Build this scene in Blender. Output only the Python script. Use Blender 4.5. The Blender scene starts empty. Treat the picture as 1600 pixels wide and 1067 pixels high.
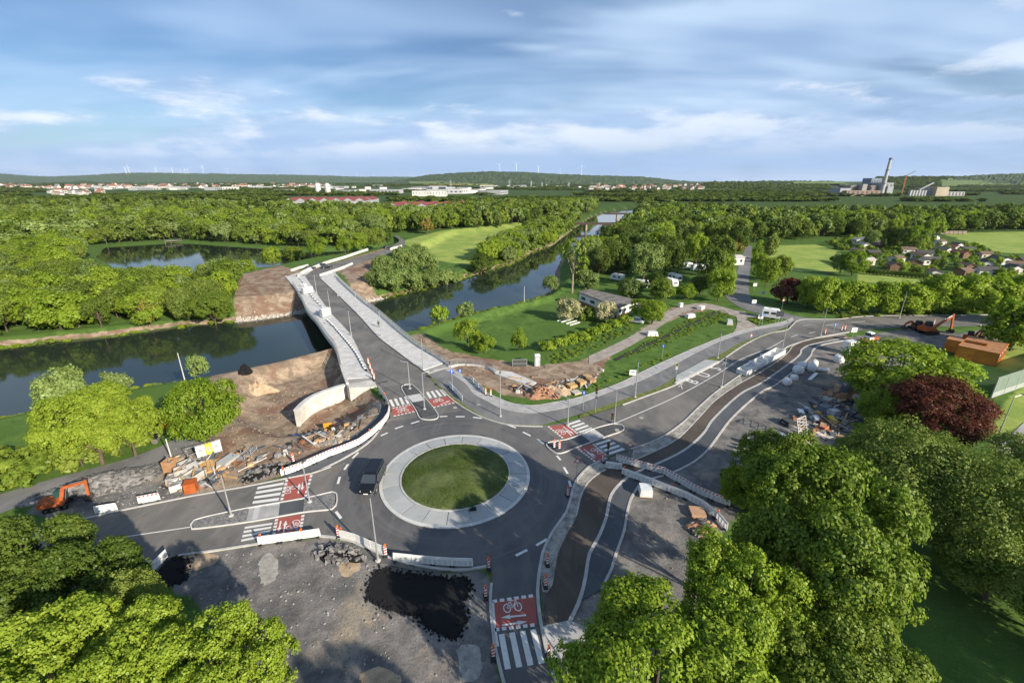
import bpy, bmesh, math, random
import numpy as np
from mathutils import Vector, Matrix
from mathutils.geometry import tessellate_polygon
R = math.radians
random.seed(7); rng = np.random.default_rng(7)
scene = bpy.context.scene
col = scene.collection

# ---------------------------------------------------------------- camera, sky, sun, exposure
CAM_H = 34.0
cam_d = bpy.data.cameras.new('camera'); cam = bpy.data.objects.new('camera', cam_d); col.objects.link(cam)
cam.location = (0, 0, CAM_H); cam.rotation_euler = (R(90 - 19.69), 0, 0)
cam_d.sensor_width = 36; cam_d.lens = 36 * 700 / 1600; cam_d.clip_start = 0.5; cam_d.clip_end = 60000
scene.camera = cam
SUN_EL = 24.0                 # degrees above the horizon
SUN_DIR = Vector((0.72, -0.69, 0)).normalized()      # ground direction towards the sun (right, behind the viewer)
sl = bpy.data.lights.new('sun', 'SUN'); so = bpy.data.objects.new('sun', sl); col.objects.link(so)
sl.energy = 5.0; sl.angle = R(0.5); sl.color = (1.0, 0.90, 0.74)
tosun = Vector((SUN_DIR.x * math.cos(R(SUN_EL)), SUN_DIR.y * math.cos(R(SUN_EL)), math.sin(R(SUN_EL))))
so.rotation_euler = tosun.to_track_quat('Z', 'Y').to_euler()
so.location = (60, -60, 80)
scene.view_settings.view_transform = 'Standard'; scene.view_settings.look = 'None'
scene.view_settings.exposure = 0.80; scene.view_settings.gamma = 1.0
scene.view_settings.use_curve_mapping = False
scene.cycles.max_bounces = 6; scene.cycles.diffuse_bounces = 3; scene.cycles.transmission_bounces = 4
scene.cycles.transparent_max_bounces = 6; scene.cycles.volume_bounces = 0
scene.cycles.use_adaptive_sampling = False
scene.cycles.sample_clamp_indirect = 4.0

class NT:
    """small helper to wire shader nodes"""
    def __init__(s, tree): s.t = tree; s.n = tree.nodes; s.l = tree.links
    def node(s, typ, **kw):
        n = s.n.new(typ)
        for k, v in kw.items(): setattr(n, k, v)
        return n
    def put(s, sock, v):
        if isinstance(v, bpy.types.NodeSocket): s.l.new(v, sock)
        else: sock.default_value = v
    def math(s, op, a, b=0.0, c=None, clamp=False):
        n = s.node('ShaderNodeMath', operation=op); n.use_clamp = clamp
        s.put(n.inputs[0], a); s.put(n.inputs[1], b)
        if c is not None: s.put(n.inputs[2], c)
        return n.outputs[0]
    def vmath(s, op, a, b=(0, 0, 0)):
        n = s.node('ShaderNodeVectorMath', operation=op); s.put(n.inputs[0], a); s.put(n.inputs[1], b); return n.outputs[0]
    def noise(s, vec, scale, detail=4, rough=0.55, dist=0.0):
        n = s.node('ShaderNodeTexNoise'); n.inputs['Scale'].default_value = scale; n.inputs['Detail'].default_value = detail
        n.inputs['Roughness'].default_value = rough; n.inputs['Distortion'].default_value = dist
        if vec is not None: s.l.new(vec, n.inputs['Vector'])
        return n.outputs['Fac']
    def ramp(s, fac, a, b, lo=0.0, hi=1.0):
        n = s.node('ShaderNodeMapRange', interpolation_type='SMOOTHSTEP'); s.put(n.inputs[0], fac)
        n.inputs[1].default_value = a; n.inputs[2].default_value = b; n.inputs[3].default_value = lo; n.inputs[4].default_value = hi
        return n.outputs[0]
    def mix(s, fac, a, b, blend='MIX'):
        n = s.node('ShaderNodeMix', data_type='RGBA', blend_type=blend)
        s.put(n.inputs[0], fac); s.put(n.inputs[6], a if isinstance(a, bpy.types.NodeSocket) else (*a, 1) if len(a) == 3 else a)
        s.put(n.inputs[7], b if isinstance(b, bpy.types.NodeSocket) else (*b, 1) if len(b) == 3 else b)
        return n.outputs[2]

def make_world():
    w = bpy.data.worlds.new('World'); scene.world = w; w.use_nodes = True
    t = NT(w.node_tree); t.n.clear()
    sky = t.node('ShaderNodeTexSky', sky_type='NISHITA'); sky.sun_disc = False
    sky.sun_elevation = R(SUN_EL); sky.sun_rotation = math.atan2(SUN_DIR.x, SUN_DIR.y)
    sky.air_density = 1.0; sky.dust_density = 0.6; sky.ozone_density = 2.5
    tc = t.node('ShaderNodeTexCoord'); d = tc.outputs['Generated']
    sep = t.node('ShaderNodeSeparateXYZ'); t.l.new(d, sep.inputs[0])
    z = t.math('MAXIMUM', sep.outputs[2], 0.0)
    zz = t.math('ADD', z, 0.16)
    comb = t.node('ShaderNodeCombineXYZ')
    t.put(comb.inputs[0], t.math('DIVIDE', sep.outputs[0], zz)); t.put(comb.inputs[1], t.math('DIVIDE', sep.outputs[1], zz))
    p = comb.outputs[0]                       # flat cloud deck seen in perspective
    # tangent coordinates of the view to the north place the larger banks
    yy = t.math('MAXIMUM', sep.outputs[1], 0.05); U = t.math('DIVIDE', sep.outputs[0], yy); Vv = t.math('DIVIDE', sep.outputs[2], yy)
    def bank(u0, v0, su, sv, a):
        e = t.math('ADD', t.math('POWER', t.math('ABSOLUTE', t.math('DIVIDE', t.math('SUBTRACT', U, u0), su)), 2.0), t.math('POWER', t.math('ABSOLUTE', t.math('DIVIDE', t.math('SUBTRACT', Vv, v0), sv)), 2.0))
        return t.math('MULTIPLY', t.math('POWER', 2.718, t.math('MULTIPLY', e, -1.0)), a)
    def total(L):
        o = 0.0
        for q in L: o = t.math('ADD', o, bank(*q))
        return o
    skyc = t.vmath('MULTIPLY', sky.outputs[0], (0.86, 1.02, 1.22))
    # thin veil
    veil = t.ramp(t.noise(t.vmath('MULTIPLY', p, (0.42, 0.95, 1)), 1.0, 3, 0.6, 0.5), 0.34, 0.70)
    c = t.mix(t.math('MULTIPLY', veil, 0.55), skyc, (6.8, 9.2, 12.8))
    # broad soft grey-blue deck, heavier to the right and low in the middle
    pl = t.vmath('ADD', t.vmath('MULTIPLY', p, (0.36, 0.80, 1)), (4.2, 1.1, 0))
    ln = t.noise(pl, 1.0, 4, 0.58, 0.3)
    lcov = t.math('ADD', ln, total(((0.75, 0.16, 0.75, 0.22, 0.09), (-0.05, 0.10, 0.40, 0.06, 0.08), (-0.75, 0.30, 0.55, 0.16, -0.12))))
    lay = t.ramp(lcov, 0.44, 0.62)
    laycol = t.mix(t.ramp(t.noise(pl, 2.3, 2, 0.6), 0.36, 0.66), (4.6, 6.6, 10.0), (7.6, 9.8, 12.6))
    c = t.mix(t.math('MULTIPLY', lay, 0.80), c, laycol)
    # heaped clouds low over the plain
    pc = t.vmath('ADD', t.vmath('MULTIPLY', d, (3.1, 3.1, 12.5)), (2.9, 0.7, 0.35))
    cn = t.noise(pc, 1.0, 7, 0.60, 0.10)
    cn2 = t.noise(t.vmath('ADD', pc, (-0.12, 0.06, -0.34)), 1.0, 3, 0.56, 0.12)
    cov = t.math('ADD', t.math('SUBTRACT', cn, t.math('SUBTRACT', t.math('MULTIPLY', z, 0.75), t.ramp(z, 0.02, 0.18, 0.10, 0.02))), total(((-0.17, 0.080, 0.20, 0.05, 0.15), (0.28, 0.055, 0.40, 0.022, 0.13), (0.90, 0.145, 0.26, 0.022, 0.15), (1.0, 0.31, 0.22, 0.05, 0.20), (-1.0, 0.11, 0.26, 0.03, 0.10), (-0.6, 0.05, 0.40, 0.025, 0.10))))
    cum = t.ramp(cov, 0.455, 0.61)
    lit = t.ramp(t.math('SUBTRACT', cn, cn2), -0.12, 0.12)
    dim = t.math('ADD', total(((1.0, 0.31, 0.32, 0.08, 0.6), (0.9, 0.07, 0.6, 0.05, 0.7), (-0.08, 0.03, 0.35, 0.03, 0.8), (0.4, 0.035, 0.6, 0.022, 0.7), (-0.9, 0.04, 0.4, 0.015, 0.5))), 0.0, clamp=True)
    lit = t.math('MULTIPLY', lit, t.math('SUBTRACT', 1.0, t.math('MULTIPLY', dim, 0.75)))
    cumcol = t.mix(lit, (5.2, 7.2, 10.6), (11.2, 11.9, 12.9))
    c = t.mix(t.math('MULTIPLY', cum, 0.8), c, cumcol)
    c = t.mix(t.math('MULTIPLY', dim, 0.45), c, (4.3, 6.3, 9.8))
    # bluish murk low over the horizon
    low = t.ramp(z, 0.0, 0.085, 1.0, 0.0)
    c = t.mix(t.math('MULTIPLY', low, 0.62), c, (4.5, 6.8, 10.8))
    bg = t.node('ShaderNodeBackground'); t.l.new(c, bg.inputs[0]); bg.inputs[1].default_value = 0.05
    out = t.node('ShaderNodeOutputWorld'); t.l.new(bg.outputs[0], out.inputs[0])
make_world()

# ---------------------------------------------------------------- materials
def new_mat(name):
    m = bpy.data.materials.new(name); m.use_nodes = True
    t = NT(m.node_tree); b = t.n['Principled BSDF']
    return m, t, b
MATS = {}
def mat(name, color, rough=0.7, var=0.12, scale=1.5, color2=None, metal=0.0, bump=0.0, bscale=None, world=True, spec=0.3):
    """plain surface with two-scale blotchy variation and optional relief"""
    if name in MATS: return MATS[name]
    m, t, b = new_mat(name)
    if world:
        g = t.node('ShaderNodeNewGeometry'); vec = g.outputs['Position']
    else:
        vec = t.node('ShaderNodeTexCoord').outputs['Object']
    n1 = t.noise(vec, scale, 6, 0.6); n2 = t.noise(vec, scale * 9.0, 3, 0.6)
    f = t.math('ADD', t.math('MULTIPLY', n1, 0.65), t.math('MULTIPLY', n2, 0.35))
    f = t.ramp(f, 0.3, 0.7)
    a = color if color2 is None else color
    lo = tuple(max(0, c * (1 - var)) for c in color); hi = tuple(min(1, c * (1 + var)) for c in (color2 or color))
    t.l.new(t.mix(f, lo, hi), b.inputs['Base Color'])
    b.inputs['Roughness'].default_value = rough; b.inputs['Metallic'].default_value = metal
    b.inputs['Specular IOR Level'].default_value = spec
    if bump:
        bp = t.node('ShaderNodeBump'); bp.inputs['Strength'].default_value = bump; bp.inputs['Distance'].default_value = 0.05
        t.l.new(t.noise(vec, bscale or scale * 6, 5, 0.65), bp.inputs['Height']); t.l.new(bp.outputs[0], b.inputs['Normal'])
    MATS[name] = m
    return m

def asphalt(name, c1, c2, patch=(0.12, 0.5), lightpatch=0.0):
    if name in MATS: return MATS[name]
    m, t, b = new_mat(name)
    pos = t.node('ShaderNodeNewGeometry').outputs['Position']
    big = t.ramp(t.noise(pos, patch[0], 4, 0.55, 0.6), 0.38, 0.66)
    st = t.ramp(t.noise(t.vmath('MULTIPLY', pos, (1.0, 0.35, 1)), patch[1], 5, 0.65, 1.2), 0.42, 0.75)
    fine = t.noise(pos, 14, 3, 0.7)
    c = t.mix(big, c1, c2)
    c = t.mix(t.math('MULTIPLY', st, 0.5), c, tuple(x * 1.35 + lightpatch for x in c2))
    c = t.mix(t.ramp(fine, 0.35, 0.75), c, t.mix(0.25, c, (0.16, 0.16, 0.15)))
    # a few darker tar or damp spots
    sp = t.ramp(t.noise(pos, 0.55, 3, 0.5, 0.3), 0.66, 0.72)
    c = t.mix(t.math('MULTIPLY', sp, 0.35), c, tuple(x * 0.55 for x in c1))
    t.l.new(c, b.inputs['Base Color'])
    t.put(b.inputs['Roughness'], t.ramp(big, 0, 1, 0.72, 0.9)); b.inputs['Specular IOR Level'].default_value = 0.25
    bp = t.node('ShaderNodeBump'); bp.inputs['Strength'].default_value = 0.25; bp.inputs['Distance'].default_value = 0.02
    t.l.new(fine, bp.inputs['Height']); t.l.new(bp.outputs[0], b.inputs['Normal'])
    MATS[name] = m
    return m

def paint_mat(name, color, wear=0.45, under=(0.06, 0.06, 0.065)):
    if name in MATS: return MATS[name]
    m, t, b = new_mat(name)
    pos = t.node('ShaderNodeNewGeometry').outputs['Position']
    w = t.ramp(t.noise(pos, 3.0, 7, 0.75), 0.54, 0.78)
    dirt = t.ramp(t.noise(pos, 0.8, 4, 0.6), 0.35, 0.7)
    c = t.mix(t.math('MULTIPLY', dirt, 0.22), color, tuple(x * 0.6 for x in color))
    c = t.mix(t.math('MULTIPLY', w, wear), c, under)
    t.l.new(c, b.inputs['Base Color']); b.inputs['Roughness'].default_value = 0.65; b.inputs['Specular IOR Level'].default_value = 0.3
    MATS[name] = m
    return m

def leaf_mat(name, dark, light, trans=0.35, gloss=0.012, hue_var=0.35):
    if name in MATS: return MATS[name]
    m, t, b = new_mat(name); t.n.remove(b)
    at = t.node('ShaderNodeAttribute', attribute_name='tint')
    oi = t.node('ShaderNodeObjectInfo')
    f = t.math('ADD', t.math('MULTIPLY', at.outputs['Fac'], 0.7), t.math('MULTIPLY', oi.outputs['Random'], hue_var), clamp=True)
    c = t.mix(f, dark, light)
    r2 = t.math('FRACT', t.math('MULTIPLY', oi.outputs['Random'], 7.31)); r3 = t.math('FRACT', t.math('MULTIPLY', oi.outputs['Random'], 23.7))
    c = t.mix(t.math('MULTIPLY', t.ramp(r2, 0.55, 1.0), 0.55 if hue_var > 0.4 else 0.0), c, tuple(x * 0.5 + y for x, y in zip(light, (0.055, 0.060, 0.030))))
    c = t.mix(t.math('MULTIPLY', t.ramp(r3, 0.6, 1.0), 0.6 if hue_var > 0.4 else 0.0), c, tuple(x * 0.75 for x in dark))
    df = t.node('ShaderNodeBsdfDiffuse'); t.l.new(c, df.inputs[0])
    tr = t.node('ShaderNodeBsdfTranslucent'); t.l.new(t.vmath('MULTIPLY', c, (0.95, 1.25, 0.5)), tr.inputs[0])
    gl = t.node('ShaderNodeBsdfGlossy'); gl.inputs['Roughness'].default_value = 0.45; gl.inputs[0].default_value = (0.9, 1, 0.9, 1)
    m1 = t.node('ShaderNodeMixShader'); m1.inputs[0].default_value = trans; t.l.new(df.outputs[0], m1.inputs[1]); t.l.new(tr.outputs[0], m1.inputs[2])
    m2 = t.node('ShaderNodeMixShader'); m2.inputs[0].default_value = gloss; t.l.new(m1.outputs[0], m2.inputs[1]); t.l.new(gl.outputs[0], m2.inputs[2])
    t.l.new(m2.outputs[0], t.n['Material Output'].inputs[0])
    MATS[name] = m
    return m

def glass_dark(name='window_glass', c=(0.03, 0.04, 0.05)):
    if name in MATS: return MATS[name]
    m, t, b = new_mat(name); b.inputs['Base Color'].default_value = (*c, 1); b.inputs['Roughness'].default_value = 0.08
    b.inputs['Specular IOR Level'].default_value = 0.6
    MATS[name] = m
    return m

M_WHITE = lambda: mat('white_plastic', (0.74, 0.74, 0.72), 0.45, 0.08, 2.0)
M_RED = lambda: mat('red_reflective', (0.55, 0.05, 0.03), 0.4, 0.1, 3.0)
M_DARK = lambda: mat('dark_rubber', (0.025, 0.025, 0.027), 0.8, 0.2, 3.0)
M_GALV = lambda: mat('galvanised_steel', (0.42, 0.43, 0.44), 0.45, 0.15, 3.0, metal=0.5)
M_CONC = lambda: mat('pale_concrete', (0.42, 0.40, 0.36), 0.85, 0.18, 0.6, (0.52, 0.50, 0.46), bump=0.15)
M_WOOD = lambda: mat('sawn_timber', (0.42, 0.24, 0.10), 0.75, 0.2, 2.0, (0.50, 0.31, 0.15))
M_ORANGE = lambda: mat('orange_machine_paint', (0.34, 0.085, 0.022), 0.6, 0.35, 1.6)
M_BLACK = lambda: mat('black_paint', (0.012, 0.013, 0.015), 0.3, 0.2, 2.0)

# ---------------------------------------------------------------- mesh helpers
class MB:
    def __init__(s): s.v = []; s.f = []; s.m = []
    def face(s, pts, mi=0):
        i = len(s.v); s.v += [tuple(p) for p in pts]; s.f.append(tuple(range(i, i + len(pts)))); s.m.append(mi)
    def hexa(s, p, mi=0):
        """eight points: bottom four ccw then top four"""
        i = len(s.v); s.v += [tuple(q) for q in p]
        for q in ((3, 2, 1, 0), (4, 5, 6, 7), (0, 1, 5, 4), (1, 2, 6, 5), (2, 3, 7, 6), (3, 0, 4, 7)):
            s.f.append(tuple(i + k for k in q)); s.m.append(mi)
    def box(s, c, d, rz=0.0, mi=0, taper=1.0):
        x, y, z = c; a, b, h = d[0] / 2, d[1] / 2, d[2] / 2; cs, sn = math.cos(rz), math.sin(rz)
        P = []
        for dz, k in ((-h, 1.0), (h, taper)):
            for dx, dy in ((-a, -b), (a, -b), (a, b), (-a, b)):
                P.append((x + (dx * cs - dy * sn) * k, y + (dx * sn + dy * cs) * k, z + dz))
        s.hexa(P, mi)
    def bar(s, p, q, w, h=None, mi=0):
        """rectangular bar from p to q"""
        p, q = Vector(p), Vector(q); d = (q - p)
        if d.length < 1e-6: return
        d.normalize(); up = Vector((0, 0, 1)) if abs(d.z) < 0.95 else Vector((1, 0, 0))
        a = d.cross(up).normalized() * w / 2; b = a.cross(d).normalized() * (h or w) / 2
        s.hexa([p - a - b, p + a - b, q + a - b, q - a - b, p - a + b, p + a + b, q + a + b, q - a + b], mi)
    def tube(s, p, q, r0, r1=None, n=8, mi=0, cap=True):
        p, q = Vector(p), Vector(q); r1 = r0 if r1 is None else r1
        d = (q - p).normalized(); up = Vector((0, 0, 1)) if abs(d.z) < 0.95 else Vector((1, 0, 0))
        a = d.cross(up).normalized(); b = d.cross(a)
        i = len(s.v)
        for c, r in ((p, r0), (q, r1)):
            for k in range(n):
                t = 2 * math.pi * k / n; s.v.append(tuple(c + (a * math.cos(t) + b * math.sin(t)) * r))
        for k in range(n):
            k2 = (k + 1) % n; s.f.append((i + k, i + k2, i + n + k2, i + n + k)); s.m.append(mi)
        if cap:
            s.f.append(tuple(i + k for k in range(n))); s.m.append(mi)
            s.f.append(tuple(i + n + k for k in reversed(range(n)))); s.m.append(mi)
    def prism(s, poly, z0, z1, mi=0, mi_side=None, bottom=False):
        n = len(poly); i = len(s.v)
        if area2(poly) < 0: poly = poly[::-1]
        zt = z1 if callable(z1) else (lambda x, y: z1); zb = z0 if callable(z0) else (lambda x, y: z0)
        s.v += [(x, y, zb(x, y)) for x, y in poly] + [(x, y, zt(x, y)) for x, y in poly]
        for t in tessellate_polygon([[Vector((x, y, 0)) for x, y in poly]]):
            a, b, c = t
            if area2([poly[a], poly[b], poly[c]]) < 0: a, c = c, a
            s.f.append((i + n + a, i + n + b, i + n + c)); s.m.append(mi)
            if bottom: s.f.append((i + c, i + b, i + a)); s.m.append(mi)
        for k in range(n):
            k2 = (k + 1) % n; s.f.append((i + k, i + k2, i + n + k2, i + n + k)); s.m.append(mi if mi_side is None else mi_side)
    def sheet(s, poly, z, mi=0):
        i = len(s.v)
        zf = z if callable(z) else (lambda x, y: z)
        s.v += [(x, y, zf(x, y)) for x, y in poly]
        for t in tessellate_polygon([[Vector((x, y, 0)) for x, y in poly]]):
            a, b, c = t
            if area2([poly[a], poly[b], poly[c]]) < 0: a, c = c, a
            s.f.append((i + a, i + b, i + c)); s.m.append(mi)
    def strip(s, L, Rr, z, mi=0):
        """ribbon between two equally long polylines"""
        zf = z if callable(z) else (lambda x, y: z)
        i = len(s.v); n = len(L)
        s.v += [(x, y, zf(x, y)) for x, y in L] + [(x, y, zf(x, y)) for x, y in Rr]
        for k in range(n - 1):
            s.f.append((i + k, i + n + k, i + n + k + 1, i + k + 1)); s.m.append(mi)
    def lathe(s, prof, n=12, c=(0, 0, 0), mi=0):
        i = len(s.v)
        for r, z in prof:
            for k in range(n):
                t = 2 * math.pi * k / n; s.v.append((c[0] + r * math.cos(t), c[1] + r * math.sin(t), c[2] + z))
        for j in range(len(prof) - 1):
            for k in range(n):
                k2 = (k + 1) % n; s.f.append((i + j * n + k, i + j * n + k2, i + (j + 1) * n + k2, i + (j + 1) * n + k)); s.m.append(mi)
        s.f.append(tuple(i + (len(prof) - 1) * n + k for k in range(n))); s.m.append(mi)
    def build(s, name, mats, parent=None, loc=None, rz=0, smooth=False, fix=False):
        me = bpy.data.meshes.new(name); me.from_pydata(s.v, [], s.f); me.update()
        for m in (mats if isinstance(mats, (list, tuple)) else [mats]): me.materials.append(m() if callable(m) else m)
        me.polygons.foreach_set('material_index', s.m)
        if smooth: me.polygons.foreach_set('use_smooth', [True] * len(s.f))
        if fix:
            bm = bmesh.new(); bm.from_mesh(me); bmesh.ops.remove_doubles(bm, verts=bm.verts, dist=1e-4)
            bmesh.ops.recalc_face_normals(bm, faces=bm.faces); bm.to_mesh(me); bm.free()
        o = bpy.data.objects.new(name, me); col.objects.link(o)
        if parent is not None: o.parent = parent
        if loc is not None: o.location = loc
        if rz: o.rotation_euler = (0, 0, rz)
        return o

def area2(P):
    return sum(P[i][0] * P[(i + 1) % len(P)][1] - P[(i + 1) % len(P)][0] * P[i][1] for i in range(len(P)))
def tag(o, label=None, cat=None, group=None, kind=None):
    if label: o['label'] = label
    if cat: o['category'] = cat
    if group: o['group'] = group
    if kind: o['kind'] = kind
    return o
def thing(name, label, cat, loc=(0, 0, 0), rz=0.0, group=None):
    o = bpy.data.objects.new(name, None); o.empty_display_size = 0.3; col.objects.link(o)
    o.location = loc; o.rotation_euler = (0, 0, rz)
    return tag(o, label, cat, group)
KIDS = {}
def copy_tree(o, label=None, group=None, loc=None, rz=None, scale=None, parent=None):
    c = o.copy(); col.objects.link(c)
    if parent is not None: c.parent = parent
    if label: c['label'] = label
    if group: c['group'] = group
    if loc is not None: c.location = loc
    if rz is not None: c.rotation_euler = (0, 0, rz)
    if scale is not None: c.scale = scale if isinstance(scale, tuple) else (scale,) * 3
    if o.name not in KIDS: KIDS[o.name] = [k for k in o.children]
    for k in KIDS[o.name]: copy_tree(k, parent=c)
    return c
def struct(name, mb, m, parent=None, **kw):
    o = mb.build(name, m, parent, **kw)
    if parent is None: o['kind'] = 'structure'
    return o
def smooth_line(P, step=1.0, closed=False):
    """Catmull-Rom through the points, resampled"""
    P = [Vector((*p, 0)) for p in P]; n = len(P); out = []
    rngi = range(n if closed else n - 1)
    for i in rngi:
        g = lambda k: P[k % n] if closed else P[min(max(k, 0), n - 1)]
        p0, p1, p2, p3 = g(i - 1), g(i), g(i + 1), g(i + 2)
        m = max(1, int((p2 - p1).length / step))
        for k in range(m):
            t = k / m
            q = 0.5 * ((2 * p1) + (p2 - p0) * t + (2 * p0 - 5 * p1 + 4 * p2 - p3) * t * t + (3 * p1 - p0 - 3 * p2 + p3) * t ** 3)
            out.append((q.x, q.y))
    if not closed: out.append((P[-1].x, P[-1].y))
    return out
def offset_line(P, d):
    """shift a polyline sideways (left of travel is positive)"""
    out = []
    for i, p in enumerate(P):
        a = Vector(P[max(i - 1, 0)]); b = Vector(P[min(i + 1, len(P) - 1)]); t = (b - a)
        if t.length < 1e-9: out.append(p); continue
        t.normalize(); out.append((p[0] - t.y * d, p[1] + t.x * d))
    return out
def resample(P, n):
    P = [Vector(p) for p in P]; L = [0]
    for a, b in zip(P, P[1:]): L.append(L[-1] + (b - a).length)
    out = []
    for k in range(n):
        s = L[-1] * k / (n - 1)
        j = max(i for i in range(len(L) - 1) if L[i] <= s + 1e-9) if s > 0 else 0
        t = (s - L[j]) / max(1e-9, L[j + 1] - L[j]); q = P[j].lerp(P[j + 1], min(1, t)); out.append((q.x, q.y))
    return out
def kerb(mb, P, w=0.15, z0=-0.05, z1=0.12, mi=0):
    A = offset_line(P, w / 2); B = offset_line(P, -w / 2)
    for i in range(len(P) - 1):
        mb.hexa([(*B[i], z0), (*B[i + 1], z0), (*A[i + 1], z0), (*A[i], z0), (*B[i], z1), (*B[i + 1], z1), (*A[i + 1], z1), (*A[i], z1)], mi)
def ribbon(name, Lp, Rp, z, m, n=40, sm=True, parent=None):
    L = resample(smooth_line(Lp) if sm else Lp, n); Q = resample(smooth_line(Rp) if sm else Rp, n)
    mb = MB(); mb.strip(L, Q, z)
    # make faces look up
    f = mb.f[0]; a, b, c = [Vector(mb.v[k]) for k in f[:3]]
    if (b - a).cross(c - a).z < 0: mb.f = [tuple(reversed(q)) for q in mb.f]
    return struct(name, mb, m, parent), L, Q

ORD = ['first', 'second', 'third', 'fourth', 'fifth', 'sixth', 'seventh', 'eighth', 'ninth', 'tenth', 'eleventh', 'twelfth', 'thirteenth',
       'fourteenth', 'fifteenth', 'sixteenth', 'seventeenth', 'eighteenth', 'nineteenth', 'twentieth', 'twenty-first', 'twenty-second',
       'twenty-third', 'twenty-fourth', 'twenty-fifth', 'twenty-sixth', 'twenty-seventh', 'twenty-eighth', 'twenty-ninth', 'thirtieth']


# ---------------------------------------------------------------- terrain
WATER = -5.0
RIVER = [(-99.33,59.90),(-88.60,68.39),(-82.39,69.96),(-76.93,74.03),(-70.94,80.22),(-66.84,81.98),(-60.32,85.71),(-55.60,89.39),(-48.25,96.42),(-43.60,101.82),(-35.88,107.29),(-27.90,113.30),(-23.05,119.94),(-9.91,133.39),(0.00,141.58),(8.20,150.73),(16.37,170.45),(19.84,202.92),(28.32,249.26),(55.37,310.21),(80.69,385.99),(113.09,474.87),(147.37,578.28),(193.30,670.40),(202.06,737.17),(129.44,627.63),(90.84,526.33),(56.74,407.91),(25.18,287.97),(11.83,261.01),(0.00,222.94),(-18.07,192.73),(-36.12,165.09),(-45.02,153.41),(-51.78,146.44),(-65.35,135.54),(-76.35,127.96),(-95.38,121.11),(-108.24,112.78),(-124.91,105.87),(-133.92,101.82),(-149.82,95.25)]
POND = [(-223.93,242.32),(-252.75,282.11),(-226.12,300.42),(-209.17,297.21),(-156.18,276.47),(-118.19,260.78),(-91.10,268.41),(-80.39,285.01),(-84.82,248.95),(-105.70,224.31),(-112.36,211.97),(-124.77,207.06),(-139.45,193.54),(-158.97,193.54),(-185.53,208.67)]
POND2 = [(-300.26,415.49),(-310.58,448.01),(-288.17,427.93),(-273.31,392.59)]
LOWS = [  # polygon, level, width of the slope
 ([(-136.42,82.37),(-122.51,100.54),(-77.22,120.21),(-99.13,160.50),(-107.71,173.79),(-100.82,189.27),(-89.94,225.51),(-76.72,271.88),(-135.63,425.12),(-403.17,586.17),(-886.96,586.17)], -3.4, 9.0),
 ([(-49.57,144.44),(-59.26,170.52),(-61.67,205.29),(-56.91,251.36),(-46.71,334.19),(17.36,417.12),(62.53,451.81),(10.98,242.00),(-16.69,177.81),(-33.42,152.58),(-41.68,141.90)], -2.8, 8.0),
 ([(-25.25,104.29),(-22.28,112.49),(-9.34,125.83),(7.94,142.34),(17.24,170.05),(33.04,232.64),(56.85,268.77),(52.60,182.50),(34.92,119.43),(20.35,103.34),(6.98,90.74),(-1.37,88.54),(-8.50,92.26),(-16.05,95.44)], -2.6, 6.0),
 ([(-47.01,61.65),(-52.57,78.61),(-44.20,89.98),(-36.27,94.29),(-29.48,78.61),(-21.99,69.02),(-21.25,64.73),(-23.26,59.36),(-27.52,55.50),(-33.45,54.52),(-37.80,56.17)], -3.3, 5.5),
]
DIRT = [[(-44.54,59.05),(-51.83,72.53),(-49.47,79.78),(-42.99,86.18),(-36.82,93.12),(-28.23,75.29),(-20.07,64.76),(-19.41,60.00),(-21.29,53.80),(-26.32,48.99),(-28.73,45.57),(-35.89,42.29),(-40.78,42.96),(-45.04,49.27),(-44.36,53.80)], [(-53.13,70.45),(-59.43,83.51),(-54.54,87.77),(-47.35,94.73),(-41.59,100.93),(-32.47,81.06),(-33.92,70.45),(-43.99,68.16)],
        [(-75.79,116.77),(-105.93,170.52),(-98.98,191.35),(-85.86,180.37),(-60.14,127.53)], [(-50.09,139.13),(-63.32,168.18),(-75.39,187.31),(-72.08,220.13),(-56.32,207.48),(-54.62,180.50),(-56.01,168.18),(-42.72,145.93)],
        [(-23.88,98.77),(-21.33,101.12),(-13.63,89.15),(0.00,82.70),(6.29,81.38),(13.54,83.72),(20.44,89.15),(31.13,103.56),(45.83,124.12),(57.32,129.89),(59.57,124.12),(44.29,114.47),(32.27,102.08),(21.64,88.39),(18.24,81.38),(15.88,75.29),(11.18,70.95),(7.59,68.46),(3.20,67.03),(-1.08,67.98),(-6.92,73.61),(-11.79,80.09)],
        [(-85.31,168.02),(-76.96,207.90),(-68.78,243.53),(-62.28,234.14),(-69.33,202.62),(-76.29,176.90),(-75.90,158.84)]]
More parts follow.
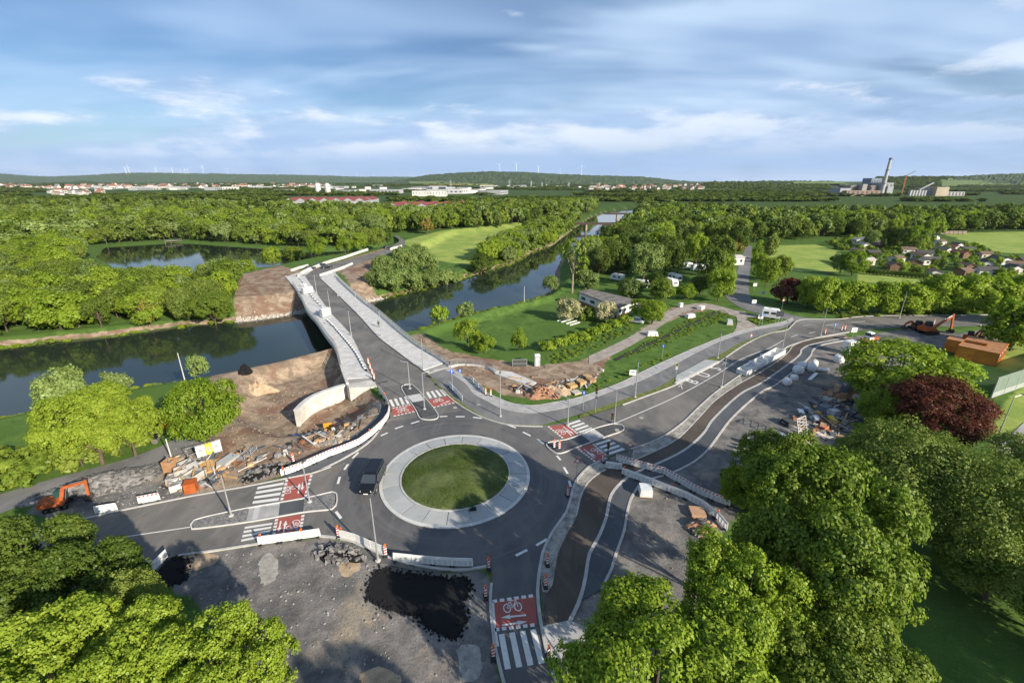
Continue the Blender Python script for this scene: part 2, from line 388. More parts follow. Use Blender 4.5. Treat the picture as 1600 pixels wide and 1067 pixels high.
GRAV = [[(35.40,63.04),(49.40,75.29),(61.11,86.18),(74.56,96.53),(97.77,105.07),(106.66,101.12),(119.85,105.07),(104.75,90.31),(93.72,90.31),(72.95,78.23),(55.59,60.99),(42.79,51.45),(31.27,45.95),(21.79,36.91),(15.22,31.35),(8.78,31.35),(10.19,35.18),(13.44,41.85),(16.17,45.08),(20.77,47.23)],
        [(-25.79,35.18),(-19.52,36.21),(-15.23,35.02),(-10.59,32.80),(-6.52,31.92),(-2.26,32.06),(-1.76,28.70),(-1.41,25.28),(-0.44,20.30),(-21.83,20.30),(-25.07,27.49),(-32.19,31.35),(-32.49,33.41)],
        [(-49.78,46.58),(-47.02,53.80),(-43.63,56.85),(-39.40,52.22),(-36.62,42.29),(-43.47,39.96),(-47.92,38.02),(-53.08,39.76),(-52.99,44.12)],
        [(2.37,26.08),(2.46,31.35),(6.61,42.40),(10.69,48.99),(15.91,51.76),(23.65,55.46),(30.35,63.04),(42.62,75.86),(58.36,89.92),(79.91,102.08),(75.65,93.95),(58.13,81.38),(33.09,58.12),(14.98,43.53),(9.64,32.06),(6.13,25.81)],
        [(2.41,26.80),(5.41,28.08),(9.52,32.06),(18.15,32.80),(15.11,25.28),(4.37,20.30),(3.09,20.69)]]
MEAD = [[(-67.84,270.24),(-51.52,335.11),(-18.14,372.25),(37.02,445.65),(20.81,393.96),(0.00,291.12),(-12.48,252.05),(-18.08,210.94),(-30.61,214.47),(-46.51,233.92)], [(139.44,253.65),(173.26,259.02),(166.43,221.29),(139.58,178.24),(112.69,178.24),(116.03,207.90)], [(298.70,319.29),(365.69,327.68),(445.82,319.29),(308.65,217.30),(255.66,225.42),(247.25,229.71)],
        [(144.45,186.71),(161.88,172.99),(179.38,163.31),(207.01,158.84),(173.80,131.40),(159.56,143.93),(124.21,158.84)],
        [(76.88,63.04),(95.28,75.29),(130.37,84.76),(69.85,39.76),(60.56,44.12),(64.52,52.22)], [(89.95,84.76),(121.90,101.12),(143.17,106.11),(117.33,84.76),(86.58,72.53),(79.74,72.53)]]
def psd(X, Y, P):
    """signed distance to polygon P, positive inside"""
    P = np.array(P); d = np.full(X.shape, 1e18); ins = np.zeros(X.shape, bool); n = len(P)
    for i in range(n):
        x0, y0 = P[i]; x1, y1 = P[(i + 1) % n]; ex, ey = x1 - x0, y1 - y0
        t = np.clip(((X - x0) * ex + (Y - y0) * ey) / (ex * ex + ey * ey + 1e-12), 0, 1)
        d = np.minimum(d, (X - x0 - t * ex) ** 2 + (Y - y0 - t * ey) ** 2)
        c = ((y0 > Y) != (y1 > Y)) & (X < (x1 - x0) * (Y - y0) / (y1 - y0 + 1e-12) + x0)
        ins ^= c
    return np.where(ins, 1, -1) * np.sqrt(d)
def sst(x): x = np.clip(x, 0, 1); return x * x * (3 - 2 * x)
def wav(X, Y, s, seed):
    r = np.random.default_rng(seed); o = np.zeros(X.shape)
    for k in range(7):
        a = r.uniform(0, 6.28); f = s * r.uniform(0.6, 1.8); o += np.sin((X * math.cos(a) + Y * math.sin(a)) * f + r.uniform(0, 6.28) + 1.3 * np.sin((X * math.sin(a) - Y * math.cos(a)) * f * 0.7))
    return o / 7
def height(X, Y, rough=True):
    X = np.asarray(X, float); Y = np.asarray(Y, float)
    h = np.full(X.shape, -0.06)
    for P, z, w in LOWS: h = h + (z - h) * sst(psd(X, Y, P) / w)
    for P in (POND, POND2):
        s = -psd(X, Y, P); h = np.minimum(h, np.maximum(-4.6 + 0.30 * s, -7))
    s = -psd(X, Y, RIVER)
    h = np.minimum(h, np.maximum(WATER + np.where(s > 0, 0.48 * s, 0.6 * s), -8))
    if rough:
        low = sst((-0.4 - h) / 1.2)
        h = h + low * (0.22 * wav(X, Y, 0.55, 3) + 0.12 * wav(X, Y, 1.7, 4))
    far = sst((np.hypot(X, Y) - 1500) / 5000)
    return h + far * 14
def hz(x, y): return float(height(np.array([x]), np.array([y]))[0])
def axis(a, b, step, far0, far1, k=1.09):
    v = list(np.arange(a, b, step)); s = step; p = v[0]; L = []
    while p > far0: s *= k; p -= s; L.append(p)
    q = v[-1]; s = step; U = []
    while q < far1: s *= k; q += s; U.append(q)
    return np.array(L[::-1] + v + U)
def make_ground():
    xs = axis(-150, 170, 1.0, -14000, 14000); ys = axis(12, 250, 1.0, -300, 16000)
    X, Y = np.meshgrid(xs, ys); Z = height(X, Y)
    nx, ny = len(xs), len(ys)
    me = bpy.data.meshes.new('ground')
    co = np.stack([X, Y, Z], -1).reshape(-1, 3)
    i = (np.arange(ny - 1)[:, None] * nx + np.arange(nx - 1)[None]).ravel()
    F = np.stack([i, i + 1, i + nx + 1, i + nx], -1)
    me.from_pydata(co.tolist(), [], F.tolist()); me.update()
    def msk(polys, w):
        o = np.zeros(X.shape)
        for P in polys: o = np.maximum(o, sst(psd(X, Y, P) / w * 0.5 + 0.5))
        return o
    bank = sst(1 - np.abs(psd(X, Y, RIVER) + 1.2) / 2.2) * 0.75
    dirt = np.maximum(msk(DIRT, 2.5), bank); grav = msk(GRAV, 2.0); mead = msk(MEAD, 4.0)
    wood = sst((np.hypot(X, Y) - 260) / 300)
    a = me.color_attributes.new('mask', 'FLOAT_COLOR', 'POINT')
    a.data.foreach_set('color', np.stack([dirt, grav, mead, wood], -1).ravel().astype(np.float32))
    me.polygons.foreach_set('use_smooth', [True] * len(F))
    m, t, b = new_mat('ground_cover')
    pos = t.node('ShaderNodeNewGeometry').outputs['Position']
    at = t.node('ShaderNodeVertexColor', layer_name='mask'); sp = t.node('ShaderNodeSeparateColor'); t.l.new(at.outputs[0], sp.inputs[0])
    n1 = t.noise(pos, 0.45, 4, 0.62, 0.4); n2 = t.noise(pos, 0.09, 2, 0.55); n3 = t.noise(pos, 5.0, 2, 0.7)
    g = t.mix(t.ramp(n1, 0.3, 0.7), (0.042, 0.092, 0.018), (0.100, 0.170, 0.034))
    g = t.mix(t.ramp(n2, 0.4, 0.65), g, (0.066, 0.125, 0.025))
    g = t.mix(t.math('MULTIPLY', t.ramp(n3, 0.45, 0.75), 0.45), g, (0.14, 0.195, 0.055))
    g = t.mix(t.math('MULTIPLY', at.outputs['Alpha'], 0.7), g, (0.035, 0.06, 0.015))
    me_c = t.mix(t.ramp(n2, 0.35, 0.65), (0.20, 0.28, 0.06), (0.29, 0.34, 0.085))
    me_c = t.mix(t.math('MULTIPLY', t.ramp(n1, 0.45, 0.7), 0.35), me_c, (0.10, 0.18, 0.03))
    def edge(ch, k=0.5):
        return t.ramp(t.math('ADD', ch, t.math('MULTIPLY', t.math('SUBTRACT', n1, 0.5), k)), 0.42, 0.58)
    c = t.mix(edge(sp.outputs[2], 0.3), g, me_c)
    d1 = t.mix(t.ramp(n1, 0.32, 0.68), (0.17, 0.125, 0.09), (0.37, 0.285, 0.205))
    d1 = t.mix(t.ramp(t.noise(pos, 0.16, 3, 0.6, 0.8), 0.48, 0.62), d1, (0.20, 0.12, 0.085))
    d1 = t.mix(t.math('MULTIPLY', t.ramp(t.noise(pos, 1.3, 3, 0.7, 1.0), 0.55, 0.7), 0.5), d1, (0.36, 0.29, 0.21))
    d1 = t.mix(t.math('MULTIPLY', t.ramp(n3, 0.5, 0.72), 0.5), d1, (0.10, 0.075, 0.055))
    c = t.mix(edge(sp.outputs[0], 0.75), c, d1)
    gr = t.mix(t.ramp(n1, 0.3, 0.7), (0.10, 0.097, 0.096), (0.22, 0.205, 0.19))
    gr = t.mix(t.ramp(t.noise(pos, 0.13, 3, 0.6, 0.5), 0.55, 0.68), gr, (0.30, 0.25, 0.19))
    peb = t.node('ShaderNodeTexVoronoi'); peb.inputs['Scale'].default_value = 7.0; t.l.new(pos, peb.inputs['Vector'])
    gr = t.mix(t.ramp(peb.outputs['Distance'], 0.05, 0.28, 0.32, 0.0), gr, (0.30, 0.29, 0.27))
    gr = t.mix(t.math('MULTIPLY', t.ramp(n3, 0.5, 0.75), 0.6), gr, (0.055, 0.053, 0.055))
    c = t.mix(edge(sp.outputs[1], 0.5), c, gr)
    t.l.new(c, b.inputs['Base Color']); b.inputs['Roughness'].default_value = 0.95; b.inputs['Specular IOR Level'].default_value = 0.1
    bp = t.node('ShaderNodeBump'); bp.inputs['Strength'].default_value = 0.6; bp.inputs['Distance'].default_value = 0.12
    t.l.new(t.noise(pos, 2.2, 3, 0.75), bp.inputs['Height']); t.l.new(bp.outputs[0], b.inputs['Normal'])
    me.materials.append(m)
    o = bpy.data.objects.new('ground', me); col.objects.link(o); o['kind'] = 'structure'
make_ground()

def water_mat():
    m, t, b = new_mat('river_water')
    pos = t.node('ShaderNodeNewGeometry').outputs['Position']
    b.inputs['Base Color'].default_value = (0.020, 0.030, 0.020, 1); b.inputs['Roughness'].default_value = 0.04
    b.inputs['Specular IOR Level'].default_value = 0.55; b.inputs['IOR'].default_value = 1.33
    bp = t.node('ShaderNodeBump'); bp.inputs['Strength'].default_value = 0.07; bp.inputs['Distance'].default_value = 0.12
    w = t.math('ADD', t.noise(pos, 0.9, 4, 0.6, 0.3), t.math('MULTIPLY', t.noise(pos, 0.12, 3), 1.2))
    t.l.new(w, bp.inputs['Height']); t.l.new(bp.outputs[0], b.inputs['Normal'])
    MATS['river_water'] = m
    return m
def grow(P, d):
    c = area2(P); n = len(P); out = []
    for i in range(n):
        a = Vector(P[i - 1]); b = Vector(P[(i + 1) % n]); t = (b - a).normalized(); s = 1 if c > 0 else -1
        out.append((P[i][0] + t.y * d * s, P[i][1] - t.x * d * s))
    return out
wm = water_mat()
mb = MB(); mb.sheet(grow(RIVER, 2.5), WATER); struct('river_water', mb, wm)
mb = MB(); mb.sheet(grow(POND, 2.5), -4.6); struct('pond_water', mb, wm)
mb = MB(); mb.sheet(grow(POND2, 2.5), -4.6); struct('side_pond_water', mb, wm)

# ---------------------------------------------------------------- roads
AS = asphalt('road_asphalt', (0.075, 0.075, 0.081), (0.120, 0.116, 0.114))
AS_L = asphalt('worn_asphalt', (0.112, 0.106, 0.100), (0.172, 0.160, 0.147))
AS_D = asphalt('cycle_asphalt', (0.055, 0.062, 0.072), (0.085, 0.092, 0.104))
AS_B = asphalt('base_course', (0.060, 0.045, 0.036), (0.10, 0.078, 0.062))
AS_G = asphalt('footpath_asphalt', (0.13, 0.13, 0.132), (0.19, 0.186, 0.185))
PAVE = mat('pavement_slabs', (0.30, 0.295, 0.29), 0.85, 0.12, 0.8, (0.38, 0.37, 0.36), bump=0.1)
PAVEP = mat('pale_tactile_paving', (0.46, 0.455, 0.44), 0.8, 0.1, 1.0)
KERB = mat('kerb_stone', (0.40, 0.39, 0.37), 0.85, 0.2, 0.9, bump=0.1)
COBB = mat('cobble_setts', (0.10, 0.10, 0.10), 0.9, 0.5, 5.0, (0.20, 0.195, 0.19), bump=0.5, bscale=5)
COBD = mat('dark_setts', (0.045, 0.046, 0.05), 0.9, 0.4, 5.0, (0.085, 0.085, 0.09), bump=0.5, bscale=5)
WPAINT = paint_mat('white_road_paint', (0.66, 0.65, 0.62), 0.6)
RPAINT = paint_mat('red_road_paint', (0.34, 0.090, 0.070), 0.55, (0.10, 0.07, 0.065))
VERGE = mat('verge_grass', (0.10, 0.115, 0.03), 0.95, 0.35, 1.2, (0.13, 0.15, 0.035), bump=0.5)
RC = (-6.9, 46.35); R_OUT = 14.5
mb = MB(); n = 96
circ = lambda r, n=96: [(RC[0] + r * math.cos(2 * math.pi * k / n), RC[1] + r * math.sin(2 * math.pi * k / n)) for k in range(n)]
o_ = circ(R_OUT); i_ = circ(8.95)
mb.strip(o_ + o_[:1], i_ + i_[:1], 0.016)
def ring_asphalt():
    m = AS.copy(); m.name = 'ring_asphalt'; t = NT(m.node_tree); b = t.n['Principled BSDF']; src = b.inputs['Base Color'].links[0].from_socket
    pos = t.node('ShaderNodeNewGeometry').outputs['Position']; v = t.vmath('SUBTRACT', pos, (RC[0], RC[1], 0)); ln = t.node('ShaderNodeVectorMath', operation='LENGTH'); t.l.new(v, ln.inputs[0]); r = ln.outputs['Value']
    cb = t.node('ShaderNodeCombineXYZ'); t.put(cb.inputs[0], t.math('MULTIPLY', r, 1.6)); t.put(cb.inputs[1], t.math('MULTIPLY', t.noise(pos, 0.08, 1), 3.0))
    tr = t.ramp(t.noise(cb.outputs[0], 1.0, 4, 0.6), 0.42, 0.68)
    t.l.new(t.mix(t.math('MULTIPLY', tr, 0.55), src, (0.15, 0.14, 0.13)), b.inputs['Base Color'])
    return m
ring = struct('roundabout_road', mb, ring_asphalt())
if ring.data.polygons[0].normal.z < 0: ring.data.flip_normals()
def road_sheet(name, P, z, m, parent=None, sm=False):
    mb = MB(); mb.sheet(smooth_line(P, 1.5, True) if sm else P, z); return struct(name, mb, m, parent)
# arms run under the ring sheet a few millimetres lower
bridge_L = [(-19.16,59.05),(-19.63,63.46),(-21.77,67.98),(-24.61,73.34),(-30.38,84.76),(-37.15,98.32),(-43.59,108.77),(-49.61,118.16),(-62.02,139.52),(-78.28,168.02)]
bridge_R = [(-8.05,62.62),(-10.00,66.11),(-12.15,69.94),(-15.73,76.44),(-18.74,80.73),(-24.80,89.15),(-31.21,98.32),(-40.54,114.47),(-51.73,132.96),(-62.59,150.55),(-71.27,164.46)]
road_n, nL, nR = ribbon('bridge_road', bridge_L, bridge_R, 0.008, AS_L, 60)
far_L = [(-78.28,168.02),(-80.42,178.24),(-80.10,189.70),(-75.72,204.35),(-70.65,221.29),(-66.77,241.11),(-66.96,267.50),(-71.42,286.14),(-79.87,303.69)]
far_R = [(-71.27,164.46),(-72.72,172.99),(-71.71,179.60),(-68.42,189.70),(-65.12,207.90),(-60.72,225.42),(-60.19,251.05),(-65.23,276.52),(-74.74,300.02)]
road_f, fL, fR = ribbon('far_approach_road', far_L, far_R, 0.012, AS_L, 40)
east_T = [(3.79,58.30),(5.29,58.02),(7.66,59.05),(10.23,60.28),(16.73,63.89),(22.57,67.74),(29.02,72.10),(34.79,77.03),(41.22,82.70),(51.45,92.91),(60.44,100.17),(66.49,103.06),(69.83,106.63),(74.89,111.56),(80.92,112.13),(85.26,112.13),(95.16,115.07),(111.77,115.68),(130.11,116.29),(158.54,118.80)]
east_B = [(10.14,48.17),(11.10,48.99),(13.05,50.42),(15.27,51.60),(17.92,52.84),(21.22,54.95),(25.62,59.05),(29.50,63.46),(34.00,68.34),(38.04,72.26),(42.66,76.56),(49.76,82.70),(56.67,88.39),(60.47,91.89),(66.71,95.66),(71.19,97.87),(78.14,100.64),(87.17,103.56),(98.20,105.59),(111.36,106.11),(128.97,107.69),(146.40,108.77)]
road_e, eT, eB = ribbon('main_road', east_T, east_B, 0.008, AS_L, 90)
west_T = [(-21.39,48.99),(-23.02,47.90),(-24.73,46.58),(-27.49,45.57),(-31.73,44.00),(-36.70,42.40),(-43.25,39.86),(-47.79,37.74),(-50.93,36.38),(-54.29,34.77)]
west_B = [(-14.97,34.20),(-17.12,35.86),(-19.47,36.25),(-22.57,35.78),(-25.48,35.18),(-29.36,34.28),(-32.91,33.57),(-32.86,31.07),(-35.00,31.21),(-37.95,29.33),(-41.88,25.81)]
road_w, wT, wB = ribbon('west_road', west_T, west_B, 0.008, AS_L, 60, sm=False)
south_L = [(-3.93,32.80),(-2.28,32.50),(-1.84,31.92),(-1.87,28.82),(-1.62,26.63),(-1.37,24.97),(-0.60,22.12),(0.22,19.91)]
south_R = [(4.08,36.74),(3.13,34.36),(2.72,32.80),(2.25,29.72),(2.34,26.46),(2.82,23.39),(3.23,22.12),(3.71,19.91)]
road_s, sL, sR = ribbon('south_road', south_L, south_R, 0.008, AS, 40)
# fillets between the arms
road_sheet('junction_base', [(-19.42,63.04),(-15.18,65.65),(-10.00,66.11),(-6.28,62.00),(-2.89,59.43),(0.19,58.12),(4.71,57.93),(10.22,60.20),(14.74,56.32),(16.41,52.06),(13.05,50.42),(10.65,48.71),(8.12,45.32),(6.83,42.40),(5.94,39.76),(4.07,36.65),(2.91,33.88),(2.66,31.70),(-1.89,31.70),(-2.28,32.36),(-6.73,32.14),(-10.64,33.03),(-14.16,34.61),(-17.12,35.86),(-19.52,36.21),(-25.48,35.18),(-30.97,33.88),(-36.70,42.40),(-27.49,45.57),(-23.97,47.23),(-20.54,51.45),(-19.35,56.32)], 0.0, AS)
camp_L = [(132.38,256.31),(106.84,209.72),(90.02,178.24),(82.75,165.63),(75.53,151.54),(68.71,141.25),(65.66,131.40),(65.82,120.09),(70.17,115.07),(72.22,109.87),(72.85,105.07)]
camp_R = [(134.08,253.65),(111.62,209.72),(91.45,171.09),(81.47,151.54),(75.27,138.66),(73.00,131.40),(72.95,123.43),(74.35,119.76),(76.16,115.07),(79.78,112.71),(83.21,111.56)]
road_c, _, _ = ribbon('camp_road', camp_L, camp_R, 0.012, AS_G, 50)

# cycle path and pavement north-east of the roundabout
path_lo = [(-15.43,76.73),(-12.30,70.95),(-8.60,65.77),(-4.53,60.99),(-1.63,59.05),(1.42,58.30),(4.36,58.30),(7.77,60.00),(10.19,61.39),(11.60,62.20),(17.06,65.65),(25.38,70.95),(30.43,75.86),(39.09,84.06),(43.31,86.90),(52.58,95.22),(64.47,103.06),(69.82,107.16)]
path_hi = [(-12.90,79.15),(-8.20,72.53),(-6.64,68.82),(-3.98,65.77),(-1.42,63.25),(1.90,62.00),(3.99,62.00),(8.24,63.46),(11.48,65.43),(16.90,69.44),(20.72,72.00),(26.22,76.44),(33.18,82.70),(39.64,88.76),(46.83,94.97),(57.72,102.57),(67.81,107.16),(73.22,111.56)]
cyc, _, _ = ribbon('cycle_path', path_lo, path_hi, 0.055, AS_G, 90)
pv_hi = [(-11.73,79.62),(-9.45,76.73),(-6.83,72.53),(-5.06,69.69),(-2.13,66.89),(0.26,64.98),(3.60,64.32),(7.33,65.65),(11.22,67.26),(18.80,72.53),(25.71,78.84),(34.52,86.54),(40.94,91.89),(53.71,101.60),(69.35,109.87),(74.26,113.88)]
pav, pL, pH = ribbon('footway', path_hi, pv_hi, 0.075, PAVE, 90)
mb = MB(); kerb(mb, pH, 0.12, -0.3, 0.10); kerb(mb, pL, 0.10, -0.05, 0.082); struct('footway_edging', mb, KERB)
kz = MB()
kerb(kz, [p for p in eT[8:-14]], 0.22, -0.05, 0.13); kerb(kz, eB[4:52], 0.2, -0.05, 0.13)
kerb(kz, wT[3:], 0.2, -0.05, 0.12); kerb(kz, wB[14:34], 0.2, -0.05, 0.12)
kerb(kz, smooth_line([(-19.54,36.25),(-17.12,35.86),(-14.16,34.61),(-10.64,33.03),(-6.73,32.14),(-4.16,32.06),(-2.28,32.43)]), 0.22, -0.05, 0.12)
kerb(kz, sL[10:], 0.24, -0.05, 0.12)
str_L = [(12.34,49.84),(9.69,47.90),(7.69,45.02),(6.79,42.40),(5.94,39.76),(4.11,36.69),(2.95,33.96),(2.56,32.06),(2.25,29.72),(2.29,27.49),(2.39,26.46),(2.82,23.39),(3.30,21.95)]
kerb(kz, smooth_line(str_L), 0.28, -0.05, 0.12)
kerb(kz, smooth_line([(-19.52,63.04),(-19.16,59.05),(-19.62,54.12),(-21.46,50.42),(-23.97,47.23)]), 0.25, -0.05, 0.12)
verge_lo = [(-9.43,65.77),(-6.23,62.00),(-2.89,59.43),(0.24,58.12),(4.52,57.84)]
kerb(kz, smooth_line([(-12.18,70.19),(-9.43,65.77),(-6.23,62.00),(-2.89,59.43),(0.24,58.12),(4.52,57.84)]), 0.22, -0.05, 0.13)
struct('kerb_stones', kz, KERB)
for nm, A, B in (('verge', [(-15.43,76.73),(-12.30,70.95),(-8.60,65.77),(-4.53,60.99),(-1.63,59.05),(1.42,58.30),(4.36,58.30)], [(-15.73,76.44),(-12.44,70.44),(-9.45,65.88),(-6.24,62.10),(-2.89,59.52),(0.24,58.21),(4.34,57.93)]),
                 ('verge', [(10.36,61.19),(11.60,62.20),(17.06,65.65),(25.38,70.95),(29.88,75.29)], [(10.35,60.39),(11.84,61.19),(16.75,64.00),(22.60,67.86),(29.07,72.26)]),
                 ('verge', [(39.22,84.06),(43.31,86.90),(52.58,95.22),(64.47,103.06)], [(41.36,83.04),(45.31,86.90),(51.55,93.12),(64.37,102.32)])):
    ribbon(nm, A, B, 0.065, VERGE, 40)
# bus stop platform
plat = [(29.05,72.53),(30.53,76.15),(39.08,83.89),(41.29,82.87)]
mb = MB(); mb.prism(plat, -0.05, 0.16); bp_ = struct('bus_platform', mb, mat('platform_paving', (0.33, 0.345, 0.34), 0.85, 0.12, 1.4))
mb = MB(); kerb(mb, [(29.05,72.53),(41.29,82.87)], 0.5, 0, 0.19); mb.build('platform_kerb', mat('white_kerb', (0.50, 0.49, 0.47), 0.8, 0.12, 1.0), bp_)
for q in ((30.42,74.16), (33.70,77.33)):
    mb = MB(); mb.box((q[0], q[1], 0.166), (0.9, 0.9, 0.012), 0.6); mb.build('tactile_plate', PAVEP, bp_)

# unfinished cycle lane and new footpath along the right side
br_L = [(78.24,99.70),(68.42,96.53),(61.83,92.30),(58.07,88.01),(50.18,80.41),(40.33,72.53),(33.37,66.11),(28.62,60.59),(23.12,54.45),(18.65,51.15),(15.25,49.13),(12.98,48.17),(11.14,46.97),(9.24,45.08),(7.84,42.29),(6.89,39.07),(5.32,36.03),(4.41,33.96),(4.02,32.43),(3.59,30.18),(2.90,29.33),(2.67,27.49),(2.88,26.08)]
br_R = [(76.64,97.42),(66.50,93.12),(62.20,89.92),(58.91,85.82),(45.72,73.88),(38.89,68.70),(30.84,60.39),(27.57,56.15),(23.92,52.37),(20.95,50.12),(17.77,48.17),(14.63,46.32),(12.20,43.82),(11.08,41.85),(10.16,39.02),(8.75,36.03),(7.51,33.96),(6.60,30.86),(5.77,28.70),(4.85,27.03),(4.12,26.08)]
blane, bL, bR = ribbon('unpaved_lane', br_L, br_R, 0.020, AS_B, 110)
gp_R = [(75.41,95.66),(69.04,93.12),(64.67,89.92),(60.36,84.76),(47.54,72.79),(42.81,69.44),(33.71,60.59),(25.43,50.86),(20.24,46.97),(16.93,45.57),(15.27,44.59),(14.30,43.19),(13.57,42.07),(12.57,39.76),(11.55,36.91),(10.08,33.96),(9.31,32.21),(7.94,29.98),(6.67,27.49)]
br_Ro = offset_line(bR, 0.0)
gpath, gL, gR = ribbon('new_footpath', br_R[:-2], gp_R[:-1], 0.032, AS_D, 110)
mb = MB(); kerb(mb, bR, 0.32, -0.05, 0.075); kerb(mb, gR, 0.25, -0.1, 0.085); kerb(mb, bL[:96], 0.16, -0.05, 0.075)
struct('path_edging', mb, KERB)
# sandy planting strip between road and lane
SAND = mat('sandy_backfill', (0.20, 0.185, 0.16), 0.95, 0.5, 0.9, (0.30, 0.285, 0.255), bump=0.7)
stp, _, _ = ribbon('planting_strip', [(42.27,75.86),(37.80,71.73),(33.80,67.86),(30.92,64.98),(29.33,63.04),(25.56,58.86),(21.16,54.79),(17.88,52.68),(16.38,51.91)], [(41.53,73.61),(37.66,70.19),(33.37,66.11),(30.09,62.41),(28.58,60.59),(23.12,54.45),(18.65,51.15),(16.59,50.12),(15.32,49.41)], 0.045, SAND, 40)
stp2, _, _ = ribbon('planting_strip', [(12.12,49.55),(9.67,47.76),(7.68,44.90),(6.78,42.29),(5.93,39.66),(4.10,36.60),(2.94,33.88),(2.55,31.00),(2.70,29.65)], [(11.64,47.49),(9.41,45.20),(7.98,42.29),(6.96,39.07),(5.38,36.03),(4.47,33.96),(4.08,32.43),(3.60,30.31),(3.09,29.59)], 0.045, SAND, 60)
road_sheet('island_paving', [(2.39,26.46),(4.74,26.97),(6.69,26.08),(5.22,24.76),(2.76,23.21)], 0.05, PAVE)
road_sheet('tactile_paving', [(2.38,26.35),(2.86,26.46),(3.07,25.28),(2.56,25.17)], 0.062, PAVEP)
# dark new path left of the roundabout, behind the barrier row
lp, _, _ = ribbon('left_footpath', [(-21.77,65.65),(-19.62,63.04),(-19.26,59.43),(-19.79,54.12),(-21.46,50.42),(-24.71,47.10),(-27.49,45.57)], [(-22.89,65.20),(-21.04,63.04),(-20.94,60.59),(-21.72,56.85),(-23.84,53.48),(-26.09,50.42),(-28.45,46.58)], 0.03, AS_D, 40)
# riverside lane on the left and the shaded ground by the excavator
rl, _, _ = ribbon('riverside_lane', [(-47.34,56.85),(-47.50,53.48),(-50.04,49.84),(-53.97,46.84),(-56.74,44.83),(-59.08,42.74),(-62.07,40.27)], [(-42.59,53.80),(-43.64,51.45),(-47.45,47.63),(-51.15,44.59),(-53.47,42.29),(-55.66,39.56),(-58.10,36.91)], 0.01, AS_G, 40)
# gravel track to the camp site
TRACK = mat('gravel_track', (0.25, 0.22, 0.19), 0.95, 0.2, 0.7, (0.33, 0.295, 0.255), bump=0.3)
trk, _, _ = ribbon('camp_track', [(63.11,118.16),(60.43,124.81),(56.72,128.40),(50.26,126.22),(41.87,117.53),(29.71,101.12),(19.99,90.31),(15.87,86.18)], [(68.46,115.07),(61.03,113.88),(57.78,118.80),(54.08,122.75),(49.10,120.09),(41.99,112.71),(29.68,96.53),(20.50,86.18),(15.10,81.38)], 0.0, TRACK, 50)
trk2, _, _ = ribbon('connecting_path', [(61.85,120.74),(58.58,111.56),(55.19,105.07),(52.57,101.12)], [(64.61,119.44),(61.24,111.56),(61.26,107.69),(60.97,104.06)], 0.02, TRACK, 12)

# ---------------------------------------------------------------- roundabout island
isl = MB(); isl.lathe([(9.1, -0.05), (9.1, 0.10), (8.72, 0.12), (8.72, 0.05)], 96, (RC[0], RC[1], 0))
island = struct('roundabout_apron', isl, mat('white_kerb', (0.50, 0.49, 0.47), 0.8, 0.12, 1.0))
NS = 20
SLAB = [mat('apron_slab', (0.335, 0.345, 0.34), 0.8, 0.09, 0.7), mat('apron_slab_pale', (0.36, 0.37, 0.365), 0.8, 0.09, 0.7), mat('apron_slab_grey', (0.315, 0.325, 0.325), 0.8, 0.1, 0.7)]
for k in range(NS):
    a0 = 2 * math.pi * (k + 0.03) / NS; a1 = 2 * math.pi * (k + 0.985) / NS
    A = [(RC[0] + r * math.cos(a0 + (a1 - a0) * j / 6), RC[1] + r * math.sin(a0 + (a1 - a0) * j / 6)) for r, j in [(8.70, j) for j in range(7)] + [(6.75, j) for j in range(6, -1, -1)]]
    mb = MB(); mb.prism(A, 0.0, lambda x, y: 0.11 + 0.05 * (8.7 - math.hypot(x - RC[0], y - RC[1])))
    mb.build('slab', SLAB[(k * 7 + k // 3) % 3], island)
mb = MB(); mb.lathe([(6.75, 0.0), (6.73, 0.27), (6.50, 0.28), (6.50, 0.1)], 96, (RC[0], RC[1], 0)); mb.build('inner_kerb', KERB, island)
mb = MB(); n = 72
prof = [(6.5, 0.2)] + [(6.4 * (1 - k / 9) + 0.05, 0.24 + 0.75 * math.sin(math.pi / 2 * k / 9)) for k in range(10)]
mb.lathe(prof, n, (RC[0], RC[1], 0))
LAWN = mat('island_grass', (0.055, 0.085, 0.018), 0.95, 0.35, 0.5, (0.085, 0.105, 0.036), bump=0.8)
lawn = mb.build('lawn', LAWN, None, smooth=True); lawn['kind'] = 'structure'
def grass_tufts(name, label, pts, size, mats, n_per=5):
    """joined blades of grass"""
    V = []; F = []; T = []
    for (x, y, z, s) in pts:
        tint = random.random()
        for k in range(n_per):
            a = random.uniform(0, 6.28); w = 0.035 * s * size / 0.3; h = size * s * random.uniform(0.6, 1.3); l = random.uniform(0.2, 0.8) * h
            dx, dy = random.gauss(0, .12), random.gauss(0, .12); i = len(V)
            V += [(x + dx - w * math.sin(a), y + dy + w * math.cos(a), z - .03), (x + dx + w * math.sin(a), y + dy - w * math.cos(a), z - .03), (x + dx + l * math.cos(a), y + dy + l * math.sin(a), z + h)]
            F.append((i, i + 1, i + 2)); T += [tint] * 3
    me = bpy.data.meshes.new(name); me.from_pydata(V, [], F); me.materials.append(mats)
    at = me.attributes.new('tint', 'FLOAT', 'POINT'); at.data.foreach_set('value', T)
    o = bpy.data.objects.new(name, me); col.objects.link(o); tag(o, label, 'grass', kind='stuff')
    return o
pts = []
for k in range(9000):
    r = 6.35 * math.sqrt(random.random()); a = random.uniform(0, 6.28); x = r * math.cos(a); y = r * math.sin(a)
    den = math.sin(x * 0.9 + 1) + math.sin(y * 1.1 - x * 0.4) + random.gauss(0, 0.7)
    if den > 0.0: pts.append((RC[0] + x, RC[1] + y, 0.24 + 0.75 * math.sin(math.pi / 2 * (1 - r / 6.45)), random.uniform(.5, 1.2)))
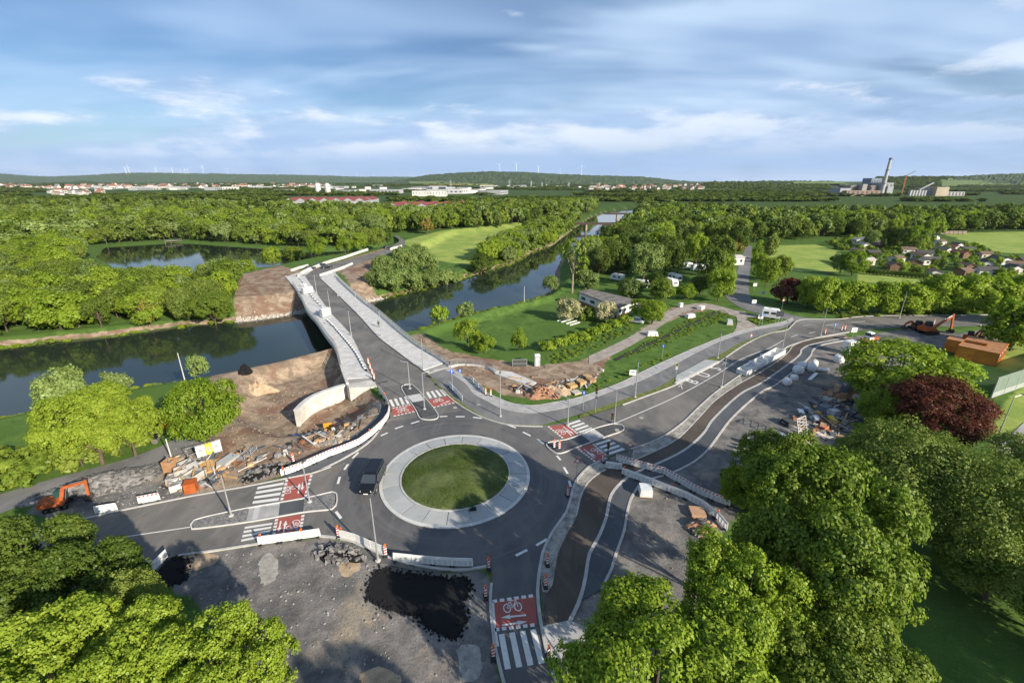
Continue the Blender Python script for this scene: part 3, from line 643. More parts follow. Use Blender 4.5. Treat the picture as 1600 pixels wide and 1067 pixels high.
GRASSM = leaf_mat('grass_blade', (0.045, 0.085, 0.012), (0.13, 0.18, 0.035), 0.3, 0.0)
grass_tufts('island_tufts', 'green tufts of grass growing on the round traffic island', pts, 0.15, GRASSM, 4)

# ---------------------------------------------------------------- crossings, islands and paint
ZP = 0.030
def quad(parent, P, z, m, name='paint'):
    mb = MB(); mb.sheet(P, z); return mb.build(name, m, parent)
def lerp2(a, b, t): return (a[0] + (b[0] - a[0]) * t, a[1] + (b[1] - a[1]) * t)
def zebra(parent, A, B, n, duty=0.53):
    p = 1 / (n - 1 + duty)
    for k in range(n):
        t0, t1 = k * p, (k + duty) * p
        quad(parent, [lerp2(A[0], A[1], t0), lerp2(A[0], A[1], t1), lerp2(B[0], B[1], t1), lerp2(B[0], B[1], t0)], ZP, WPAINT, 'zebra_stripe')
def seg(parent, a, b, w, name='dash', z=ZP, m=None):
    d = Vector((b[0] - a[0], b[1] - a[1])).normalized() * w / 2; n = Vector((-d.y, d.x))
    quad(parent, [(a[0] - n.x, a[1] - n.y), (b[0] - n.x, b[1] - n.y), (b[0] + n.x, b[1] + n.y), (a[0] + n.x, a[1] + n.y)], z, m or WPAINT, name)
def line(parent, P, w, name='line', z=ZP):
    P = resample(smooth_line(P), max(4, len(P) * 6)); mb = MB(); mb.strip(offset_line(P, -w / 2), offset_line(P, w / 2), z); mb.build(name, WPAINT, parent)
def dashes(parent, a, b, n, w=0.25, duty=0.62):
    for k in range(n): seg(parent, lerp2(a, b, (k + 0.1) / n), lerp2(a, b, (k + 0.1 + duty) / n), w)
def bike(parent, c, rz, s=1.0):
    """painted bicycle symbol, 2 m long"""
    mb = MB(); cs, sn = math.cos(rz), math.sin(rz)
    T = lambda x, y: (c[0] + (x * cs - y * sn) * s, c[1] + (x * sn + y * cs) * s)
    z = ZP + 0.012
    for wx in (-0.55, 0.55):
        O = [T(wx + 0.40 * math.cos(t * math.pi / 10), 0.52 * math.sin(t * math.pi / 10)) for t in range(21)]
        I = [T(wx + 0.29 * math.cos(t * math.pi / 10), 0.40 * math.sin(t * math.pi / 10)) for t in range(21)]
        mb.strip(O, I, z)
    def st(a, b, w=0.09):
        d = Vector((b[0] - a[0], b[1] - a[1])).normalized() * w / 2
        mb.sheet([T(a[0] + d.y, a[1] - d.x), T(b[0] + d.y, b[1] - d.x), T(b[0] - d.y, b[1] + d.x), T(a[0] - d.y, a[1] + d.x)], z)
    for a, b in (((-.55, 0), (-.2, .75)), ((-.2, .75), (.42, .8)), ((-.55, 0), (.05, .0)), ((.05, 0), (.42, .8)), ((.05, 0), (-.25, .9)), ((.55, 0), (.40, 1.05)), ((.25, 1.1), (.55, 1.05)), ((-.4, .95), (-.1, .95))): st(a, b)
    mb.build('bicycle_symbol', WPAINT, parent)
def arrow(parent, a, b, w=0.16):
    d = Vector((b[0] - a[0], b[1] - a[1])); L = d.length; d.normalize(); n = Vector((-d.y, d.x)); mb = MB(); z = ZP + 0.012
    P = lambda s, q: (a[0] + d.x * s + n.x * q, a[1] + d.y * s + n.y * q)
    mb.sheet([P(0, -w / 2), P(L * .62, -w / 2), P(L * .62, w / 2), P(0, w / 2)], z); mb.sheet([P(L * .62, -w * 1.3), P(L, 0), P(L * .62, w * 1.3)], z)
    mb.build('lane_arrow', WPAINT, parent)
def red(parent, Q, bike_c, bike_r, bs, arrows, edges, nd):
    quad(parent, Q, ZP - 0.004, RPAINT, 'red_cycle_field')
    for (i, j, off) in edges: dashes(parent, lerp2(Q[i], Q[j], 0.02), lerp2(Q[i], Q[j], 0.99), nd, 0.30)
    bike(parent, bike_c, bike_r, bs)
    for a, b in arrows: arrow(parent, a, b)
# south crossing
red(road_s, [(-1.81,28.70),(2.04,29.33),(2.03,26.60),(-1.51,26.13)], (0.05,28.14), 0.15, 0.85, [((1.17,27.43), (-0.95,27.20)), ((-0.83,26.52), (1.26,26.86))], [(0, 1, 0), (3, 2, 0)], 6)
zebra(road_s, [(-1.07,25.75),(1.91,26.21)], [(-0.52,23.02),(2.45,23.51)], 4)
line(road_s, [(-1.76,28.70),(-1.44,26.02),(-1.19,24.76)], 0.4)
# west crossing
red(road_w, [(-27.28,45.56),(-24.70,46.48),(-23.57,41.96),(-26.00,41.47)], (-25.92,43.53), 1.25, 0.8, [((-24.72,42.85), (-25.40,44.71)), ((-25.07,44.83), (-24.52,43.42))], [(0, 3, 0), (1, 2, 0)], 6)
zebra(road_w, [(-30.03,44.02),(-29.07,41.09)], [(-27.33,44.91),(-26.41,41.64)], 4)
red(road_w, [(-25.19,38.79),(-22.63,39.42),(-21.78,36.75),(-24.29,36.32)], (-23.00,37.83), -1.9, 0.8, [((-24.55,38.39), (-24.01,36.74)), ((-23.44,36.65), (-24.05,38.49))], [(0, 3, 0), (1, 2, 0)], 5)
zebra(road_w, [(-27.90,37.56),(-27.15,35.49)], [(-25.31,38.15),(-24.75,36.25)], 4)
# bridge crossing
red(road_n, [(-19.07,63.46),(-16.24,64.76),(-15.13,62.51),(-18.29,60.87)], (-17.10,62.62), 0.4, 0.9, [((-18.41,63.04), (-16.67,63.89))], [(0, 1, 0), (3, 2, 0)], 6)
zebra(road_n, [(-20.33,66.34),(-17.71,67.64)], [(-19.15,63.98),(-16.62,65.07)], 4)
red(road_n, [(-13.88,66.47),(-10.47,67.64),(-9.20,65.47),(-12.69,63.70)], (-12.09,65.99), 0.4, 0.9, [((-11.59,64.76), (-10.11,66.11))], [(3, 2, 0)], 6)
zebra(road_n, [(-14.71,69.19),(-12.22,70.44)], [(-13.72,66.91),(-10.91,67.98)], 4)
# east crossing
red(road_e, [(5.28,57.97),(8.04,58.41),(9.45,55.80),(7.23,54.57)], (7.00,56.32), -0.7, 0.85, [((7.52,57.75), (8.85,55.63)), ((8.44,55.29), (7.72,57.03))], [(0, 3, 0), (1, 2, 0)], 7)
zebra(road_e, [(8.29,58.67),(9.72,55.97)], [(10.17,59.81),(11.85,57.21)], 4)
red(road_e, [(8.87,52.11),(11.09,53.25),(12.46,50.42),(10.78,48.99)], (11.30,51.45), -0.7, 0.85, [((9.65,51.91), (11.06,50.12)), ((10.76,49.84), (9.93,51.45))], [(0, 3, 0), (1, 2, 0)], 7)
zebra(road_e, [(11.39,53.25),(12.84,50.63)], [(13.62,54.45),(15.20,51.85)], 4)
# give-way dashes round the circle
for a, b in (((658, 660), (642, 664)), ((630, 668), (618, 672)), ((607, 677), (596, 682)), ((687, 651), (699, 650.5)), ((713, 651), (726, 651)), ((740, 652), (752, 653.5)), ((794, 664), (806, 668.5)), ((817, 675), (828, 680.5)), ((839, 686), (849, 692))): pass
G1 = [[(-15.05,58.67),(-13.96,59.43)], [(-17.08,57.21),(-16.05,58.02)], [(-18.60,55.29),(-17.83,56.15)], [(-11.09,60.79),(-9.93,60.91)], [(-8.64,60.79),(-7.26,60.79)], [(-5.97,60.59),(-4.58,60.28)], [(-0.57,58.30),(0.56,57.46)], [(1.57,56.32),(2.63,55.29)], [(3.49,54.45),(4.40,53.32)]]
for P in G1: seg(ring, P[0], P[1], 0.28)
for P in ([(-20.44,51.15),(-20.77,49.84)], [(-20.92,48.57),(-20.98,47.36)], [(-21.03,45.95),(-20.77,44.59)], [(-19.25,39.86),(-18.30,38.78)], [(5.89,50.42),(6.29,49.41)], [(6.54,47.90),(6.87,46.58)], [(6.87,45.20),(6.96,44.12)], [(2.41,35.02),(3.55,35.86)], [(0.37,33.73),(1.50,34.44)]): seg(ring, P[0], P[1], 0.28)
# centre lines, lane lines, bus letters
line(road_e, [(15.24,58.67),(19.95,62.00),(28.03,67.98),(38.26,76.73),(46.93,84.76),(55.13,90.31),(61.88,96.09)], 0.16)
for P in ([(64.53,97.87),(67.11,99.70)], [(70.40,100.64),(72.68,101.84)], [(72.54,106.63),(74.79,107.16)], [(78.47,106.89),(82.59,108.23)], [(86.60,109.32),(91.02,110.43)]): seg(road_e, P[0], P[1], 0.16)
line(road_w, [(-41.37,35.52),(-39.04,36.21),(-35.71,37.00),(-33.44,37.55)], 0.14)
for P in ([(-37.01,32.50),(-36.59,32.58)], [(-36.26,32.69),(-35.84,32.77)], [(-34.65,32.96),(-34.28,33.11)]): seg(road_w, P[0], P[1], 0.3)
for P in ([(29.16,71.21),(30.51,72.79)], [(30.23,73.61),(29.56,70.44)], [(41.27,81.38),(43.13,82.70)], [(42.15,81.38),(42.30,83.72)], [(42.13,77.33),(43.38,77.93)], [(42.38,79.15),(42.57,76.73)]): seg(road_e, P[0], P[1], 0.12)
def letters(parent, txt, cs, rz, size):
    cu = bpy.data.curves.new('lettering', 'FONT'); cu.body = txt; cu.size = size; cu.align_x = 'CENTER'; cu.align_y = 'CENTER'; cu.offset = 0.02
    o = bpy.data.objects.new('lettering', cu); col.objects.link(o)
    dg = bpy.context.evaluated_depsgraph_get(); me = bpy.data.meshes.new_from_object(o.evaluated_get(dg)); bpy.data.objects.remove(o)
    me.materials.append(WPAINT); q = bpy.data.objects.new('lettering', me); col.objects.link(q); q.parent = parent
    q.location = cs; q.rotation_euler = (0, 0, rz)
    return q
for ch, p in zip('BUS', [(32.56,73.47),(35.87,76.44),(39.32,79.46)]): q = letters(road_e, ch, (*p, ZP), 0.74, 2.9)
for ch, p in zip('SUB', [(45.42,80.09),(48.23,82.70),(52.35,86.36)]): q = letters(road_e, ch, (*p, ZP), 0.74 + math.pi, 2.9)
# splitter islands
ISL = []
def island_piece(parent, P, m, name='island_bed', z=0.13):
    mb = MB(); mb.prism(P, 0.0, z); o = mb.build(name, m, parent)
    return o
def island_kerb(P, w=0.12):
    mb = MB(); P = smooth_line(P, 0.5, True); kerb(mb, P + P[:1], w, 0, 0.145); return mb
def splitter(name, label, kerbP, beds):
    mb = island_kerb(kerbP); o = struct(name, mb, mat('white_kerb', (0.50, 0.49, 0.47), 0.8, 0.12, 1.0))
    for P, m, z in beds: island_piece(o, P, m, 'bed', z)
    return o
splitter('west_traffic_island', '', [(-33.76,37.83),(-33.79,38.49),(-32.45,39.17),(-29.12,40.37),(-23.73,41.96),(-20.88,43.08),(-20.35,42.85),(-19.88,41.96),(-19.59,40.79),(-19.78,40.17),(-22.80,39.66),(-28.12,38.16),(-33.19,37.19)],
  [([(-33.56,37.83),(-33.63,38.35),(-32.36,39.02),(-29.03,40.22),(-28.20,38.30),(-33.02,37.32)], COBB, 0.12), ([(-23.59,41.80),(-20.79,42.85),(-20.30,42.51),(-19.77,40.89),(-19.93,40.37),(-22.79,39.81)], COBB, 0.12),
   ([(-29.09,40.58),(-26.02,41.21),(-25.18,39.12),(-28.18,38.25)], PAVE, 0.05), ([(-25.99,41.21),(-23.65,41.85),(-22.84,39.76),(-25.18,39.12)], AS_D, 0.05)])
mb = MB(); mb.sheet([(-28.48,40.63),(-27.96,40.79),(-27.13,38.39),(-27.63,38.30)], 0.058); mb.build('tactile_strip', PAVEP, bpy.data.objects['west_traffic_island'])
mb = MB(); mb.sheet([(-27.46,41.00),(-26.09,41.26),(-25.94,40.89),(-27.31,40.58)], 0.058); mb.build('tactile_strip', PAVEP, bpy.data.objects['west_traffic_island'])
splitter('bridge_traffic_island', '', [(-19.38,71.37),(-18.85,72.26),(-17.89,72.26),(-17.05,71.21),(-15.53,68.85),(-11.30,60.87),(-13.71,60.00),(-15.27,63.04),(-17.68,67.50),(-19.17,70.44)],
  [([(-19.21,71.34),(-17.89,72.00),(-17.11,70.95),(-15.66,68.70),(-17.65,67.86)], COBD, 0.12), ([(-16.15,65.32),(-14.32,66.11),(-11.53,61.09),(-13.65,60.30)], COBD, 0.12), ([(-17.63,67.74),(-15.60,68.65),(-14.34,66.22),(-16.18,65.43)], PAVEP, 0.05)])
splitter('east_traffic_island', '', [(4.75,53.25),(7.57,54.29),(9.85,55.63),(12.04,57.21),(14.94,58.56),(16.26,58.12),(16.29,57.03),(15.57,56.32),(13.18,54.95),(10.77,53.48),(8.76,52.29),(6.02,50.86)],
  [([(5.01,53.16),(7.57,54.04),(8.69,52.42),(6.13,51.15)], COBD, 0.12), ([(12.10,57.03),(14.88,58.30),(16.12,57.93),(16.12,57.12),(15.42,56.50),(13.25,55.29)], COBD, 0.12),
   ([(7.67,54.12),(9.82,55.46),(10.81,53.68),(8.79,52.53)], AS_D, 0.05), ([(9.93,55.55),(12.00,57.12),(13.14,55.21),(10.91,53.80)], PAVE, 0.05)])
mb = MB(); mb.sheet([(11.18,56.50),(11.91,57.03),(12.88,55.29),(12.17,54.87)], 0.058); mb.build('tactile_strip', PAVEP, bpy.data.objects['east_traffic_island'])
# manhole lids
for i, (c, r, pr) in enumerate([((-39.87,35.95), 0.45, road_w), ((-9.08,63.67), 0.35, road_n), ((-5.47,64.54), 0.35, cyc), ((-22.18,47.36), 0.35, ring), ((19.71,60.39), 0.35, road_e), ((21.35,72.26), 0.3, cyc), ((15.19,56.67), 0.35, road_e)]):
    mb = MB(); mb.lathe([(r, 0), (r, .008), (r * .78, .009)], 20, (c[0], c[1], 0.13 if i == 6 else 0.062 if pr is cyc else 0.03)); mb.build('manhole_lid', mat('manhole_iron', (0.16, 0.13, 0.11), 0.8) if i in (0, 3) else mat('manhole_concrete', (0.33, 0.31, 0.28), 0.8), pr)


# ---------------------------------------------------------------- trees
BARK = mat('tree_bark', (0.10, 0.075, 0.055), 0.9, 0.3, 2.0, bump=0.3)
BARK_P = mat('pale_bark', (0.26, 0.21, 0.16), 0.9, 0.3, 2.0, bump=0.3)
LEAF = dict(
 maple=leaf_mat('maple_leaf', (0.103, 0.180, 0.012), (0.282, 0.360, 0.038), 0.36),
 lime=leaf_mat('lime_leaf', (0.145, 0.230, 0.017), (0.326, 0.397, 0.046), 0.36),
 wood=leaf_mat('wood_leaf', (0.079, 0.137, 0.015), (0.242, 0.304, 0.044), 0.30, hue_var=0.6),
 dark=leaf_mat('dark_leaf', (0.042, 0.079, 0.010), (0.124, 0.173, 0.027), 0.25, hue_var=0.5),
 willow=leaf_mat('willow_leaf', (0.129, 0.193, 0.048), (0.253, 0.323, 0.094), 0.30, hue_var=0.5),
 ash=leaf_mat('ash_leaf', (0.119, 0.168, 0.029), (0.248, 0.292, 0.071), 0.30),
 copper=leaf_mat('copper_leaf', (0.051, 0.017, 0.014), (0.179, 0.055, 0.035), 0.22),
 blossom=leaf_mat('blossom_leaf', (0.218, 0.232, 0.099), (0.614, 0.549, 0.352), 0.25),
 bronze=leaf_mat('bronze_leaf', (0.166, 0.134, 0.033), (0.333, 0.256, 0.066), 0.3),
 far=leaf_mat('far_leaf', (0.053, 0.091, 0.015), (0.145, 0.192, 0.033), 0.2, hue_var=0.7))
def crown_arrays(seed, Rr, Hc, z0, lobes, nclump, per, leaf, rc, lobe_r=(0.34, 0.52), inner=0.22, droop=0.0, flat=0.75, top_heavy=0.55):
    """leaf quads for one crown: lobes -> clumps -> leaves. Crown spans z0..z0+Hc, radius Rr"""
    r = np.random.default_rng(seed)
    zc = z0 + Hc * 0.5
    L = []
    for k in range(lobes):
        if k == 0: d = np.array([0, 0, 0.62])
        else:
            a = 2.4 * k + r.uniform(-.5, .5); u = r.uniform(-0.75, 0.75); q = math.sqrt(max(0, 1 - u * u)) * r.uniform(0.62, 1.0)
            d = np.array([math.cos(a) * q, math.sin(a) * q, u * 0.9])
        lr = r.uniform(*lobe_r)
        c = np.array([d[0] * Rr * (1 - lr * .75), d[1] * Rr * (1 - lr * .75), zc + d[2] * Hc * 0.5 * (1 - lr * .55)])
        L.append((c, lr))
    pick = r.integers(0, lobes, nclump)
    C = np.array([L[i][0] for i in pick]); LR = np.array([L[i][1] for i in pick])
    D = r.normal(size=(nclump, 3)); D[:, 2] += 0.35; D /= np.linalg.norm(D, axis=1)[:, None]
    out = C - np.array([0, 0, zc - Hc * 0.12]); out /= (np.linalg.norm(out, axis=1)[:, None] + 1e-6)
    D = D + out * 0.55; D /= np.linalg.norm(D, axis=1)[:, None]
    rad = np.where(r.random(nclump) < inner, r.uniform(0.25, 0.7, nclump), r.uniform(0.74, 1.08, nclump))
    P = C + D * (LR * rad)[:, None] * np.array([Rr, Rr, Hc * 0.5 * 1.05])
    N = np.repeat(D, per, 0); PP = np.repeat(P, per, 0); n = len(PP)
    off = r.normal(size=(n, 3)); off /= np.linalg.norm(off, axis=1)[:, None]
    off *= (rc * r.random((n, 1)) ** 0.45)
    side = np.sum(off * N, 1, keepdims=True); off = off - N * side * (1 - flat) + N * 0.0
    off = np.where((side < -0.3 * rc), off * 0.6, off)
    PP = PP + off
    PP[:, 2] -= droop * r.random(n) * rc * 2.0
    lowcut = z0 + 0.02 * Hc; PP[:, 2] = np.maximum(PP[:, 2], lowcut + r.random(n) * 0.3)
    on = off / (np.linalg.norm(off, axis=1)[:, None] + 1e-6)
    nn = N * 0.55 + on * 0.75 + np.array([0, 0, 0.35]) + r.normal(size=(n, 3)) * 0.42; nn /= np.linalg.norm(nn, axis=1)[:, None]
    t1 = np.cross(nn, r.normal(size=(n, 3))); t1 /= np.linalg.norm(t1, axis=1)[:, None]; t2 = np.cross(nn, t1)
    s = leaf * r.uniform(0.65, 1.3, (n, 1))
    a = PP + t1 * s * 0.62; b = PP + t2 * s * 0.40 + nn * s * 0.10; c = PP - t1 * s * 0.55; d = PP - t2 * s * 0.40 + nn * s * 0.10
    V = np.stack([a, b, c, d], 1).reshape(-1, 3)
    tint = np.repeat(r.random(nclump), per) * 0.6 + r.random(n) * 0.4
    return V, np.repeat(tint, 4), L
def quads_mesh(name, V, tint, m):
    me = bpy.data.meshes.new(name); n = len(V) // 4
    me.vertices.add(len(V)); me.vertices.foreach_set('co', V.astype(np.float32).ravel())
    me.loops.add(len(V)); me.loops.foreach_set('vertex_index', np.arange(len(V), dtype=np.int32))
    me.polygons.add(n); me.polygons.foreach_set('loop_start', np.arange(0, len(V), 4, dtype=np.int32))
    me.update(calc_edges=True)
    at = me.attributes.new('tint', 'FLOAT', 'POINT'); at.data.foreach_set('value', tint.astype(np.float32))
    me.materials.append(m)
    return me
def trunk_mb(seed, z0, Hc, L, Rr, r0, stem=1.0):
    r = random.Random(seed); mb = MB(); zc = z0 + Hc * 0.45
    p = Vector((0, 0, -0.3)); q = Vector((r.uniform(-.15, .15), r.uniform(-.15, .15), max(z0 * 0.9, 0.5)))
    mb.tube(p, q, r0 * 1.25, r0, 8, cap=False)
    t = Vector((q.x, q.y, zc)); mb.tube(q, t, r0, r0 * 0.55, 7, cap=False)
    mb.tube(t, Vector((t.x, t.y, z0 + Hc * 0.8)), r0 * 0.55, r0 * 0.15, 6, cap=False)
    for c, lr in L[1:]:
        c = Vector(c); s = q.lerp(t, r.uniform(0.0, 0.9)); m = s.lerp(c, 0.5) + Vector((0, 0, -0.25))
        mb.tube(s, m, r0 * 0.45, r0 * 0.3, 5, cap=False); mb.tube(m, c, r0 * 0.3, r0 * 0.1, 5, cap=False)
    return mb
class Kind:
    """a tree kind: reference size and one shared trunk and crown mesh"""
    def __init__(s, key, leafmat, seed, Rr, H, z0, lobes, nclump, per, leaf, rc, bark=BARK, r0=0.22, **kw):
        s.R = Rr; s.H = H
        V, t, L = crown_arrays(seed, Rr, H - z0, z0, lobes, nclump, per, leaf, rc, **kw)
        s.crown = quads_mesh('crown', V, t, LEAF[leafmat])
        tb = trunk_mb(seed, z0, H - z0, L, Rr, r0).build('trunk', bark); s.trunk = tb.data; bpy.data.objects.remove(tb)
        s.key = key
    def plant(s, name, label, loc, Rr, H, rz, group=None, cat='tree'):
        o = thing(name, label, cat, loc, rz, group); o.scale = (Rr / s.R, Rr / s.R, H / s.H)
        for nm, me in (('trunk', s.trunk), ('crown', s.crown)):
            c = bpy.data.objects.new(nm, me); col.objects.link(c); c.parent = o
        return o
K = {}
# near, finely leaved
K['maple_a'] = Kind('maple_a', 'maple', 1, 6.0, 13.5, 2.6, 24, 1050, 54, 0.20, 0.60, inner=.12, lobe_r=(.24, .40))
K['maple_b'] = Kind('maple_b', 'lime', 2, 6.0, 13.5, 2.4, 26, 1050, 54, 0.20, 0.58, inner=.12, lobe_r=(.24, .40))
K['maple_d'] = Kind('maple_d', 'wood', 3, 6.0, 13.5, 2.4, 23, 1050, 52, 0.20, 0.60, inner=.12, lobe_r=(.24, .40))
K['maple_k'] = Kind('maple_k', 'dark', 7, 6.0, 13.5, 2.4, 24, 1000, 36, 0.25, 0.62, inner=.12, lobe_r=(.24, .40))  # shade from trees out of frame is put into this darker leaf colour
K['ash_a'] = Kind('ash_a', 'ash', 4, 6.5, 13.0, 2.0, 24, 1000, 40, 0.19, 0.95, inner=.2, flat=.6, lobe_r=(.3, .45))
K['copper_a'] = Kind('copper_a', 'copper', 5, 6.5, 10.5, 1.0, 22, 800, 44, 0.23, 0.85, inner=.2)
K['round_a'] = Kind('round_a', 'maple', 6, 5.0, 8.0, 1.2, 18, 520, 40, 0.24, 0.7)
# middle distance
for i, (lm, lob) in enumerate((('wood', 12), ('wood', 15), ('lime', 13), ('dark', 13), ('willow', 16), ('maple', 14))):
    K['mid%d' % i] = Kind('mid%d' % i, lm, 20 + i, 5.0, 11.0, 1.3, lob, 280, 30, 0.37, 0.95, inner=.2)
K['willow'] = Kind('willow', 'willow', 31, 5.0, 9.0, 0.4, 16, 330, 18, 0.48, 0.95, droop=.35, inner=.2)
K['hedge'] = Kind('hedge', 'lime', 32, 5.0, 10.5, 0.5, 17, 380, 18, 0.52, 0.95, inner=.2)
K['poplar'] = Kind('poplar', 'ash', 33, 2.6, 14.0, 1.0, 14, 200, 16, 0.55, 0.8, bark=BARK_P, lobe_r=(.4, .55))
K['sparse'] = Kind('sparse', 'wood', 34, 5.0, 15.0, 5.0, 11, 100, 16, 0.55, 0.95, bark=BARK_P, r0=.3, inner=.1)
K['blossom'] = Kind('blossom', 'blossom', 35, 3.5, 6.0, 0.6, 14, 260, 18, 0.34, 0.7)
K['bronze'] = Kind('bronze', 'bronze', 36, 4.0, 9.0, 1.3, 12, 200, 16, 0.52, 0.85)
K['redmid'] = Kind('redmid', 'copper', 37, 3.5, 7.0, 0.6, 12, 190, 16, 0.5, 0.85)
K['bush_l'] = Kind('bush_l', 'lime', 38, 2.2, 3.0, 0.1, 9, 110, 14, 0.36, 0.5, r0=.07)
K['bush_d'] = Kind('bush_d', 'wood', 39, 2.2, 3.0, 0.1, 9, 110, 14, 0.36, 0.5, r0=.07)
K['bush_w'] = Kind('bush_w', 'willow', 40, 2.6, 3.6, 0.1, 9, 130, 14, 0.34, 0.55, r0=.07)
# low detail for the woods that read as one mass
for i, lm in enumerate(('wood', 'far', 'willow', 'dark')):
    K['low%d' % i] = Kind('low%d' % i, lm, 50 + i, 5.0, 11.0, 0.8, 9, 95, 10, 1.05, 1.15, inner=.12)
for i, lm in enumerate(('far', 'dark')):
    K['tiny%d' % i] = Kind('tiny%d' % i, lm, 60 + i, 6.0, 12.0, 0.3, 7, 34, 7, 2.6, 1.5, inner=.1)

def scatter_group():
    ng = bpy.data.node_groups.new('scatter', 'GeometryNodeTree')
    ng.interface.new_socket('Geometry', in_out='INPUT', socket_type='NodeSocketGeometry')
    ng.interface.new_socket('Collection', in_out='INPUT', socket_type='NodeSocketCollection')
    ng.interface.new_socket('Geometry', in_out='OUTPUT', socket_type='NodeSocketGeometry')
    gi = ng.nodes.new('NodeGroupInput'); go = ng.nodes.new('NodeGroupOutput')
    ci = ng.nodes.new('GeometryNodeCollectionInfo'); ci.inputs['Separate Children'].default_value = True; ci.inputs['Reset Children'].default_value = True
    def attr(nm, typ):
        n = ng.nodes.new('GeometryNodeInputNamedAttribute'); n.data_type = typ; n.inputs[0].default_value = nm; return n.outputs[0]
    iop = ng.nodes.new('GeometryNodeInstanceOnPoints'); iop.inputs['Pick Instance'].default_value = True
    cr = ng.nodes.new('ShaderNodeCombineXYZ')
    L = ng.links.new
    L(gi.outputs['Collection'], ci.inputs['Collection']); L(gi.outputs['Geometry'], iop.inputs['Points']); L(ci.outputs[0], iop.inputs['Instance'])
    L(attr('pick', 'INT'), iop.inputs['Instance Index']); L(attr('spin', 'FLOAT'), cr.inputs[2]); L(cr.outputs[0], iop.inputs['Rotation'])
    L(attr('size', 'FLOAT_VECTOR'), iop.inputs['Scale']); L(iop.outputs[0], go.inputs[0])
    return ng
SCATTER = scatter_group()
PROTO = {}
def proto_collection(keys):
    k = '_'.join(keys)
    if k in PROTO: return PROTO[k]
    c = bpy.data.collections.new('tree_kinds_' + str(len(PROTO)))
    for i, q in enumerate(keys):
        kd = K[q]; bm = bmesh.new(); bm.from_mesh(kd.crown); nf = len(bm.faces); bm.from_mesh(kd.trunk)
        bm.faces.ensure_lookup_table()
        for f in bm.faces[nf:]: f.material_index = 1
        me = bpy.data.meshes.new('tree_%02d' % i); bm.to_mesh(me); bm.free()
        me.materials.append(kd.crown.materials[0]); me.materials.append(kd.trunk.materials[0])
        c.objects.link(bpy.data.objects.new('%02d_%s' % (i, q), me))
    PROTO[k] = c
    return c
def forest(name, label, T, keys):
    """T: rows x, y, z, radius, height, pick"""
    T = np.asarray(T, float)
    if len(T) == 0: return
    me = bpy.data.meshes.new(name); me.from_pydata(T[:, :3].tolist(), [], [])
    kR = np.array([K[k].R for k in keys]); kH = np.array([K[k].H for k in keys]); pk = T[:, 5].astype(int)
    a = me.attributes.new('pick', 'INT', 'POINT'); a.data.foreach_set('value', pk.astype(np.int32))
    a = me.attributes.new('spin', 'FLOAT', 'POINT'); a.data.foreach_set('value', rng.uniform(0, 6.28, len(T)).astype(np.float32))
    sx = T[:, 3] / kR[pk]
    a = me.attributes.new('size', 'FLOAT_VECTOR', 'POINT'); a.data.foreach_set('vector', np.stack([sx, sx, T[:, 4] / kH[pk]], -1).astype(np.float32).ravel())
    o = bpy.data.objects.new(name, me); col.objects.link(o); tag(o, label, 'wood', kind='stuff')
    md = o.modifiers.new('scatter', 'NODES'); md.node_group = SCATTER
    for it in SCATTER.interface.items_tree:
        if it.item_type == 'SOCKET' and it.in_out == 'INPUT' and it.name == 'Collection': md[it.identifier] = proto_collection(keys)
    return o
def fill(P, step, jit=0.42, seed=1):
    r = np.random.default_rng(seed); A = np.array(P); x0, y0 = A.min(0); x1, y1 = A.max(0)
    X, Y = np.meshgrid(np.arange(x0, x1, step), np.arange(y0, y1, step)); X = X.ravel() + r.uniform(-jit, jit, X.size) * step; Y = Y.ravel() + r.uniform(-jit, jit, Y.size) * step
    k = psd(X, Y, P) > 0
    return X[k], Y[k]
def away(X, Y, polys, d):
    k = np.ones(X.shape, bool)
    for P in polys: k &= psd(X, Y, P) < -d
    return X[k], Y[k]
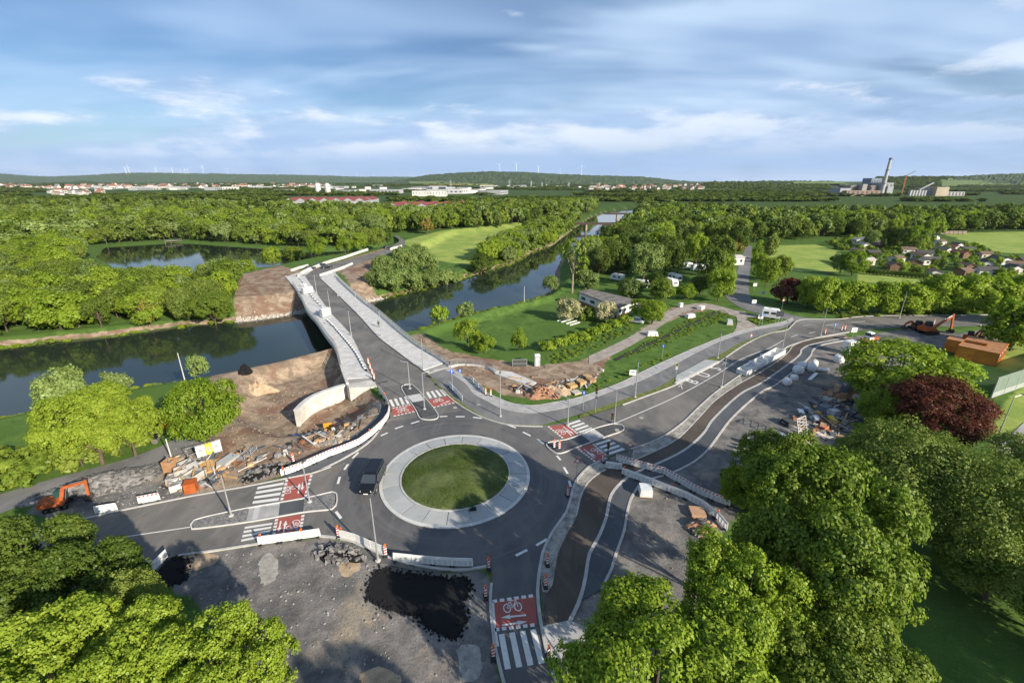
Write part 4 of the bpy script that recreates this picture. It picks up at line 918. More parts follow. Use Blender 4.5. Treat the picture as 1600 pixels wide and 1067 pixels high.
# woods: polygon, spacing, radius range, height range, kinds for single trees, weights
WOODS = [
 ('left_bank', 'broadleaf tree in the thicket along the far left river bank', [(-133.83,92.47),(-121.29,99.34),(-115.27,102.43),(-102.95,107.16),(-90.67,115.02),(-78.36,120.86),(-98.06,155.37),(-114.81,157.33),(-137.77,157.33),(-156.14,157.33),(-174.60,148.88),(-186.81,132.82)], 6.2, (3.0, 5.6), (5.5, 12.0), ('mid0', 'mid2', 'mid1', 'willow', 'hedge')),
 ('pond_side', 'leafy tree in the wood left of the pond', [(-197.59,138.07),(-184.76,158.32),(-166.11,165.60),(-164.46,174.72),(-219.95,230.69),(-248.73,262.62),(-274.72,262.62),(-335.05,243.42)], 7.6, (3.0, 7.2), (5, 14.5), ('mid0', 'mid2', 'mid1', 'willow', 'mid5')),
 ('meadow_edge', 'tree on the wood edge behind the riverside meadow', [(-81.79,311.30),(-51.59,336.51),(-15.26,365.97),(29.60,427.96),(71.54,494.40),(99.88,559.06),(120.37,676.24),(-30.73,559.06),(-93.19,420.86),(-104.67,376.93)], 8.5, (4.2, 6.5), (10, 15), ('mid0', 'mid3', 'mid1', 'mid2')),
 ('far_bank', 'bushy willow on the far bank beside the river', [(-17.28,184.51),(-11.69,235.20),(0.00,292.71),(21.71,390.43),(68.57,496.64),(64.12,440.88),(23.45,277.42),(10.66,251.00),(-0.61,213.85)], 7.0, (4.2, 6.0), (8, 11), ('willow', 'mid2', 'mid4', 'hedge')),
 ('camp_side', 'tall tree on the camp site between river and road', [(27.87,168.02),(26.70,176.90),(34.04,207.90),(51.59,243.53),(76.14,311.30),(111.11,400.88),(160.50,413.99),(188.64,388.55),(136.84,270.44),(91.73,183.80),(73.11,152.54),(61.91,141.25),(52.45,137.82),(48.49,141.25),(59.80,158.84),(58.96,170.47),(46.05,168.02),(35.40,163.31)], 9.5, (4.0, 6.2), (10, 16), ('mid0', 'mid3', 'mid1', 'mid2', 'mid3', 'mid4')),
 ('pond_back', 'tree in the wood behind the pond', [(-382.54,245.32),(-252.91,276.03),(-224.92,297.58),(-155.63,276.03),(-123.51,265.01),(-91.57,270.42),(-80.20,284.89),(-84.78,315.04),(-113.91,410.19),(-206.15,465.72),(-333.03,481.96),(-507.07,458.00),(-645.19,422.83)], 9.0, (3.0, 7.6), (5, 16), ('mid0', 'mid1', 'mid2', 'mid4', 'mid3', 'willow')),
 ('road_back', 'tree in the belt behind the allotment gardens', [(135.86,253.65),(192.59,376.93),(269.49,388.55),(350.34,388.55),(444.45,400.88),(573.20,413.99),(457.11,327.68),(370.37,332.04),(310.83,327.68),(280.40,303.69),(239.39,289.49),(198.82,289.49),(152.64,264.62)], 9.5, (4.0, 6.8), (9, 15), ('mid0', 'mid3', 'mid1', 'mid2', 'hedge')),
]
CLEAR = [RIVER, POND, POND2]
cand = []
for wi, (nm, lb, P, step, rr, hh, kk) in enumerate(WOODS):
    X, Y = fill(P, step, seed=100 + wi); X, Y = away(X, Y, CLEAR, 5.5 if nm in ('camp_side', 'meadow_edge', 'pond_side', 'pond_back') else 1.0)
    r = np.random.default_rng(200 + wi)
    if nm == 'camp_side':
        k_ = np.ones(X.shape, bool)
        for cx_, cy_ in [(43.51,149.57),(54.83,151.54),(58.80,159.93),(86.48,223.34),(92.77,219.28),(99.72,234.14),(106.58,248.49),(41.09,172.99),(71.70,183.80),(75.32,179.60),(102.11,219.28),(91.26,195.96),(95.18,195.96),(87.34,195.96)]:
            for f_ in (0.0, 6.0, 13.0, 20.0): d_ = math.hypot(cx_, cy_); k_ &= np.hypot(X - cx_ * (1 - f_ / d_), Y - cy_ * (1 - f_ / d_)) > 6.5
        X, Y = X[k_], Y[k_]
    for x, y in zip(X, Y):
        s = r.random(); cand.append((x, y, rr[0] + (rr[1] - rr[0]) * s, hh[0] + (hh[1] - hh[0]) * (0.6 * s + 0.4 * r.random()), kk[r.integers(0, len(kk))], wi))
cand.sort(key=lambda c: -c[2] / math.hypot(c[0], c[1]))
GROUPS = {0: 'trees along the far left river bank', 1: 'trees of the wood left of the pond', 2: 'trees edging the riverside meadow', 3: 'willows on the far river bank', 4: 'trees of the camp site', 5: 'trees behind the pond', 6: 'trees behind the allotments'}
rest = []
for n_, (x, y, r_, h_, k_, wi) in enumerate(cand):
    if n_ < 200 and abs(x) < y * 1.12 + 15:
        K[k_].plant('willow_tree' if k_ == 'willow' else 'broadleaf_tree', WOODS[wi][1], (x, y, hz(x, y)), r_, h_, random.uniform(0, 6.28), GROUPS[wi])
    else: rest.append((x, y, r_, h_, wi))
lows = ('low0', 'low1', 'low2', 'low3', 'mid0', 'mid2')
def rows(L, seed, p):
    r = np.random.default_rng(seed); A = np.array([(a[0], a[1]) for a in L]); Z = height(A[:, 0], A[:, 1])
    return [(a[0], a[1], z, a[2], a[3], r.choice(len(p), p=p)) for a, z in zip(L, Z)]
forest('mixed_wood', 'green mixed woodland spreading behind pond, meadow and camp site', rows(rest, 5, [.34, .12, .2, .06, .16, .12]), lows)
# the wide wooded plain behind, out to the town
big = []
for seed, (P, step, rr, hh) in enumerate([
   ([(-720.38,399.10),(-485.53,438.34),(-324.03,468.93),(-200.58,453.14),(-114.14,411.40),(-144.29,523.48),(-444.60,648.21),(-1155.96,648.21)], 10.5, (3.0, 8.5), (4.5, 14)),
   ([(-114.64,413.99),(-14.16,514.26),(104.32,584.45),(153.67,559.06),(224.96,427.96),(249.50,475.98),(171.96,627.07),(-35.23,642.66),(-147.39,535.75)], 10.5, (4, 7.5), (8, 13)),
   ([(114.64,413.99),(204.81,388.55),(240.74,458.85),(131.31,475.98)], 10.0, (4, 7), (8, 15)),
   ([(214.41,407.33),(355.19,427.96),(570.18,458.85),(823.60,458.85),(920.49,514.26),(476.94,494.40),(249.50,475.98)], 12, (4.5, 7.5), (8, 13))]):
    X, Y = fill(P, step, seed=300 + seed); X, Y = away(X, Y, [RIVER], 11)
    r = np.random.default_rng(400 + seed)
    big += [(x, y, r.uniform(*rr), r.uniform(*hh)) for x, y in zip(X, Y)]
forest('plain_wood', 'continuous green woodland on the plain before the town', rows(big, 6, [.45, .2, .25, .1]), ('low0', 'low1', 'low2', 'low3'))
bel = []
r = np.random.default_rng(9)
for k in range(26000):
    d = 820 * math.exp(r.uniform(0, 1.65)); u = r.uniform(-1.16, 1.16); x, y = u * d, d
    q = math.sin(x * 0.0052 + 1.7 * math.sin(y * 0.0034)) + math.sin(y * 0.017 + 0.8 * math.sin(x * 0.0031)) + 0.5 * math.sin(x * .021 + y * .013)
    lim = 0.35 if d < 1200 else 0.8
    if u > 0.3 and d < 1500: lim = 0.1
    if q > lim: bel.append((x, y, r.uniform(6, 10) * (1 + d / 5000), r.uniform(4.5, 8)))
forest('distant_wood', 'dark tree belts far off between fields and town', rows(bel, 8, [.6, .4]), ('tiny0', 'tiny1'))
def plant(kind, name, label, p, R_, H_, group=None, cat='tree', z=None):
    return K[kind].plant(name, label, (p[0], p[1], (hz(*p) if z is None else z)), R_, H_, random.uniform(0, 6.28), group, cat)
# --- prominent single trees, positions on plan
plant('maple_k', 'maple_tree', 'dark shaded maple at the left picture edge below the excavator', (-37.61,27.02), 4.6, 10, None)  # these three maples carry their shade in the leaf colour
plant('maple_k', 'maple_tree', 'dark shaded maple hanging over the road left of the slanting barrier', (-31.32,25.53), 3.6, 9.5, None)
plant('maple_k', 'maple_tree', 'dark shaded maple reaching in at the left edge above the bright maple', (-37.57,23.63), 4.6, 10, None)
plant('maple_b', 'maple_tree', 'bright lime green maple at the bottom beside the gravel yard', (-17.12,18.32), 3.9, 10.5, None)
plant('maple_b', 'maple_tree', 'bright green maple in the bottom left corner', (-26.55,18.13), 4.6, 11, None)
plant('maple_b', 'maple_tree', 'bright maple between the corner maple and the gravel yard maple', (-22.31,18.69), 3.8, 10.5, None)
plant('maple_d', 'maple_tree', 'darker maple between the bright maples and the dark ones', (-26.83,23.04), 2.8, 9, None)
plant('maple_a', 'maple_tree', 'bright broad maple at the bottom right of the zebra crossing', (8.46,17.82), 5.6, 12, None)
plant('maple_a', 'maple_tree', 'maple behind the bottom maple next to the rubble heap', (14.86,21.33), 4.4, 13.5, None)
plant('maple_d', 'maple_tree', 'large maple in the middle of the right hand tree group', (21.52,24.78), 5.6, 18, None)
plant('maple_d', 'maple_tree', 'shaded maple at the bottom edge in front of the lawn', (18.73,18.55), 4.4, 12, None)
plant('ash_a', 'ash_tree', 'feathery grey green tree below the copper beech', (37.46,35.62), 6.2, 12.5, None)
plant('ash_a', 'ash_tree', 'feathery tree at the right edge above the dark lawn', (40.72,30.79), 5.6, 12.5, None)
plant('ash_a', 'ash_tree', 'feathery tree half cut by the right picture edge', (52.14,36.49), 5.6, 11, None)
plant('maple_d', 'maple_tree', 'maple crown left of the feathery trees above the pipes', (26.96,37.51), 4.4, 12, None)
plant('maple_d', 'shrub_tree', 'dark low tree in the shade right of the lawn', (40.83,28.94), 4.6, 7.0, None)
plant('maple_d', 'shrub_tree', 'dark shrub tree at the right edge beside the lawn', (42.35,25.88), 4.5, 7.0, None)
plant('round_a', 'round_tree', 'broad round green tree in front of the orange containers', (62.05,65.32), 8.8, 10.0, None)
plant('copper_a', 'copper_beech', 'copper beech with dark red leaves right of the rubbish heap', (58.63,54.69), 6.6, 9.0, None)
plant('round_a', 'round_tree', 'small bright tree between copper beech and rubbish heap', (53.03,57.47), 3.0, 6.5, None)
plant('hedge', 'roadside_tree', 'leafy tree at the right edge behind the containers', (106.21,89.22), 5.6, 11, None)
plant('hedge', 'roadside_tree', 'broad tree cut by the right edge above the orange containers', (130.84,103.71), 6, 12, None)
plant('round_a', 'round_tree', 'small dark tree beside the concrete pipes', (25.25,40.87), 2.4, 4.6, None)
plant('bush_d', 'bush', 'low bush between concrete pipes and barrier row', (26.00,43.49), 1.9, 2.6, None, 'bush')
plant('maple_b', 'maple_tree', 'broad light green maple by the riverside lane', (-52.41,48.71), 5.6, 11.0, None)
plant('maple_b', 'maple_tree', 'smaller bright tree touching the light green maple on its right', (-49.50,50.42), 4.0, 8.6, None)
plant('round_a', 'round_tree', 'round green tree standing alone behind the yellow banner fence', (-41.91,54.12), 4.7, 9.0, None)
plant('willow', 'willow_tree', 'pale willow on the near bank behind the light green maple', (-67.93,60.95), 3.4, 8.2, None)
plant('bush_w', 'bush', 'pale grey shrub on the near bank between the two big trees', (-67.15,68.60), 2.6, 4.0, None, 'bush')
plant('bush_w', 'bush', 'pale shrub behind the round tree at the water', (-57.57,75.56), 1.9, 4.4, None, 'bush')
for i, (p, r_, h_) in enumerate([((-62.32,47.23), 3.2, 3.4), ((-58.73,46.84), 3.0, 3.2), ((-57.21,48.17), 3.0, 3.3), ((-60.31,43.88), 3.0, 3.0), ((-58.15,44.71), 2.6, 2.8), ((-51.02,53.80), 2.6, 3.0), ((-54.37,48.17), 2.6, 3), ((-52.08,51.30), 2.4, 3)]):
    plant('bush_d', 'bush', 'dark shrub in the shaded hedge below the light green maple', p, r_, h_, 'shrubs of the hedge by the riverside lane', 'bush')
# trees left over by the far approach road
for lab, kd, p, r_, h_ in [('bright lime green tree standing alone at the pond', 'mid2', (-110.75,208.10), 4.2, 9), ('tall tree between pond and far approach road', 'mid5', (-93.92,218.11), 5.0, 10.5),
   ('round tree next to the far approach road', 'mid5', (-82.84,224.01), 4.2, 9), ('third tree of the row along the far approach road', 'mid2', (-78.45,232.18), 4.2, 9.5), ('dark tall tree where the far road bends', 'mid0', (-72.96,247.92), 5.0, 12),
   ('tree behind the bright pond tree', 'mid1', (-112.28,232.28), 4.6, 10), ('tree on the bend of the far road beside the meadow', 'mid3', (-72.14,261.11), 4, 10),
   ('dead brown leafed tree on the left bank', 'bronze', (-100.92,119.65), 2.6, 8.5), ('round green tree on the bank left of the bridge', 'maple_d', (-85.51,123.34), 6.0, 11), ('tree beside the brown slope left of the bridge', 'mid0', (-93.12,123.98), 4.5, 8.5),
   ('bushy tree in front of the pond', 'willow', (-121.37,178.68), 5.0, 7.0), ('low green tree at the right end of the pond', 'mid5', (-110.05,183.83), 5.0, 6.5),
   ('brown leafed tree at the meadow corner', 'bronze', (-58.01,313.87), 4.6, 11), ('dark round tree on the river bank by the meadow', 'mid3', (-13.62,197.86), 6.0, 9.5)]:
    plant(kd, 'dead_tree' if 'dead' in lab else 'broadleaf_tree', lab, p, r_, h_)
for i, (p, r_, h_) in enumerate([((-49.15,160.84), 4.0, 7), ((-43.48,158.78), 5.0, 9), ((-38.13,164.02), 5.2, 9.0), ((-32.98,168.45), 5.0, 8.0), ((-27.59,176.76), 4.6, 7), ((-53.18,184.51), 4.6, 8.5), ((-44.48,187.24), 5.2, 10), ((-36.59,192.92), 5.0, 9), ((-43.69,210.94), 4.6, 9.5), ((-23.08,181.86), 3.4, 5), ((-54.42,218.11), 3.6, 7)]):
    plant('willow', 'willow_tree', 'olive green willow in the clump right of the far bridge end', p, r_, h_, 'willows in the clump right of the bridge')
# hedge row behind the main road
for i, (px, r_, h_) in enumerate([((84.69,124.12), 4.0, 9), ((85.20,118.16), 4.4, 10), ((92.11,117.53), 4.6, 9.2), ((99.79,117.53), 4.6, 9.0), ((106.95,116.91), 4.8, 8.6), ((116.05,118.16), 5.4, 10.8), ((125.07,118.80), 5.2, 10.4), ((133.77,120.09), 5.0, 9.4), ((145.17,122.75), 5.2, 10.5)]):
    plant('hedge', 'roadside_tree', ORD[i] + ' tree from the left in the leafy row behind the main road', px, r_, h_, 'row of trees behind the main road')
plant('redmid', 'copper_tree', 'dark red tree left of the row behind the main road', (80.92,128.40), 4.0, 7.5)
for i, (lab, kd, p, r_, h_) in enumerate([('young tree on the corner of the camp road', 'mid2', (62.18,131.40), 4.4, 10), ('slim tree right of the camp road with pale crown', 'mid2', (90.16,163.31), 3.2, 10), ('tall poplar right of the camp road', 'poplar', (111.97,195.96), 3.0, 13),
   ('leafy tree right of the camp road behind the white board', 'mid5', (86.67,150.55), 3.8, 10), ('tree beside the camp road where it narrows', 'mid5', (113.66,207.90), 3.4, 9), ('bushy tree right of the camp road above the red tree', 'mid0', (95.68,158.84), 4.4, 10), ('slim columnar tree among the motorhomes', 'poplar', (79.78,195.96), 1.9, 8),
   ('bronze coloured round tree behind the motorhomes', 'bronze', (97.34,221.29), 4.2, 9), ('bronze round tree left of the camp road', 'bronze', (108.65,221.29), 4.4, 8.5), ('dark grey conifer by the caravans', 'mid3', (63.38,170.47), 3.0, 11),
   ('yellow green broad willow above the caravans', 'mid4', (47.15,158.84), 6.6, 14), ('large willow at the river bank in the camp', 'willow', (46.19,195.96), 6.4, 12), ('tree behind the yellow green willow', 'mid2', (37.98,186.71), 5.4, 11), ('dark tree right of the yellow green willow', 'mid3', (59.27,172.99), 5.2, 13),
   ('tall sparse tree with bare pale trunk on the river bank', 'sparse', (20.88,152.05), 5.0, 19), ('low willow leaning over the water', 'mid4', (13.63,155.64), 3.0, 6.5), ('willow under the tall sparse tree', 'willow', (26.45,157.91), 4.6, 7.5),
   ('grey willow behind the clubhouse', 'willow', (37.17,136.87), 4.2, 7), ('dark bush right of the clubhouse', 'mid0', (45.38,131.40), 4.0, 7), ('round bush at the camp entrance', 'mid5', (53.09,132.96), 3.2, 5),
   ('dark tree left of the camp entrance', 'mid3', (58.91,137.82), 3.4, 6.5), ('bright tree next to the white caravan', 'mid2', (37.14,141.25), 3.0, 6), ('dark tree in front of the caravans', 'mid3', (45.81,141.25), 3.4, 7)]):
    plant(kd, 'conifer' if 'conifer' in lab else 'willow_tree' if kd == 'willow' else 'broadleaf_tree', lab, p, r_, h_)
plant('blossom', 'blossom_tree', 'white flowering shrub tree left of the clubhouse', (15.86,119.43), 3.8, 6.4)
plant('blossom', 'blossom_tree', 'white flowering shrub tree in front of the clubhouse', (25.42,118.22), 3.3, 5.8)
plant('bush_d', 'bush', 'dark bush between the two flowering trees', (20.67,119.43), 2.6, 4, None, 'bush')
plant('round_a', 'round_tree', 'young tree beside the gravel track', (35.39,108.16), 3.2, 6.2)
plant('mid5', 'broadleaf_tree', 'small tree right of the clubhouse', (34.26,114.84), 3.2, 5)
plant('mid2', 'broadleaf_tree', 'slim young tree on the lawn behind the railing', (-9.49,90.74), 2.9, 6.6)
plant('mid5', 'broadleaf_tree', 'bushy tree right of the slim young tree on the lawn', (-5.71,88.05), 2.4, 4.2)
plant('mid5', 'broadleaf_tree', 'dark young tree on the lawn near the toilet cabin', (1.69,92.01), 2.0, 5.2)
plant('bush_l', 'bush', 'light green shrub on the near bank by the lawn', (-19.65,114.90), 2.6, 5.2, None, 'bush')
plant('bush_w', 'bush', 'grey willow shrub on the near bank by the lawn', (-13.04,121.40), 2.9, 4.2, None, 'bush')
for i, (p, r_, h_) in enumerate([((7.59,89.74), 1.9, 2.0), ((10.08,91.25), 1.9, 2.2), ((12.89,93.59), 2, 2.2), ((15.76,95.62), 2, 2.2), ((18.74,98.60), 2, 2.2), ((21.98,102.21), 2, 2.0), ((25.17,105.56), 2, 2.0), ((28.72,109.12), 2, 2.0)]):
    plant('bush_l', 'bush', ORD[i] + ' bush from the toilet cabin in the hedge along the track', p, r_, h_, 'bushes of the hedge along the track', 'bush')
# trees just outside the frame that throw their shade over road and yard
for x, y, r_, h_, lab in [(14, -4, 5.0, 19, 'tall maple behind the viewer at the near corner of the gravel yard'), (7, -10, 5.5, 18, 'tall maple behind the viewer next to the near corner maple'), (66, 34, 6, 14, 'maple outside the right picture edge below the lamp'), (47, 14, 6, 14, 'maple outside the right picture edge shading the lawn'), (58, 22, 6, 14, 'second maple outside the right edge shading the lawn')]:
    plant('maple_d', 'maple_tree', lab, (x, y), r_, h_)
# rough grass, nettles and seedlings on banks, ditch and margins
rough = []
for seed, (P, step, lo, hi) in enumerate([([(20.42,82.70),(26.85,87.64),(38.01,96.53),(54.92,111.56),(59.22,115.07),(58.99,120.74),(52.85,118.80),(39.42,105.07),(26.19,90.31)], .75, .12, .34), ([(-26.36,108.88),(-23.26,117.43),(-9.75,131.36),(8.29,148.60),(10.57,143.50),(-7.54,126.62),(-19.05,115.18),(-22.88,107.88)], 1.1, .3, .8),
    ([(-134.06,92.43),(-122.77,100.49),(-104.18,108.38),(-91.73,116.30),(-79.26,122.18),(-81.85,126.62),(-95.02,120.96),(-108.14,113.01),(-127.62,105.00),(-141.03,97.95)], 1.5, .4, 1.1), ([(-85.20,65.94),(-79.47,67.69),(-68.56,77.78),(-63.22,78.93),(-59.72,75.56),(-64.35,72.19),(-75.29,63.44),(-80.00,61.10)], 1.4, .3, .7), ([(-43.87,149.48),(-35.20,160.86),(-17.61,187.79),(0.00,220.83),(23.98,283.49),(20.78,283.49),(-1.65,232.36),(-19.76,196.24),(-37.69,167.16),(-46.26,154.98)], 1.6, .4, 1.0),
    ([(68.91,117.53),(70.03,113.29),(66.48,109.87),(60.99,107.16),(61.24,111.56)], 1.0, .2, .5), ([(87.23,117.53),(106.73,120.09),(139.31,124.12),(133.23,118.16),(103.18,115.68),(86.06,113.29)], 1.6, .3, .9), ([(11.32,67.98),(18.34,73.06),(33.07,86.18),(34.08,88.39),(18.82,75.29),(11.52,69.44)], 1.0, .2, .4), ([(6.57,85.13),(19.10,96.71),(30.03,108.16),(30.59,104.09),(17.96,90.22),(8.88,81.80)], .9, .15, .45), ([(44.36,53.80),(58.67,63.04),(62.71,63.04),(51.96,52.22),(37.85,44.12)], 1.4, .4, 1.0)]):
    X, Y = fill(P, step, seed=500 + seed); rr_ = np.random.default_rng(600 + seed)
    rough += [(x, y, s_ * 1.2, s_) for x, y, s_ in zip(X, Y, rr_.uniform(lo, hi, len(X))) if rr_.random() < .75]
forest('rough_growth', 'rough grass and weeds along banks, ditch and road margins', rows(rough, 14, [.5, .25, .25]), ('bush_l', 'bush_d', 'bush_w'))


# ---------------------------------------------------------------- the new bridge
L_out = resample(smooth_line([(-85.80,168.02),(-73.96,149.57),(-64.02,132.96),(-56.47,119.44),(-50.06,109.87),(-42.95,98.32),(-37.90,90.31),(-32.90,79.78),(-29.28,72.53)]), 50)
R_out = resample(smooth_line([(-71.20,178.24),(-62.90,161.04),(-48.75,136.99),(-41.67,125.51),(-36.37,117.53),(-30.17,107.16),(-24.82,98.32),(-19.22,89.92),(-13.83,83.04),(-12.08,80.41)]), 50)
brL = resample(smooth_line([(-78.28,168.02),(-62.02,139.52),(-49.61,118.16),(-43.59,108.77),(-37.15,98.32),(-30.38,84.76),(-24.61,73.34)]), 50)
brR = resample(smooth_line([(-71.27,164.46),(-62.59,150.55),(-51.73,132.96),(-40.54,114.47),(-31.21,98.32),(-24.80,89.15),(-18.74,80.73),(-15.66,76.73)]), 50)
bridge = thing('road_bridge', 'new grey concrete road bridge crossing the river to the far bank', 'bridge', (*L_out[25], -1.0))
inv = Vector(bridge.location)
def part(mb, name, m, parent, smooth=False, fix=False):
    """parts are modelled in place; shift them into their thing's frame"""
    mb.v = [tuple(Vector(v) - Vector(parent.matrix_world.translation if parent.parent else parent.location)) for v in mb.v]
    return mb.build(name, m, parent, smooth=smooth, fix=fix)
CONC = M_CONC(); CONC_P = mat('deck_concrete', (0.44, 0.435, 0.42), 0.85, 0.14, 0.7, (0.52, 0.51, 0.49), bump=0.1)
CONC_D = mat('girder_concrete', (0.27, 0.265, 0.25), 0.9, 0.2, 0.5)
mb = MB()
def depth(t): return -1.1 - 1.5 * abs(2 * t - 1) ** 2.2
N_ = 50
for k in range(N_ - 1):
    q = lambda P, i, z: (P[i][0], P[i][1], z)
    d0, d1 = depth(k / (N_ - 1)), depth((k + 1) / (N_ - 1))
    ci = [((L_out[i][0] * .86 + R_out[i][0] * .14), (L_out[i][1] * .86 + R_out[i][1] * .14)) for i in (k, k + 1)]
    cj = [((L_out[i][0] * .14 + R_out[i][0] * .86), (L_out[i][1] * .14 + R_out[i][1] * .86)) for i in (k, k + 1)]
    mb.face([q(L_out, k, -0.01), q(R_out, k, -0.01), q(R_out, k + 1, -0.01), q(L_out, k + 1, -0.01)])
    for A, B, z0, z1, z2, z3 in ((L_out, None, -.01, -.01, -.55, -.55),): pass
    mb.face([q(L_out, k, -.01), q(L_out, k + 1, -.01), q(L_out, k + 1, -.5), q(L_out, k, -.5)])
    mb.face([q(R_out, k, -.01), q(R_out, k + 1, -.01), q(R_out, k + 1, -.5), q(R_out, k, -.5)])
    mb.face([q(L_out, k, -.5), q(L_out, k + 1, -.5), (*ci[1], -.75), (*ci[0], -.75)]); mb.face([q(R_out, k, -.5), q(R_out, k + 1, -.5), (*cj[1], -.75), (*cj[0], -.75)])
    mb.face([(*ci[0], -.75), (*ci[1], -.75), (*ci[1], d1), (*ci[0], d0)]); mb.face([(*cj[0], -.75), (*cj[1], -.75), (*cj[1], d1), (*cj[0], d0)])
    mb.face([(*ci[0], d0), (*ci[1], d1), (*cj[1], d1), (*cj[0], d0)])
part(mb, 'girder', CONC_D, bridge, fix=True)
for nm, A, B in (('left_walkway', L_out, brL), ('right_walkway', brR, R_out)):
    # slabs of the walkway, cast in bays with joints
    for j in range(0, N_ - 2, 4):
        e = min(j + 4, N_ - 1); P = [A[i] for i in range(j, e + 1)] + [B[i] for i in range(e, j - 1, -1)]
        c = (sum(p[0] for p in P) / len(P), sum(p[1] for p in P) / len(P)); P = [lerp2(p, c, 0.006) for p in P]
        mb = MB(); mb.prism(P, -0.005, 0.14); part(mb, 'walkway_slab', CONC_P, bridge)
for A, s in ((L_out, -1), (R_out, 1)):
    mb = MB(); kerb(mb, A, 0.45, -0.62, 0.24); part(mb, 'edge_beam', mat('edge_beam_concrete', (0.48, 0.47, 0.44), 0.85, 0.12, 0.8), bridge)
def railing(P, parent, h=1.1, gap=2.0, base=0.24, m=None, name='railing'):
    n = max(2, int(sum(math.dist(a, b) for a, b in zip(P, P[1:])) / gap)); Q = resample(P, n + 1); mb = MB()
    for i, p in enumerate(Q):
        mb.bar((*p, base - .1), (*p, base + h), 0.07)
        if i < n:
            for z in (h, h * .55, h * .1): mb.bar((*p, base + z), (*Q[i + 1], base + z), 0.06)
            for k in range(1, 8): q = lerp2(p, Q[i + 1], k / 8); mb.bar((*q, base + h * .1), (*q, base + h), 0.025)
    return part(mb, name, m or M_GALV(), parent)
railing(R_out[6:], bridge); railing(L_out[8:46], bridge)
mb = MB(); kerb(mb, brR, 0.14, 0, 0.16); kerb(mb, brL, 0.14, 0, 0.16); part(mb, 'kerb', mat('dark_kerb', (0.16, 0.155, 0.15), 0.85), bridge)
# abutments
ab = [(-29.30,72.26),(-27.88,69.44),(-23.25,70.95),(-24.23,73.61),(-28.23,75.29),(-31.33,76.73)]
mb = MB(); mb.prism([(-29.50,72.53),(-28.45,70.95),(-23.62,71.47),(-24.34,73.61),(-28.42,75.86),(-31.66,77.33)], -4.6, -0.02); part(mb, 'abutment', CONC, bridge)
mb = MB(); mb.prism([(-85.80,168.02),(-81.60,162.17),(-68.99,172.99),(-73.80,183.80),(-83.13,180.98)], -4.6, -0.03); part(mb, 'abutment', CONC, bridge)
mb = MB(); mb.prism([(-18.25,84.76),(-12.08,80.41),(-12.24,78.84),(-15.78,76.73),(-20.13,81.38)], -4.0, -0.03); part(mb, 'abutment', CONC, bridge)
# curved retaining wall
wall = thing('retaining_wall', 'curved pale concrete retaining wall in front of the bridge abutment', 'wall', (*(-32.63,68.70), -3.6))
WP = resample(smooth_line([(-34.40,63.35),(-34.44,65.52),(-34.18,67.35),(-33.58,69.02),(-32.65,70.25),(-31.40,71.66),(-29.76,73.11)]), 25)
for j0, j1 in ((0, 8), (8, 16), (16, 24)):
    P = WP[j0:j1 + 1]; mb = MB(); kerb(mb, P, 0.55, -4.6, -0.35); part(mb, 'wall_panel', CONC, wall, fix=True)
    mb = MB(); kerb(mb, [lerp2(P[0], P[-1], 0.0)] + P[1:-1] + [P[-1]], 0.75, -0.349, -0.22); part(mb, 'coping', CONC_P, wall)
for j in (8, 16):
    mb = MB(); mb.box((WP[j][0] + .0, WP[j][1] - .30, -2.2), (0.12, 0.16, 3.4)); part(mb, 'joint_cover', mat('dark_joint', (0.06, 0.055, 0.05)), wall)
# curved railing above the drop beside the footway
rw = thing('footway_parapet', 'curved low white parapet with steel railing beside the footway', 'railing', (*(-8.81,81.38), 0))
RP = resample(smooth_line([(-12.08,80.41),(-10.57,81.38),(-8.18,81.38),(-6.00,80.73),(-3.93,79.15),(-2.89,77.33)]), 20)
mb = MB(); kerb(mb, RP, 0.7, -2.5, 0.18); part(mb, 'parapet', CONC_P, rw, fix=True)
railing(RP, rw, 1.05, 1.5, 0.18)
sw = thing('slab_wall', 'pale concrete slab wall lying beside the sand heaps', 'wall', (*(0.59,75.29), -0.6))
mb = MB(); mb.prism([(-3.42,78.54),(0.00,77.63),(4.36,73.06),(3.61,71.73),(0.69,73.61),(-3.11,76.73)], -1.6, 0.15); part(mb, 'slab', CONC_P, sw)
mb = MB(); mb.box((*(0.70,74.72), 0.22), (0.25, 2.6, 0.14), 1.2); part(mb, 'formwork_beam', M_WOOD(), sw)

# ---------------------------------------------------------------- street lamps
def make_lamp(h=7.0, arm=1.4, two=False):
    t = thing('street_lamp', 'x', 'street lamp')
    mb = MB(); mb.tube((0, 0, -0.1), (0, 0, 1.0), 0.11, 0.11, 8); mb.tube((0, 0, 1.0), (0, 0, h), 0.085, 0.05, 8); mb.build('pole', M_GALV, t)
    if arm:
        mb = MB(); mb.tube((0, 0, h - .05), (arm, 0, h + .18), 0.045, 0.04, 6); a = mb.build('arm', M_GALV, t)
    mb = MB(); x = arm
    mb.hexa([(x - .1, -.13, h + .12), (x + .65, -.10, h + .17), (x + .65, .10, h + .17), (x - .1, .13, h + .12), (x - .1, -.12, h + .24), (x + .6, -.08, h + .25), (x + .6, .08, h + .25), (x - .1, .12, h + .24)])
    hd = mb.build('lamp_head', mat('lamp_housing', (0.10, 0.105, 0.11), 0.5), t)
    mb = MB(); mb.box((x + .3, 0, h + .135), (.5, .15, .02)); mb.build('lens', mat('lamp_lens', (0.6, 0.6, 0.58), 0.3), hd)
    mb = MB(); mb.lathe([(0.26, 0), (0.26, .08), (.12, .1)], 12); mb.build('foot', CONC, t)
    return t
